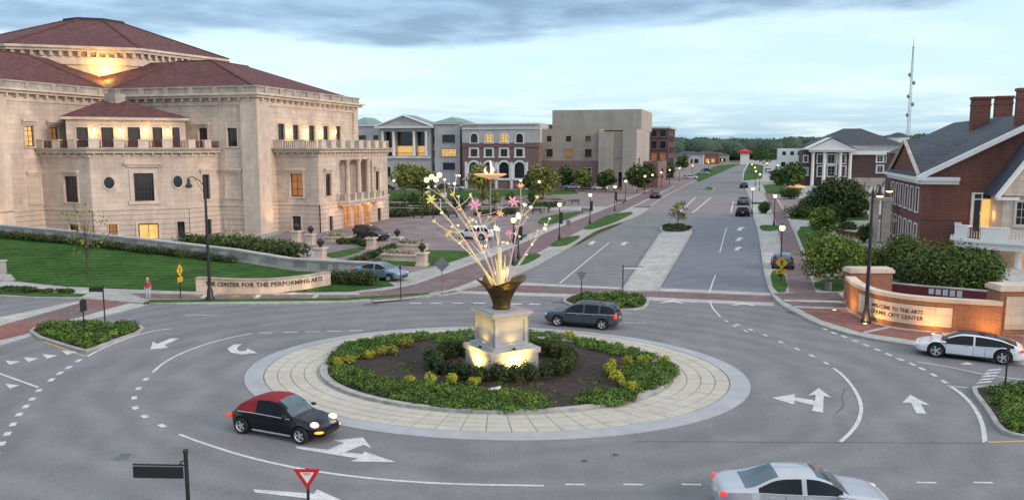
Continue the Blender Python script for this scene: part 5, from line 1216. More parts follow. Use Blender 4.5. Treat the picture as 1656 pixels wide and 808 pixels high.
# corner bay
bay = [P0, P1, P2, P3]; BL = [(-.2, ZS, 'lime_base', .12), (ZS, ZB - .3, 'lime', 0.)]
H_.wall(P0, P1, BL, ops(P0, P1, [((105, 126, 285, 327), 'dark', {'hood': True, 'nx': 4, 'nz': 6}), ((114, 129, 362, 378), 'dark', {'fw': .1})]))
H_.wall(P1, P2, BL, ops(P1, P2, [((217, 249, 280, 325), 'dark', {'hood': True, 'nx': 6, 'nz': 6, 'fw': .5}), ((168, 185, 286, 305), 'oval'), ((280, 295, 284, 303), 'oval'), ((176, 190, 362, 380), 'warm', {'fw': .1}), ((224, 257, 361, 389), 'lit', {'nx': 2, 'nz': 1, 'frame': 'frame_r', 'name': 'entrance_door', 'fw': .3}), ((287, 299, 358, 386), 'dark', {'fw': .1})]))
H_.wall(P2, P3, BL, ops(P2, P3, [((327, 339, 282, 322), 'dark', {'hood': True, 'nz': 5}), ((333, 341, 354, 383), 'dark', {'fw': .1})]))
H_.band(bay, ZS + .0, ZS + .22, .27, name='string_course'); H_.band(bay, ZB - 1.25, ZB - .95, .14, name='frieze'); H_.band(bay, ZB - .75, ZB - .35, .65, 'lime_trim'); H_.band(bay, ZB - .35, ZB - .12, 1.0, 'lime_weather')
H_.brackets(bay, ZB - .98, ZB - .75, .5, 1.1, .22)
H_.part('terrace_floor', MB().poly([(XI, 0, ZB - .14), (*P0, ZB - .14), (*P1, ZB - .14), (*P2, ZB - .14), (*P3, ZB - .14)]), 'lime_weather')
def balustrade(pts, z, hp, nseg, mt='lime_trim', panel='frame_r', out=.55, gap=.45, ph=None):
    for a, c in zip(pts, pts[1:]):
        L = hypot(c[0] - a[0], c[1] - a[1]); n = max(1, round(L / nseg)); rz = atan2(c[1] - a[1], c[0] - a[0]); T = Matrix.Translation((a[0], a[1], z)) @ Matrix.Rotation(rz, 4, 'Z')
        p, r = MB(), MB()
        for i in range(n):
            u = L * i / n; w = L / n * gap
            q = MB(); q.box((u + .02, -out, 0), (u + w, -out + .55, hp)); q.box((u - .03, -out - .05, hp), (u + w + .05, -out + .6, hp + .1)); H_cur.part('parapet_pier', q.xf(T), mt)
            r.box((u + w, -out + .22, hp * .86), (u + L / n, -out + .34, hp * .93)); r.box((u + w, -out + .22, .08), (u + L / n, -out + .34, .16))
            m_ = max(3, int(L / n * (1 - gap) / .28))
            for j in range(m_): x = u + w + (L / n * (1 - gap)) * (j + .5) / m_; r.box((x - .06, -out + .23, .16), (x + .06, -out + .33, hp * .86))
        stuff(H_cur.part('railing', r.xf(T), panel))
H_cur = H_
balustrade(bay, ZB - .12, 1.0, 3.2, 'lime_trim', 'frame_r', .6, .42)
# upper room over the bay
md = Vector((P2[0] - P1[0], P2[1] - P1[1])).normalized(); inn = Vector((-md.y, md.x)); mm = (Vector(P1) + Vector(P2)) / 2 + inn * 3.0
Wm = H_.w(mm.x, mm.y); mdw = (H_.w(mm.x + md.x, mm.y + md.y)[0] - Wm[0], H_.w(mm.x + md.x, mm.y + md.y)[1] - Wm[1])
ua, ub = hit(Wm, mdw, 107, 14), hit(Wm, mdw, 300, 14); Ua = (mm.x + md.x * ua, mm.y + md.y * ua); Ub = (mm.x + md.x * ub, mm.y + md.y * ub)
ZU = H_.pz((mm.x, mm.y), 190)
H_.wall(Ua, Ub, [(ZB - .2, ZU, 'lime', 0)], ops(Ua, Ub, [((x0, x1, 206, 238), 'dark', {'fw': .14, 'frame': 'frame_r', 'nx': 2, 'nz': 2, 'name': 'terrace_door'}) for x0, x1 in ((124, 143), (164, 184), (207, 227), (247, 263), (279, 291))]))
Uc = (Ub[0] + inn.x * 9, Ub[1] + inn.y * 9); Ud = (Ua[0] + inn.x * 9, Ua[1] + inn.y * 9)
H_.wall(Ub, Uc, [(ZB - .2, ZU, 'lime', 0)]); H_.wall(Ud, Ua, [(ZB - .2, ZU, 'lime', 0)])
H_.band([Ud, Ua, Ub, Uc], ZU - .35, ZU, .5)
ap = H_.loc(*along(Wm, mdw, hit(Wm, mdw, 187, 16))); ap = Vector(ap) + inn * 5.0; za = H_.pz((ap.x, ap.y), 163)
a1, a2 = (ap.x - md.x * 1.6, ap.y - md.y * 1.6, za), (ap.x + md.x * 1.6, ap.y + md.y * 1.6, za); ev = lambda p, o1, o2: (p[0] + md.x * o1 - inn.x * o2, p[1] + md.y * o1 - inn.y * o2, ZU)
E0, E1, E2, E3 = ev(Ua, -.55, .55), ev(Ub, .55, .55), ev(Uc, .55, 0), ev(Ud, -.55, 0)
H_.roof([[E0, E1, a2, a1], [E1, E2, a2], [E3, E0, a1]], name='bay_roof')
b = MB(); b.box((-.9, -.9, za - .4), (.9, .9, za + .9)); H_.part('roof_pier', b.xf(Matrix.Translation((ap.x, ap.y, 0))), 'lime_weather')
def sconce(p, d, out, z, pw=0):
    b = MB(); b.lathe((p[0] + out[0] * .18, p[1] + out[1] * .18, z), [(.05, -.3), (.17, -.12), (.2, .1), (.12, .3)], 10); H_.part('sconce', b, 'sconce', True)
    if pw: lamp('POINT', (p[0] + out[0] * .55, p[1] + out[1] * .55, z - .15), pw, (1, .62, .2), H_.r, .15)
for q in (152, 194, 236, 271):
    u_ = hit(Wm, mdw, q, 14); sconce((mm.x + md.x * u_, mm.y + md.y * u_), md, (-inn.x, -inn.y), H_.pz((mm.x, mm.y), 212), 55)
for q in (467, 494, 518, 540):
    u_ = hit(A0, U, q, 14.); sconce((0, u_), (0, 1), (1, 0), H_.pz((0, u_), 213), 80)
# portico block facing the boulevard
pa, pb, pc_, pd_ = (0, S1), (DP, S1), (DP, S2), (0, S2)
PL = [(-.2, ZS, 'lime_base', .12), (ZS, ZB - .3, 'lime', 0.)]
H_.wall(pa, pb, PL, ops(pa, pb, [((470, 490, 281, 318), 'warm', {'hood': True, 'nx': 2, 'nz': 3, 'frame': 'frame_r'}), ((474, 488, 349, 378), 'dark', {'fw': .15})]))
H_.wall(pb, pc_, PL, ops(pb, pc_, [((526, 535, 281, 317), 'dark', {'hood': True, 'frame': 'frame_r', 'nz': 5}), ((531, 537, 349, 377), 'dark', {'fw': .1, 'frame': 'frame_r'}), ((607, 613, 277, 308), 'dark', {'hood': True, 'frame': 'frame_r', 'nz': 5}), ((609, 615, 336, 359), 'dark', {'fw': .1, 'frame': 'frame_r'}),
      ((548, 602, 258, 320), 'deep', {'fw': 0, 'depth': 2.6}), ((553, 566, 332, 370), 'warm', {'fw': .12, 'nx': 2, 'nz': 3, 'frame': 'lime_trim', 'name': 'entrance_door'}), ((570, 583, 331, 366), 'warm', {'fw': .12, 'nx': 2, 'nz': 3, 'frame': 'lime_trim', 'name': 'entrance_door'}), ((586, 598, 330, 362), 'warm', {'fw': .12, 'nx': 2, 'nz': 3, 'frame': 'lime_trim', 'name': 'entrance_door'})]))
H_.wall(pc_, pd_, PL)
port = [pa, pb, pc_, pd_]
H_.band(port, ZS, ZS + .22, .27, name='string_course'); H_.band(port, ZB - 1.25, ZB - .95, .14, name='frieze'); H_.band(port, ZB - .75, ZB - .35, .65); H_.band(port, ZB - .35, ZB - .12, 1.05, 'lime_weather'); H_.brackets(port, ZB - .98, ZB - .75, .5, 1.1, .22)
H_.part('terrace_floor', MB().poly([(*q, ZB - .14) for q in port]), 'lime_weather'); balustrade(port, ZB - .12, 1.05, 3.0, 'lime_trim', 'lime_weather', .6, .45)
o_ = H_.px(pb, pc_, (548, 602, 258, 320))
for i in range(4):
    u_ = o_[0] + (o_[1] - o_[0]) * (i + .0) / 3; u_ = min(max(u_, o_[0] + .45), o_[1] - .45); b = MB(); h_ = o_[3] - o_[2]
    b.lathe((DP - .55, S1 + u_, o_[2]), [(.55, 0), (.55, .18), (.42, .3), (.42, h_ * .4), (.36, h_ - .5), (.52, h_ - .25), (.55, h_)], 14); H_.part('column', b, 'lime_trim', True)
for i in range(1, 3):
    u_ = o_[0] + (o_[1] - o_[0]) * i / 3
for i in range(3):
    c_ = o_[0] + (o_[1] - o_[0]) * (i + .5) / 3; g = MB(); g.box((DP - 2.58, S1 + c_ - .9, o_[2] + .05), (DP - 2.52, S1 + c_ + .9, o_[2] + 4.6)); H_.part('loggia_door', g, 'lime_weather')
b = MB(); zb_ = o_[2]; b.box((DP - .2, S1 + o_[0] - .8, zb_ - .75), (DP + 1.7, S1 + o_[1] + .8, zb_ - .35)); b.box((DP - .2, S1 + o_[0] - 1.0, zb_ - .35), (DP + 2.0, S1 + o_[1] + 1.0, zb_ - .05)); H_.part('balcony_slab', b, 'lime_trim')
q = [(DP + .9, S1 + o_[0] - .9), (DP + .9, S1 + o_[1] + .9)]; balustrade([(DP + .01, S1 + o_[0] - .9), (DP + 1.35, S1 + o_[0] - .9)], zb_ - .05, .95, 1.3, 'lime_trim', 'lime_weather', .0, .3); balustrade([(DP + 1.3, S1 + o_[0] - .9), (DP + 1.3, S1 + o_[1] + .9)], zb_ - .05, .95, 2.2, 'lime_trim', 'lime_weather', .6, .3)
for i in range(3): lamp('POINT', (DP + .8, S1 + o_[0] + (o_[1] - o_[0]) * (i + .5) / 3, 3.0), 55, (1, .58, .2), H_.r, .2)
# warm wall-washing lights standing at the foot of the hall
for x, y in ((DP + 2.2, S1 + 3.), (DP + 2.2, S2 - 3), (2.2, 2.0), (XI + 2.4, -20.)):
    lamp('SPOT', (x, y, .5), 330, (1, .58, .26), H_.r, .2, (-.35, 0, 1), 95)

# ------------------------------------------------------------------ ramp wall, sign wall, hedges, plaza furniture
t = thing('ramp_wall', 'long pale stone ramp wall climbing left above the sloping lawn', 'ramp wall')
b = MB(); wallstrip(b, [(p[0], p[1] + .35, p[2]) for p in RP], .5, -.8, 1.02); b.build('wall', M['grey_stone'], t)
b = MB(); wallstrip(b, [(p[0], p[1] + .35, p[2]) for p in RP], .72, 1.023, 1.18); b.build('coping', M['grey_stone'], t)
rs = resample(RP, 26)
for p, q in zip(rs[:-1], rs[1:]):
    d = (q - p); L = d.length; d.normalize(); m_ = p.lerp(q, .5); k = MB()
    k.box((-.30 * L, -.03, .30), (.30 * L, .0, .86))
    k.xf(Matrix.Translation((m_.x, m_.y + .09, m_.z)) @ Matrix.Rotation(atan2(d.y, d.x), 4, 'Z') @ Matrix.Shear('XZ', 4, (0, 0))); k.build('wall_panel', M['grey_stone_dark'], t)
def hedge(name, pts, r, h, step, n, size, key, label, cat='hedge'):
    t = thing(name, label, cat); b = MB()
    for p in resample(pts, max(3, int(len(pts) * 4))): b.tube([(p.x, p.y, p.z - .1), (p.x, p.y, p.z + h * .6)], .04, 5)
    b.build('stem', M['bark'], t); leaves('foliage', strip_blobs([tuple(q) for q in resample(pts, 30)], r, h, step), n, size, key, t, (0, 0, .001), .5); return t
hp = [(p[0], p[1] - 1.1, max(.15, p[2] - .12)) for p in RP]
hedge('hedge', hp[1:5], .62, .85, .5, 13000, .09, 'hedge', 'dark hedge running along the foot of the ramp wall above the lawn')
hedge('hedge', [at(535, 458, .15), at(570, 459.5, .15), at(601, 461, .15)], .62, 1.25, .4, 4200, .085, 'hedge', 'clipped hedge between the curved sign wall and the blue sedan')
hedge('hedge', [at(300, 401, .12), at(340, 402, .12), at(420, 409, .12), at(478, 417, .12)], 1.6, 1.7, .8, 9000, .17, 'tree', 'broad dark planting below the hall behind the ramp wall')
for px, py in ((360, 402), (385, 401), (405, 403)): shrub(at(px, py, .12), 1.3, 1.0, 2.1, {360: 'left', 385: 'middle', 405: 'right'}[px] + ' one of three pale flowering shrubs below the hall', 'pale', 'pale shrubs below the hall', 500, .15)
hedge('hedge', [at(560, 431, .16), at(600, 418, .16), at(640, 402, .16)], .5, .8, .5, 2200, .12, 'hedge', 'low hedge beside the path right of the hall planting')
hedge('hedge', [at(545, 395, .16), at(575, 393, .16), at(592, 399, .16)], .5, .8, .5, 1500, .12, 'hedge', 'low hedge before the black suv on the plaza')
# curved sign wall
SW = smoothp([at2(320, 470, .15), at2(380, 473.5, .15), at2(440, 473, .15), at2(490, 468, .15), at2(532, 460, .15)], 3, False)
t = thing('curved_sign_wall', 'curved pale stone sign wall with dark lettering below the lawn', 'sign wall')
b = MB(); wallstrip(b, SW, .45, .0, 1.22); b.build('wall', M['lime'], t); b = MB(); wallstrip(b, SW, .58, 1.223, 1.32); b.build('coping', M['lime_weather'], t)
def bent(me, pts, z, off, shrink=1.):
    """bend a text mesh along a polyline"""
    P_ = [Vector(p[:2]) for p in pts]; L = [0]
    for a, c in zip(P_, P_[1:]): L.append(L[-1] + (c - a).length)
    xs = [v.co.x for v in me.vertices]; w = max(xs) - min(xs); x0 = min(xs)
    for v in me.vertices:
        s_ = L[-1] * (.5 - shrink / 2) + (v.co.x - x0) / w * L[-1] * shrink; k = max(j for j in range(len(P_) - 1) if L[j] <= s_ + 1e-9); q = (s_ - L[k]) / (L[k + 1] - L[k]); d = (P_[k + 1] - P_[k]).normalized(); p = P_[k].lerp(P_[k + 1], q) + Vector((d.y, -d.x)) * (off + v.co.z)
        v.co = (p.x, p.y, z + v.co.y)
    return me
put('lettering', bent(text_mesh('THE CENTER FOR THE PERFORMING ARTS', .48, .03, 'frame'), SW, .84, .235, .84), t)
for i in range(1, 8):
    p = SW[int(len(SW) * i / 9)]; lamp('POINT', (p[0], p[1] - 1.3, .40), 8, (1, .58, .2), t, .15)
# plaza piers with urns, planters
pier0 = None
for i, (px, py, lab) in enumerate(((503, 396, 'stone pier with dark urn nearest the hall door'), (519, 421, 'stone pier with dark urn behind the right end of the ramp wall'), (480, 391, 'stone pier with dark urn below the hall corner'), (601, 403, 'stone pier with dark urn just before the black suv'), (643, 402, 'stone pier with dark urn at the edge of the open plaza'), (683, 430, 'stone pier with dark urn on the lawn beside the walkway'))):
    L0_ = at(px, py, .13)
    if pier0 is None:
        t = thing('stone_pier', lab, 'pier', L0_, UA, 'piers round the plaza'); b = MB(); b.box((-.55, -.55, 0), (.55, .55, .25)); b.box((-.45, -.45, .25), (.45, .45, 1.25)); b.build('shaft', M['lime'], t); b = MB(); b.box((-.6, -.6, 1.25), (.6, .6, 1.42)); b.build('cap', M['lime_trim'], t)
        b = MB(); b.lathe((0, 0, 1.42), [(.2, 0), (.14, .12), (.36, .4), (.42, .62), (.30, .72), (.1, .95)], 12); b.build('urn', M['black'], t, True); pier0 = t
    else: clone(pier0, L0_, UA, lab)
for px, py, w, lab in ((652, 421, 2.2, 'long pale stone planter on the lawn left of the pier'), (548, 391, 1.6, 'pale stone planter beside the hall drive'), (668, 404, 1.7, 'pale stone planter at the plaza edge')):
    t = thing('stone_planter', lab, 'planter', at(px, py, .13), UA); b = MB(); b.box((-w, -.7, 0), (w, .7, .55)); b.box((-w - .1, -.8, .55), (w + .1, .8, .72)); b.build('box', M['lime'], t); stuff_leaves('planting', [(-w * .5, 0, .9, w * .5, .5, .35), (w * .4, 0, .85, w * .5, .5, .3)], 500, .12, 'pale', t, (0, 0, .001))
for i, (px, py, w) in enumerate(((655, 344, 4.), (700, 341, 5.), (762, 341, 4.), (850, 343, 4.), (640, 334, 4.), (880, 331, 4.))):
    q = at(px, py, .12); t = thing('garden_wall', ('low pale seat wall with dark planting left on the far plaza', 'low pale seat wall with dark planting behind the yellow glass flowers', 'low pale seat wall with dark planting behind the pink glass flowers', 'low pale seat wall with dark planting right of the sculpture', 'low pale seat wall next to the hall portico', 'low pale seat wall near the lawn strips')[i], 'seat wall', q, UA)
    b = MB(); b.box((-w, -.4, 0), (w, .4, .8)); b.box((-w - .1, -.5, .8), (w + .1, .5, .95)); b.build('wall', M['lime_weather'], t); stuff_leaves('planting', [(-w * .5, 1.2, .7, w * .6, .9, .8), (w * .5, 1.2, .6, w * .6, .9, .7)], 900, .22, 'hedge', t, (0, 0, .001))

HB_ = ['long dark hedge on the far plaza behind the yellow glass flowers', 'dark hedge beside the hall portico on the far plaza', 'dark hedge behind the sculpture toward the lamp posts', 'dark hedge at the near edge of the far lawn', 'dark hedge right of the sculpture beyond the white suv', 'short dark hedge by the portico corner']
for i, (a, c_, h) in enumerate((((660, 349), (720, 347), 1.2), ((628, 340), (668, 338), 1.3), ((770, 349), (832, 346), 1.1), ((640, 326), (760, 326), 1.0), ((840, 338), (905, 334), 1.1), ((632, 351), (660, 350), 1.3))):
    hedge('hedge', [at(*a, .125), at((a[0] + c_[0]) / 2, (a[1] + c_[1]) / 2, .125), at(*c_, .125)], .9, h, .9, 1500, .2, 'hedge', HB_[i])
for i, (px, py) in enumerate(((668, 336), (712, 334), (742, 343), (800, 338), (826, 332), (690, 345), (862, 336), (780, 332))):
    tree(at(px, py, .12), random.uniform(2.6, 3.6), random.uniform(2.6, 3.4), 'small plaza tree ' + ('left behind the glass flowers', 'behind the yellow flowers', 'behind the pink flower', 'right of the dish stem', 'near the lamp posts', 'beside the hedge by the hall', 'before the theatre block lawn', 'behind the dish flower')[i], 'spring' if i % 2 else 'tree', None, .35, 380, .2, 8)
BN = None
for i, (px, py) in enumerate(((676, 352), (732, 351), (812, 350), (648, 345), (868, 345), (930, 330), (948, 345), (1003, 330))):
    q = at(px, py, .13); lab = 'dark bench ' + ('left behind the flower sculpture', 'just left of the white suv', 'right behind the sculpture stems', 'nearest the hall portico', 'by the second lawn strip', 'near the theatre block walk', 'on the walkway by the lamp post', 'at the far walkway lamp')[i]
    if BN is None:
        BN = thing('bench', lab, 'bench', q, UA, 'benches on the plaza'); b = MB()
        for k in range(3): b.box((-.9, -.25 + .17 * k, .45), (.9, -.12 + .17 * k, .50))
        stuff(b.build('seat', M['frame'], BN)); b = MB()
        for k in range(3): b.box((-.9, .28, .55 + .15 * k), (.9, .32, .65 + .15 * k))
        stuff(b.build('backrest', M['frame'], BN))
        for x in (-.75, .75): b = MB(); b.box((x - .04, -.25, 0), (x + .04, .33, .449)); b.box((x - .04, .321, .449), (x + .04, .37, 1.0)); b.build('leg', M['black'], BN)
    else: clone(BN, q, UA + random.choice([0, pi]), lab)
# ------------------------------------------------------------------ blocks beyond
def box_block(B, x0, x1, y0, y1, z0, z1, mt, front=(), right=(), left=(), top='roofdark', name='wall', layers=None):
    Ls = layers or [(z0, z1, mt, 0)]
    B.wall((x0, y0), (x1, y0), Ls, front, .3, name); B.wall((x1, y0), (x1, y1), Ls, right, .3, name); B.wall((x0, y1), (x0, y0), Ls, left, .3, name); B.wall((x1, y1), (x0, y1), Ls, (), .3, name)
    if top: B.part('flat_roof', MB().poly([(x0, y0, z1 - .3), (x1, y0, z1 - .3), (x1, y1, z1 - .3), (x0, y1, z1 - .3)]), top)
def hip(B, x0, x1, y0, y1, z, h, mt='green_roof', e=.6, name='hip_roof'):
    x0 -= e; x1 += e; y0 -= e; y1 += e; w, d = x1 - x0, y1 - y0; r = min(w, d) / 2
    a, c = ((x0 + r, y0 + d / 2, z + h), (x1 - r, y0 + d / 2, z + h)) if w > d else ((x0 + w / 2, y0 + r, z + h), (x0 + w / 2, y1 - r, z + h))
    p = [(x0, y0, z), (x1, y0, z), (x1, y1, z), (x0, y1, z)]
    f = [[p[0], p[1], c, a], [p[1], p[2], c], [p[2], p[3], a, c], [p[3], p[0], a]] if w > d else [[p[0], p[1], a], [p[1], p[2], c, a], [p[2], p[3], c], [p[3], p[0], a, c]]
    f.append(p[::-1]); return B.roof(f, mt, name)
def pxops(B, p0, p1, L): return [(*B.px(p0, p1, q[0]), q[1], q[2] if len(q) > 2 else {}) for q in L]
NT = {'fw': .25, 'trim': 'stucco'}
# pale palace building (three-part facade)
o = at2(747, 303, .1); PB = Bld('palace_building', 'pale four-storey palace building with a columned pediment and small hip roofs', 'building', o)
X = lambda px, z=10.: hit(o, V, px, z)
xl, x1_, x2_, x3_, x4_ = X(560), X(617), X(699), X(706), 0.
Zt = lambda py: PB.pz((-15, 0), py)
zc = Zt(204)
box_block(PB, xl, x1_, 1.5, 16, .1, Zt(201), 'stucco', pxops(PB, (xl, 1.5), (x1_, 1.5), [((577, 592, 219, 226), 'dark', NT), ((604, 612, 219, 226), 'dark', NT), ((604, 612, 240, 250), 'dark', NT), ((604, 612, 264, 276), 'dark', NT)])); hip(PB, xl + 1, x1_ - 5.2, 2, 15, Zt(201), 2.4)
box_block(PB, x1_, x2_, -.8, 16, .1, zc, 'stucco', pxops(PB, (x1_, -.8), (x2_, -.8), [((621, 636, 213, 252), 'deep', {'depth': 2., 'fw': 0}), ((639, 669, 213, 252), 'deep', {'depth': 2., 'fw': 0}), ((672, 689, 213, 252), 'deep', {'depth': 2., 'fw': 0}), ((642, 665, 266, 292), 'dark', {'arch': True, 'fw': .4, 'trim': 'stucco', 'nx': 4}), ((674, 684, 270, 285), 'dark', NT), ((624, 632, 270, 285), 'dark', NT)]))
for q0, q1, lit in ((621, 636, 0), (639, 669, 1), (672, 689, 1)):
    a, c = hit(PB.w(0, -.8), V, q0, 12), hit(PB.w(0, -.8), V, q1, 12); zz0, zz1, zm = Zt(252), Zt(213), Zt(236)
    k = MB(); k.box((a + .1, 1.08, zm), (c - .1, 1.14, zz1)); PB.part('loggia_glazing', k, 'glass')
    k = MB(); k.box((a + .1, 1.08, zz0), (c - .1, 1.14, zm - .05)); PB.part('loggia_glazing', k, 'glass_lit' if lit else 'glass')
    k = MB(); k.box((a, -.6, zz0 + .9), (c, -.5, zz0 + 1.0)); n_ = int((c - a) / .5)
    for i in range(n_): k.box((a + (i + .5) * (c - a) / n_ - .03, -.58, zz0), (a + (i + .5) * (c - a) / n_ + .03, -.52, zz0 + .9))
    stuff(PB.part('railing', k, 'frame'))
for q0 in (620, 637.5, 670.5, 690):
    a = hit(PB.w(0, -.8), V, q0, 12); k = MB(); k.lathe((a, -1.35, Zt(252)), [(.5, 0), (.42, .3), (.36, Zt(213) - Zt(252) - .5), (.55, Zt(213) - Zt(252))], 12); PB.part('column', k, 'white', True)
pm = MB(); xa, xb, xm = x1_ - .6, x2_ + .6, (x1_ + x2_) / 2; za_ = Zt(187); pm.add([(xa, -1.8, zc), (xb, -1.8, zc), (xm, -1.8, za_), (xa, 8, zc), (xb, 8, zc), (xm, 8, za_)], [(0, 1, 2), (0, 3, 4, 1)]); PB.part('pediment', pm, 'stucco')
k = MB(); k.add([(xa - .5, -2.3, zc + .05), (xm, -2.3, za_ + .25), (xm, 8, za_ + .25), (xa - .5, 8, zc + .05)], [(0, 1, 2, 3)]); k.add([(xb + .5, -2.3, zc + .05), (xm, -2.3, za_ + .25), (xm, 8, za_ + .25), (xb + .5, 8, zc + .05)], [(3, 2, 1, 0)]); PB.part('pediment_roof', k, 'green_roof')
k = MB()
for s_, e_ in ((xa - .5, zc + .05), (xb + .5, zc + .05)): k.tube([(s_, -2.3, e_ - .2), (xm, -2.3, za_ + .0)], .25, 4)
k.box((xa - .5, -2.4, zc - .6), (xb + .5, -.81, zc - .05)); PB.part('raking_cornice', k, 'white')
PB.band([(x1_, -.8), (x2_, -.8)], Zt(256), Zt(253), .6, 'white', name='string_course')
box_block(PB, x2_, x3_, 1, 16, .1, Zt(203), 'stucco', pxops(PB, (x2_, 1), (x3_, 1), [((699.6, 704, 220, 231), 'dark', {'fw': 0}), ((699.6, 704, 243, 252), 'dark', {'fw': 0}), ((699.6, 704, 265, 276), 'dark', {'fw': 0})]))
box_block(PB, x3_, x4_, -1.5, 14, .1, Zt(199.5), 'stucco', pxops(PB, (x3_, -1.5), (x4_, -1.5), [((715, 736, 218, 231), 'dark', {**NT, 'nx': 4}), ((713, 738, 240, 253), 'lit', {**NT, 'nx': 4}), ((716, 736, 263, 275), 'dark', {**NT, 'nx': 4})])); hip(PB, x3_, x4_, -1.5, 14, Zt(199.5), Zt(189.5) - Zt(199.5))
PB.band([(x3_, -1.5), (x4_, -1.5)], Zt(201.5), Zt(199.6), .5, 'white'); PB.band([(xl, 1.5), (x1_, 1.5)], Zt(203), Zt(201.1), .5, 'white')
# brick arcade building
o2 = at2(748, 304, .1); AB = Bld('brick_arcade_building', 'brown brick building with a white top storey and a row of white arches', 'building', o2)
xe = hit(o2, V, 872, 10); za = lambda py: AB.pz((8, 0), py); WA = {'fw': .45, 'trim': 'white'}
aops = []
for c in (766.5, 790.5, 815, 840):
    aops += [((c - 5.5, c + 6, 216, 231), 'lit' if c in (790.5, 815) else 'dark', {'arch': True, 'fw': .3, 'trim': 'white', 'nx': 2, 'nz': 3}), ((c - 5.5, c + 5.5, 241, 253), 'dark', {'fw': .5, 'trim': 'white'}), ((c - 8, c + 8, 262, 288), 'dark', {'arch': True, 'fw': .55, 'trim': 'white', 'nx': 3})]
box_block(AB, 0.02, xe, 0, 18, .1, za(200), 'stucco', pxops(AB, (0, 0), (xe, 0), aops), layers=[(.1, za(231), 'brown_brick', .0), (za(231), za(200), 'stucco', .08)])
AB.band([(0.02, 0), (xe, 0)], za(209), za(207.5), .35, 'white'); AB.band([(0.02, 0), (xe, 0)], za(201.5), za(199.5), .5, 'white'); AB.band([(0.02, 0), (xe, 0)], za(238), za(236.5), .25, 'brown_brick'); AB.band([(.02, 0), (xe, 0)], za(291), za(289.5), .3, 'white')
k = MB()
for c in (754, 778.5, 803, 827.5, 852): a = hit(AB.w(0, 0), V, c, 5); k = MB(); k.box((a - .35, -.3, .1), (a + .35, .0, za(262))); AB.part('pier', k, 'white')
# beige theatre block
o3 = at2(872, 305, .1); TB = Bld('theatre_block', 'plain beige stage-house block with small square windows', 'building', o3)
tx = lambda px, z=8.: hit(o3, V, px, z); tz = lambda py, y=0: TB.pz((15, y), py)
xA, xB, xC, xD = 0., tx(969), tx(1001), tx(1030)
box_block(TB, xA, xB, 0, 30, .1, tz(208), 'beige', pxops(TB, (0, 0), (xB, 0), [((884, 892, 220, 229), 'dark', {'fw': 0}), ((915, 923.5, 220, 229), 'dark', {'fw': 0}), ((947, 955.5, 220, 229), 'dark', {'fw': 0}), ((883, 894, 241, 254), 'dark', {'fw': .2, 'frame': 'frame_r', 'trim': 'beige_l'}), ((914.5, 926, 241, 254), 'warm', {'fw': .2, 'frame': 'frame_r', 'trim': 'beige_l'}), ((946, 957, 241, 254), 'dark', {'fw': .2, 'frame': 'frame_r', 'trim': 'beige_l'}), ((884, 895, 272, 303), 'dark', {'fw': .2, 'trim': 'beige_l'}), ((913, 925, 272, 303), 'dark', {'fw': .2, 'trim': 'beige_l'}), ((944, 956, 272, 303), 'dark', {'fw': .2, 'trim': 'beige_l'})]), layers=[(.1, tz(260), 'brown_brick', .15), (tz(260), tz(208), 'beige', 0)])
box_block(TB, tx(883, 25), xD, 8, 36, tz(209) - .2, tz(177.5, 8), 'beige_l')
box_block(TB, xB + .02, xC - 1.5, -1.5, 29, .1, tz(213), 'beige_l')
box_block(TB, xC - 1.4, xD - 4, -.5, 28, .1, tz(213), 'beige', pxops(TB, (xC - 1.4, -.5), (xD - 4, -.5), [((1000, 1024, 278, 303), 'dark', {'fw': .3, 'trim': 'beige_l', 'nx': 5})]))
box_block(TB, xD - 3.9, xD, -1.2, 30, .1, tz(209), 'beige_l', right=[(4, 7, 6, 9, 'dark', {'fw': .15, 'trim': 'beige_l'}), (14, 18, 1, 4, 'dark', {'fw': .15, 'trim': 'beige_l'})], layers=[(.1, tz(209), 'beige_l', 0)])
TB.band([(xC - 1.38, -.5), (xD - 4.02, -.5)], tz(254), tz(252), .3, 'beige_l'); box_block(TB, xD + .02, xD + 4.5, 14, 40, .1, tz(262), 'brown_brick')
# dark brick office block farther along
o4 = at2(1048, 290, .1); DB = Bld('dark_office_block', 'dark brick four-storey office block at the left curb of the boulevard', 'building', o4)
xw = hit(o4, V, 1080, 10); dz = lambda py: DB.pz((4, 0), py); dops = []
for r_, (a, c) in enumerate(((211, 221), (228, 240), (248, 260), (266, 278))):
    for x0, x1 in ((1053, 1062), (1067, 1077)): dops.append(((x0, x1, a, c), 'warm' if r_ == 2 else 'dark', {'fw': .3, 'trim': 'brown_brick', 'nx': 3}))
box_block(DB, 0, xw, 0, 30, .1, dz(206), 'dark_brick', pxops(DB, (0, 0), (xw, 0), dops), right=[(3 + 6 * i, 7 + 6 * i, z, z + 2.6, 'warm' if (i + int(z)) % 3 == 0 else 'dark', {'fw': .3, 'trim': 'brown_brick', 'nx': 3}) for i in range(4) for z in (1.2, 5.4, 9.6, 13.8)]); DB.band([(0, 0), (xw, 0), (xw, 30)], dz(208), dz(205), .7, 'stucco')
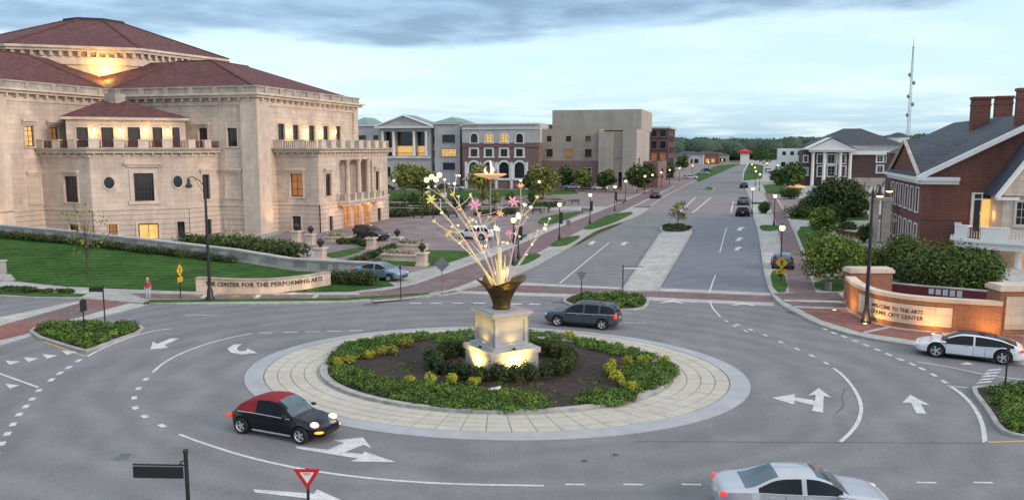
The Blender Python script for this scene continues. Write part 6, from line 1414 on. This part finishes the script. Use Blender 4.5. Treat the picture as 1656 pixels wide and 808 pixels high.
# ------------------------------------------------------------------ right side: distant blocks
o5 = at2(1297, 300, .1); RB = Bld('columned_apartment_block', 'dark brick apartment block with white columns and pediment beyond the big bush', 'building', o5)
rx = lambda px, z=8.: hit(o5, V, px, z); rz_ = lambda py: RB.pz((10, 0), py); WT = {'fw': .3, 'trim': 'white', 'frame': 'frame_w'}
xa, xb, xc = rx(1310), rx(1377), rx(1470)
box_block(RB, 0, xa, 1, 22, .1, rz_(243), 'dark_brick', pxops(RB, (0, 1), (xa, 1), [((1300, 1306, 252, 262), 'dark', WT), ((1300, 1306, 272, 283), 'dark', WT)]))
box_block(RB, xa + .02, xb, 0, 22, .1, rz_(245), 'dark_brick', pxops(RB, (xa, 0), (xb, 0), [((1322, 1332, 250, 264), 'dark', WT), ((1322, 1332, 269, 285), 'dark', WT), ((1338, 1350, 250, 264), 'dark', WT), ((1338, 1350, 269, 285), 'dark', WT), ((1357, 1367, 250, 264), 'dark', WT), ((1357, 1367, 269, 285), 'dark', WT)]))
k = MB(); k.box((rx(1334), -.9, .1), (rx(1336), -.05, rz_(246))); k.box((rx(1352), -.9, .1), (rx(1354), -.05, rz_(246))); k.box((rx(1336), -.85, rz_(267.5)), (rx(1352), -.05, rz_(265.5))); RB.part('balcony_frame', k, 'white')
for q_ in (1314, 1332, 1358, 1374): k = MB(); k.lathe((rx(q_), -1.6, .1), [(.6, 0), (.5, .5), (.42, rz_(247) - .8), (.6, rz_(247) - .1)], 12); RB.part('column', k, 'white', True)
k = MB(); xm = (xa + xb) / 2; zb_, zt_ = rz_(246), rz_(224); k.add([(xa - .6, -2.4, zb_), (xb + .6, -2.4, zb_), (xb + .6, -2.4, rz_(241)), (xm, -2.4, zt_), (xa - .6, -2.4, rz_(241))], [(0, 1, 2, 3, 4)]); k.box((xa - .8, -2.9, rz_(241) - .4), (xb + .8, -2.41, rz_(241))); RB.part('pediment', k, 'white')
k = MB(); k.add([(xa - 1.2, -3, rz_(241)), (xm, -3, zt_ + .4), (xm, 20, zt_ + .4), (xa - 1.2, 20, rz_(241))], [(0, 1, 2, 3)]); k.add([(xb + 1.2, -3, rz_(241)), (xm, -3, zt_ + .4), (xm, 20, zt_ + .4), (xb + 1.2, 20, rz_(241))], [(3, 2, 1, 0)]); RB.part('pediment_roof', k, 'frame_w')
box_block(RB, xb + .02, xc, 0, 24, .1, rz_(247), 'dark_brick', pxops(RB, (xb, 0), (xc, 0), [((x, x + 10, a, a + 11), 'dark', WT) for x in (1418, 1434, 1450) for a in (251, 268)]), layers=[(.1, rz_(287), 'beige_l', .05), (rz_(287), rz_(247), 'dark_brick', 0)])
RB.band([(xb + .02, 0), (xc, 0)], rz_(250), rz_(244), .7, 'white')
box_block(RB, rx(1380), rx(1408), 6, 14, rz_(246), rz_(236), 'stucco'); 
o6 = at2(1330, 282, .1); HB = Bld('hip_roofed_hall', 'far building under a large dark hip roof behind the columned apartments', 'building', o6)
hx0, hx1 = hit(o6, V, 1310, 14), hit(o6, V, 1460, 14); hz = HB.pz((10, 0), 234); box_block(HB, hx0, hx1, 0, 30, .1, hz, 'stucco', top=None); hip(HB, hx0, hx1, 0, 30, hz, HB.pz((10, 15), 208) - hz, 'slate', 1.)
o7 = at2(1258, 280, .1); WB = Bld('white_flat_block', 'white flat-roofed block with three square windows in the far right distance', 'building', o7)
wx_ = hit(o7, V, 1300, 8); wz = lambda py: WB.pz((3, 0), py); box_block(WB, 0, wx_, 0, 20, .1, wz(240), 'white', pxops(WB, (0, 0), (wx_, 0), [((x, x + 6, 245, 251), 'dark', {'fw': 0}) for x in (1265, 1278, 1290)] + [((x, x + 7, 262, 270), 'dark', {'fw': 0}) for x in (1263, 1276, 1289)]))
o8_ = at2(1192, 266, .1); GB = Bld('red_roofed_pavilion', 'small far pavilion with a bright red roof at the end of the boulevard', 'building', o8_)
gx = hit(o8_, V, 1217, 8); gz = lambda py: GB.pz((3, 0), py + 1); box_block(GB, 2, gx - 2, 0, 12, .1, gz(247), 'white', top=None); k = MB(); k.box((0, -1, gz(247)), (gx, 13, gz(243.5))); GB.part('roof', k, 'red_roof'); hip(GB, .8, gx - .8, 0, 12, gz(243.4), 1.4, 'red_roof', 0)
for px, py, w, h, mt, rf, lab in ((1092, 270, 16, 6, 'beige', 'roofdark', 'low tan far building left of the road end'), (1113, 266, 20, 7, 'stucco', 'slate', 'low grey-roofed far building beyond the parked cars'), (1141, 265, 19, 7, 'wall_brick', 'roofdark', 'low warm-lit far shop left of the road end'), (1163, 263, 14, 6, 'beige_l', 'slate', 'small far building beside the lit shop')):
    q = at2(px, py, .1); FB = Bld('far_building', lab, 'building', q); box_block(FB, -w / 2, w / 2, 0, 14, .1, h, mt, [(-w / 2 + w * .1 + w * .2 * i + w / 2, -w / 2 + w * .24 + w * .2 * i + w / 2, 1, h * .55, 'lit' if mt == 'wall_brick' else 'dark', {'fw': 0}) for i in range(4)], top=None); hip(FB, -w / 2, w / 2, 0, 14, h, 2.2, rf)
# water tank and radio mast
q = at2(1450, 262, .0); q = (q[0] * .8, q[1] * .8); t = thing('round_tank', 'pale round tank with a low dark cone roof left of the radio mast foot', 'tank', (*q, 0))
r_ = 16 * q[1] / F; zt_ = zat(q[1], 222); b = MB(); b.cyl((0, 0), r_, 0, zt_, 24); b.build('drum', M['white'], t, True); b = MB(); b.lathe((0, 0, zt_), [(r_ * 1.15, 0), (r_ * .5, zat(q[1], 216) - zt_), (.05, zat(q[1], 214) - zt_)], 24); b.build('cone_roof', M['slate'], t)
ym = 420.; xm_ = (1462 - CX) / F * ym; zt_ = zat(ym, 60); t = thing('radio_mast', 'tall thin grey lattice radio mast rising behind the brick building', 'radio mast', (xm_, ym, 0))
b = MB(); wb = 1.1
def leg(k, z): w = wb * (1 - .75 * z / zt_); a = 2 * pi * k / 3; return (w * cos(a), w * sin(a), z)
for k in range(3): b.tube([leg(k, 0), leg(k, zt_ * .93)], .10, 4)
ns = 34
for i in range(ns):
    for k in range(3): b.tube([leg(k, zt_ * .93 * i / ns), leg((k + 1) % 3, zt_ * .93 * (i + 1) / ns)], .04, 3)
b.build('lattice', M['grey_metal'], t); b = MB(); b.tube([(0, 0, zt_ * .92), (0, 0, zt_)], [.16, .05], 5); b.build('antenna', M['grey_metal'], t)
for f_, s_ in ((.66, 1), (.56, -1), (.50, 1), (.42, -1), (.72, -1)): b = MB(); b.ball((s_ * 1.2, -.5, zt_ * f_), (.9, .6, 1.1), 8, 5); b.build('dish', M['grey_metal'], t)

# ------------------------------------------------------------------ red brick building at the right
o9 = at2(1492, 418); o9 = (44.4, 87.0); BB = Bld('red_brick_building', 'red brick building with slate roof, white cornices and tall chimneys at the right', 'building', o9)
WB_ = {'fw': .12, 'trim': 'frame_w', 'frame': 'frame_w', 'nx': 2, 'nz': 4}; WN, EZ, RZ, HWD = 21., 8.8, 15.2, 11.8
lops = []
for i in range(6):
    y0 = 1.7 + i * 3.1; lops += [(WN - y0 - 1.5, WN - y0, 4.9, 7.5, 'dark', WB_), (WN - y0 - 1.5, WN - y0, .9, 3.5, 'dark', WB_)]
BB.wall((0, WN), (0, 0), [(-.2, EZ, 'red_brick', 0)], lops); BB.wall((0, 0), (2 * HWD, 0), [(-.2, EZ, 'red_brick', 0)]); BB.wall((2 * HWD, 0), (2 * HWD, 40), [(-.2, EZ, 'red_brick', 0)]); BB.wall((2 * HWD, 40), (3, 40), [(-.2, EZ + 2.4, 'red_brick', 0)]); BB.wall((3, 44), (3, WN), [(-.2, EZ + 2.4, 'red_brick', 0)])
k = MB(); k.poly([(0, 0, EZ), (2 * HWD, 0, EZ), (HWD, 0, RZ)]); BB.part('gable_wall', k, 'red_brick')
BB.band([(0, WN), (0, 0), (3.4, 0)], EZ - .75, EZ - .35, .35, 'white'); BB.band([(0, WN), (0, 0), (3.4, 0)], EZ - .35, EZ + .02, .7, 'white'); BB.band([(0, WN), (0, 0), (3.4, 0), (14, 0)], 4.2, 4.4, .08, 'red_brick', name='string_course')
k = (RZ - EZ) / HWD; b = MB(); t_ = .28
b.add([(-.75, -.5, EZ - .75 * k + .5), (HWD, -.5, RZ + .5), (HWD, 42, RZ + .5), (-.75, WN + .2, EZ - .75 * k + .5), (3.0, WN + .2, EZ + 3 * k + .5), (2.4, 40, EZ + 2.3)], [(0, 3, 4, 1), (4, 5, 2, 1)])
b.add([(HWD, -.5, RZ + .5), (2 * HWD + .75, -.5, EZ - .75 * k + .5), (2 * HWD + .75, 40, EZ - .75 * k + .5), (HWD, 42, RZ + .5)], [(0, 1, 2, 3)])
BB.part('roof', b, 'slate')
b = MB(); b.add([(-.8, -.62, EZ - .8 * k - .05), (HWD, -.62, RZ - .05), (HWD, -.62, RZ + .52), (-.8, -.62, EZ - .8 * k + .52), (-.8, .0, EZ - .8 * k - .05), (HWD, .0, RZ - .05), (HWD, .0, RZ + .52), (-.8, .0, EZ - .8 * k + .52)], [(0, 1, 2, 3), (3, 2, 6, 7), (0, 4, 5, 1), (0, 3, 7, 4)])
b.add([(2 * HWD + .8, -.62, EZ - .8 * k - .05), (HWD, -.62, RZ - .05), (HWD, -.62, RZ + .52), (2 * HWD + .8, -.62, EZ - .8 * k + .52)], [(3, 2, 1, 0)]); BB.part('raking_cornice', b, 'white')
# cross gable over the street front
b = MB(); gz_ = 12.7; b.add([(-.05, 20.4, EZ - .3), (-.05, .6, EZ - .3), (-.05, 10.5, gz_), (7.2, 10.5, gz_), (.4, 20.4, EZ), (.4, .6, EZ)], [(0, 1, 2)]); BB.part('cross_gable', b, 'red_brick')
b = MB(); b.add([(-.35, .2, EZ - .1), (-.35, 10.5, gz_ + .25), (7.4, 10.5, gz_ + .25), (.6, .2, EZ + .3)], [(0, 1, 2, 3)]); b.add([(-.35, 20.8, EZ - .1), (-.35, 10.5, gz_ + .25), (7.4, 10.5, gz_ + .25), (.6, 20.8, EZ + .3)], [(3, 2, 1, 0)]); BB.part('cross_gable_roof', b, 'slate')
b = MB()
for y in (.2, 20.8): b.tube([(-.3, y, EZ - .15), (-.3, 10.5, gz_ + .18)], .22, 4)
BB.part('gable_coping', b, 'lime_trim')
def chimney(px, w, zt_, y):
    p = BB.w(0, y); d = BB.x; x = hit(p, d, px, zt_ - 2); b = MB(); b.box((x - w / 2, y - w * .4, EZ + 1), (x + w / 2, y + w * .4, zt_ - .3)); b.box((x - w / 2 - .12, y - w * .4 - .12, zt_ - .3), (x + w / 2 + .12, y + w * .4 + .12, zt_)); b.box((x - w / 2 - .06, y - w * .4 - .06, zt_ - 1.1), (x + w / 2 + .06, y + w * .4 + .06, zt_ - .9)); BB.part('chimney', b, 'red_brick')
chimney(1585, 1.95, zat(104, 158), 19); chimney(1622, 1.95, zat(115, 158), 30); chimney(1655, 1.3, zat(87, 143), 2.5)
# entrance pavilion with balcony, half in the picture
b0 = BB.w(0, 0); EV = BB.loc
def bx(px, y, z): return hit(BB.w(0, y), BB.x, px, z)
y1 = -4.5; xg0 = bx(1622, y1, 6); xg1 = xg0 + 7.
BB.wall((xg0, y1), (xg1, y1), [(-.2, 7.2, 'lime', 0)], [(1.2, 2.3, 4.2, 6.6, 'dark', {'fw': .2, 'frame': 'frame_w'})], name='pavilion_wall'); BB.wall((xg0, 0), (xg0, y1), [(-.2, 7.2, 'lime', 0)], name='pavilion_wall')
k = MB(); zp = BB.pz((xg0 + 3, y1), 240); xm = (xg0 + xg1) / 2; k.add([(xg0 - .5, y1 - .4, 7.2), (xg1 + .5, y1 - .4, 7.2), (xm, y1 - .4, zp + 1.6)], [(0, 1, 2)]); BB.part('pavilion_gable', k, 'lime')
k = MB(); k.add([(xg0 - .8, y1 - .6, 7.1), (xm, y1 - .6, zp + 1.9), (xm, 0, zp + 1.9), (xg0 - .8, 0, 7.1)], [(0, 1, 2, 3)]); k.add([(xg1 + .8, y1 - .6, 7.1), (xm, y1 - .6, zp + 1.9), (xm, 0, zp + 1.9), (xg1 + .8, 0, 7.1)], [(3, 2, 1, 0)]); BB.part('pavilion_roof', k, 'slate')
k = MB(); k.tube([(xg0 - .8, y1 - .7, 7.0), (xm, y1 - .7, zp + 1.75)], .24, 4); k.box((xg0 - .8, y1 - .75, 6.75), (xg0 + 1.2, y1, 7.05)); BB.part('pavilion_cornice', k, 'white')
zd = BB.pz((xg0, -2.6), 384); xt = bx(1572, -.0, 5.5)
o_ = [(bx(1572, 0, 5.5), bx(1614, 0, 5.5), zd, BB.pz((9, 0), 315))]
k = MB(); k.box((o_[0][0] - .15, -.22, zd), (o_[0][1] + .15, -.003, o_[0][3] + .2)); BB.part('door_surround', k, 'frame_w')
k = MB(); xw0, xw1 = o_[0][0], o_[0][1]; k.box((xw0 + (xw1 - xw0) * .36, -.27, zd), (xw0 + (xw1 - xw0) * .66, -.225, o_[0][3] - .5)); BB.part('entrance_door', k, 'glass_lit')
for f0, f1 in ((.05, .30), (.72, .96)): k = MB(); k.box((xw0 + (xw1 - xw0) * f0, -.27, zd + .4), (xw0 + (xw1 - xw0) * f1, -.225, o_[0][3] - .6)); BB.part('side_window', k, 'glass')
for f0, f1 in ((.05, .30), (.36, .66), (.72, .96)): k = MB(); k.box((xw0 + (xw1 - xw0) * f0, -.27, o_[0][3] - .42), (xw0 + (xw1 - xw0) * f1, -.225, o_[0][3] + .02)); BB.part('side_window', k, 'glass')
xq = bx(1549, -3.5, 5); deck = [(xq + .6, -.02), (xq - .2, -3.4), (xq + 1.6, -5.8), (xq + 5.2, -7.2), (xq + 11, -7.4), (xq + 11, -.02)]
k = MB(); k.prism(deck, zd - .9, zd - .25); k.prism(inset(deck, -.35), zd - .25, zd); BB.part('balcony_slab', k, 'white')
H_cur = BB; balustrade([deck[0], deck[1]], zd, 1.2, 2.4, 'white', 'frame', 0, .5); balustrade([deck[1], deck[2]], zd, 1.25, 2.4, 'white', 'frame', .0, .5); balustrade([deck[2], deck[3]], zd, 1.25, 3.4, 'white', 'white', .0, .62); balustrade([deck[3], deck[4]], zd, 1.25, 3.0, 'white', 'white', 0, .5)
for x, y in ((xq + 1.2, -3.2), (xq + 5.0, -6.2), (xq + 9, -6.4)): k = MB(); k.lathe((x, y, 0), [(.45, 0), (.35, .3), (.3, zd - 1.3), (.45, zd - .9)], 12); BB.part('column', k, 'white', True)
BB.wall((xq + 5.6, -2.5), (xq + 11, -2.5), [(-.2, zd - .9, 'lime', 0)], [(.6, 4.6, .3, zd - 1.3, 'lit', {'fw': .2, 'nx': 3, 'nz': 2})], name='porch_wall'); BB.wall((xq + 5.6, -.02), (xq + 5.6, -2.5), [(-.2, zd - .9, 'lime', 0)], name='porch_wall')
x_, y_ = xq + 7, -4.6; lamp('POINT', (x_, y_, zd - 1.4), 110, (1, .55, .18), BB.r, .2); lamp('POINT', ((xw0 + xw1) / 2, -1.6, zd + 2.2), 38, (1, .55, .18), BB.r, .2)

# ------------------------------------------------------------------ brick entry wall
EW = smoothp([at2(1373, 492, .13), at2(1385, 505, .13), at2(1410, 517.5, .13), at2(1450, 527, .13), at2(1500, 533, .13), at2(1560, 537.5, .13), at2(1616, 541, .13)], 2, False)
t = thing('brick_entry_wall', 'curved orange brick entry wall with a lit inscribed stone panel', 'sign wall')
def ztop(p, py): return zat(p[1], py)
b = MB(); wallstrip(b, EW, .5, .0, 2.05); b.build('wall', M['wall_brick'], t); b = MB(); wallstrip(b, EW, .72, 2.053, 2.30); b.build('coping', M['lime_trim'], t)
n_ = len(EW); ia = min(range(n_), key=lambda i: abs(pxof(*EW[i], 1) - 1396)); ib = min(range(n_), key=lambda i: abs(pxof(*EW[i], 1) - 1546)); PS = EW[ia:ib + 1]
b = MB(); wallstrip(b, [(p[0], p[1]) for p in PS], .60, .45, 1.72); b.build('stone_panel', M['lime'], t)
put('lettering', bent(text_mesh('WELCOME TO THE ARTS', .36, .015, 'bark'), PS[1:-1], 1.28, .305, .60), t); put('lettering', bent(text_mesh('CARMEL CITY CENTER', .36, .015, 'bark'), PS[1:-1], .86, .305, .62), t)
for i, (f, hh) in enumerate(((.18, 0), (.42, 0), (.66, 0), (.88, 0))):
    p = EW[int(n_ * f)]; pn = EW[min(n_ - 1, int(n_ * f) + 1)]; d = (Vector(pn) - Vector(p)).normalized(); q = (p[0] + d.y * 1.5, p[1] - d.x * 1.5)
    fx = thing('ground_light', ('round paving light nearest the tall lamp post', 'round paving light second from the tall lamp post', 'round paving light before the right of the stone panel', 'round paving light nearest the white crossover')[i], 'ground light', (*q, .13), 0, 'paving lights before the brick wall')
    b = MB(); b.lathe((0, 0, 0), [(.18, 0), (.18, .05), (.13, .06)], 12); b.build('ring', M['grey_metal'], fx); b = MB(); b.cyl((0, 0), .125, .061, .075, 12); b.build('lens', M['lampglow'], fx)
    lamp('SPOT', (0, 0, .3), 160, (1, .52, .15), fx, .12, (-d.y, d.x, .62), 140)
def bpier(px0, px1, pyb, pyt, dd, label, plaque=False):
    a, c = Vector(at2(px0, pyb, .13)), Vector(at2(px1, pyb, .13)); ctr = (a + c) / 2; w = (c - a).length; h = zat(ctr.y, pyt) - .13
    t = thing('brick_pier', label, 'pier', (ctr.x, ctr.y + dd / 2, .13), 0); b = MB(); b.box((-w / 2, -dd / 2, 0), (w / 2, dd / 2, h - .35)); b.build('shaft', M['wall_brick'], t)
    b = MB(); b.box((-w / 2 - .12, -dd / 2 - .12, h - .35), (w / 2 + .12, dd / 2 + .12, h - .12)); b.box((-w / 2 - .02, -dd / 2 - .02, h - .12), (w / 2 + .02, dd / 2 + .02, h)); b.build('cap', M['lime_trim'], t)
    if plaque:
        b = MB(); b.box((-w / 2 + .35, -dd / 2 - .06, .35), (w / 2 - .3, -dd / 2 - .001, h - .7)); b.build('stone_plaque', M['lime'], t); b = MB(); b.box((-w * .17, -dd / 2 - .075, 1.0), (-w * .17 + .07, -dd / 2 - .061, h - 1.1)); b.build('inscription', M['frame'], t)
    return t
bpier(1374, 1441, 488, 434, 1.2, 'broad brick pier with stone cap behind the left end of the curved wall')
bpier(1614, 1760, 541, 462, 1.5, 'brick pier with pale plaque at the right edge of the picture', True)
BNp = [at2(1440, 478, .13), at2(1500, 484, .13), at2(1560, 489, .13), at2(1612, 494, .13)]; BNp = [(p[0], p[1]) for p in BNp]
t = thing('rear_wall', 'dark red rear wall with pale lettering panels behind the entry wall', 'wall'); b = MB(); wallstrip(b, BNp, .3, .0, 1.12); b.build('wall', mat('dark_red_wall', (.12, .022, .03), .8, .15, 1), t); b = MB(); wallstrip(b, BNp, .42, 1.123, 1.22); b.build('coping', M['lime_weather'], t)
for i in range(5):
    a, c = Vector(BNp[1]), Vector(BNp[2]); q0, q1 = a.lerp(c, .02 + i * .19), a.lerp(c, .16 + i * .19); b = MB(); wallstrip(b, [tuple(q0), tuple(q1)], .36, .62 - .02 * i, 1.04); b.build('lettering_panel', M['denim'], t)
# low walls, path and seat by the right lawn
t = thing('garden_wall', 'low brick wall with pale coping cornering behind the bright tree', 'garden wall'); gp = [at2(1342, 361, .13), at2(1360, 381, .13), at2(1392, 386, .13)]
b = MB(); wallstrip(b, gp, .5, 0, .9); b.build('wall', M['red_brick'], t); b = MB(); wallstrip(b, gp, .7, .903, 1.08); b.build('coping', M['lime_trim'], t)
t = thing('garden_wall', 'low pale wall running left from the brick pier', 'garden wall'); gp = [at2(1316, 452, .13), at2(1376, 452, .13)]
b = MB(); wallstrip(b, gp, .4, 0, .5); b.build('wall', M['lime_weather'], t); b = MB(); wallstrip(b, gp, .5, .503, .58); b.build('coping', M['lime_trim'], t)
t = thing('stone_gatepost', 'pale stone gatepost pair beside the far corner of the brick building', 'gatepost', at(1419, 391, .13), UA); b = MB(); b.box((-1.1, -.6, 0), (-.1, .6, 5.2)); b.build('left_shaft', M['lime'], t); b = MB(); b.box((.3, -.6, 0), (1.3, .6, 5.2)); b.build('right_shaft', M['lime'], t); b = MB(); b.box((-1.3, -.7, 5.2), (1.5, .7, 5.6)); b.build('lintel', M['lime_trim'], t); b = MB(); b.box((1.31, -.3, 2.6), (4, .3, 3.0)); b.build('beam', M['lime_trim'], t)
t = thing('litter_bin', 'pale grey litter bin on the small lawn before the brick pier', 'bin', at(1339, 469, .14)); b = MB(); b.lathe((0, 0, 0), [(.28, 0), (.30, .1), (.30, .95), (.33, 1.0), (.33, 1.1), (.15, 1.18)], 14); b.build('drum', M['grey_metal'], t, True); b = MB(); b.box((-.18, -.345, .8), (.18, -.30, .93)); b.build('slot', M['black'], t)

t = thing('canopy', 'low orange-lit canopy left of the broad dark tree', 'canopy', at(1287, 312, .12), UA)
for x in (-2., 2.):
    b = MB(); b.cyl((x, 0), .07, 0, 1.5, 6); b.build('post', M['black'], t)
b = MB(); b.lathe((0, 0, 1.5), [(2.6, 0), (1.6, .45), (.1, .7)], 10); b.build('roof', mat('lit_canopy', (.6, .35, .15), .7, .1, 1, emit=(1., .5, .16), emis=.45), t)
t = thing('stair_cheek_wall', 'grey stone stair end at the left edge beside the lawn', 'stair wall', at(-4, 449, .13), .15); b = MB(); b.box((-3., -.3, 0), (.7, .3, 1.5)); b.box((-3.1, -.38, 1.5), (.8, .38, 1.62)); b.build('wall', M['grey_stone'], t)
for k in range(3):
    b = MB(); b.box((-.6, -1.1 - .45 * k, 0), (1.5 + .35 * k, -.66 - .45 * k, .42 - .14 * k)); b.build('step', M['conc_l'], t)
for k, (px, py, h, w) in enumerate(((1276, 322, 2.6, 6), (1262, 300, 2.4, 5), (1310, 335, 2.4, 6))): shrub(at(px, py, .12), w / 2, w / 3, h, ('dark shrub mass left of the orange canopy', 'green shrub mass at the far verge before the white block', 'dark shrub mass at the left foot of the broad dark tree')[k], 'hedge', None, 1500, .2)
# ================================================================== TREES
tree(at(1345, 463, .14), zat(70, 386), 6.6, 'bright green young tree left of the brick pier', 'bright', None, .38, 6500, .14, 20)
tree(at(1356, 350, .12), 5.5, 12.0, 'very broad dark round tree before the columned apartments', 'hedge', None, .2, 12000, .26, 34, open_=.55)
tree(at(1347, 367, .14), 3.2, 4.6, 'small rounded green tree below the broad dark tree', 'tree', None, .2, 3000, .24, 16)
tree(at(1330, 385, .14), 4.0, 4.4, 'yellow-green bushy young tree beside the low brick wall', 'bright', None, .25, 2600, .2, 14)
for px, py, w, h, k, lab in ((1455, 452, 5.4, 4.0, 'bush', 'dark green bush before the street front of the brick building'), (1530, 466, 7.4, 3.9, 'bush', 'large green bush in front of the brick gable behind the rear wall'), (1584, 472, 4.8, 3.4, 'bush', 'large green bush beside the balcony porch'), (1398, 445, 4.4, 2.8, 'bright', 'lower green bush between the bright tree and the brick pier'), (1490, 470, 5., 3.2, 'tree', 'rounded lower bush right behind the rear wall')):
    shrub(at(px, py, .12), w / 2, w / 2, h, lab, k, None, 8000, .125, 'bush', 'bush', 16)
for px, py, w, h, lab in ((1397, 392, 2.2, 2.2, 'small dark ball shrub at the end of the low brick wall'), (1372, 381, 4., 2.0, 'dark shrub inside the angle of the low brick wall'), (1292, 352, 5., 2.3, 'dark block hedge at the corner across the side street'), (1310, 350, 6., 2.3, 'dark block hedge left of the broad dark tree'), (1238, 345, 2.6, 2.2, 'pale green shrub by the arched gate on the right walk')):
    shrub(at(px, py, .12), w / 2, w / 2.4, h, lab, 'tree', None, 1500, .17)
tree(at(1096, 368, .2), 3.9, 3.6, 'thin little tree on the median nose', 'spring', None, .35, 420, .16, 9, open_=.3)
tree(at(143, 452, 1.1), 6.4, 5.0, 'thin sparse young tree on the sloping lawn', 'spring', None, .36, 330, .11, 14, open_=.2, rad=.06)
for px, py, w, h, k, lab in ((655, 318, 9, 7.6, 'spring', 'yellow-green tree at the left before the palace portico'), (683, 316, 8, 7, 'spring', 'second yellow-green tree before the palace portico'), (775, 318, 9, 7.5, 'spring', 'green tree before the brick arcade behind the dish flower'), (878, 324, 9, 7.2, 'spring', 'green tree on the lawn before the theatre block'), (862, 318, 7, 6, 'tree', 'darker tree behind the lit lamps before the theatre block'), (915, 308, 6, 6.5, 'tree', 'dark narrow tree left against the theatre block'), (942, 309, 6, 6, 'spring', 'light tree against the theatre block front'), (980, 310, 6, 5.6, 'tree', 'dark tree near the theatre block corner')):
    tree(at(px, py, .12), h, w, lab, k, None, .36, 1300, .36, 13)
ORDN = ['nearest', 'second', 'third', 'fourth', 'farthest']
for i, (px, py, w, h) in enumerate(((1030, 312, 8, 6.5), (1042, 306, 8, 6.5), (1053, 301, 8, 6.5), (1066, 296, 8, 6), (1076, 291, 8, 6))): tree(at(px, py, .1), h, w, ORDN[i] + ' dark street tree in the row beside the theatre block', 'hedge', 'street trees left of the boulevard', .3, 900, .42, 10)
for px, py, w, h, lab in ((1283, 312, 7, 8, 'dark conical tree before the white flat block'), (1240, 268, 12, 11, 'tall dark tree beyond the right lot'), (1228, 264, 12, 9, 'tree left of the tall dark tree at the far right curb'), (1262, 296, 8, 4.5, 'low round tree at the right verge before the lot'), (1160, 262, 10, 8, 'far tree left of the road end'), (1176, 259, 12, 9, 'far tree just left of the road end'), (1102, 275, 8, 7, 'tree beside the low tan far building')):
    tree(at(px, py, .1), h, w, lab, 'tree', None, .25, 900, .5, 11)
fb = []
for i in range(760):
    y = random.uniform(760, 1250); x = random.uniform(-.5, .62) * y
    
    h = random.uniform(18, 22.5) * (y / 1000) ** .5 * (1 + .12 * sin(x * .011)) * (1.0 + .30 * max(0, min(1, (pxof(x, y, 2) - 1230) / 150))); fb.append((x, y, h * .5, random.uniform(12, 22), random.uniform(10, 16), h * .52))
o = leaves('distant_woods', fb, 220000, 1.05, 'far', None, (0, 0, .001), .9, jit=.05); tag(o, 'far dark green woods along the horizon', 'woods'); stuff(o)
b = MB()
for q in fb: b.ball(q[:3], (q[3] * .93, q[4] * .93, q[5] * .95), 9, 6)
stuff(b.build('crown_mass', LEAF['far'][0], o, True))
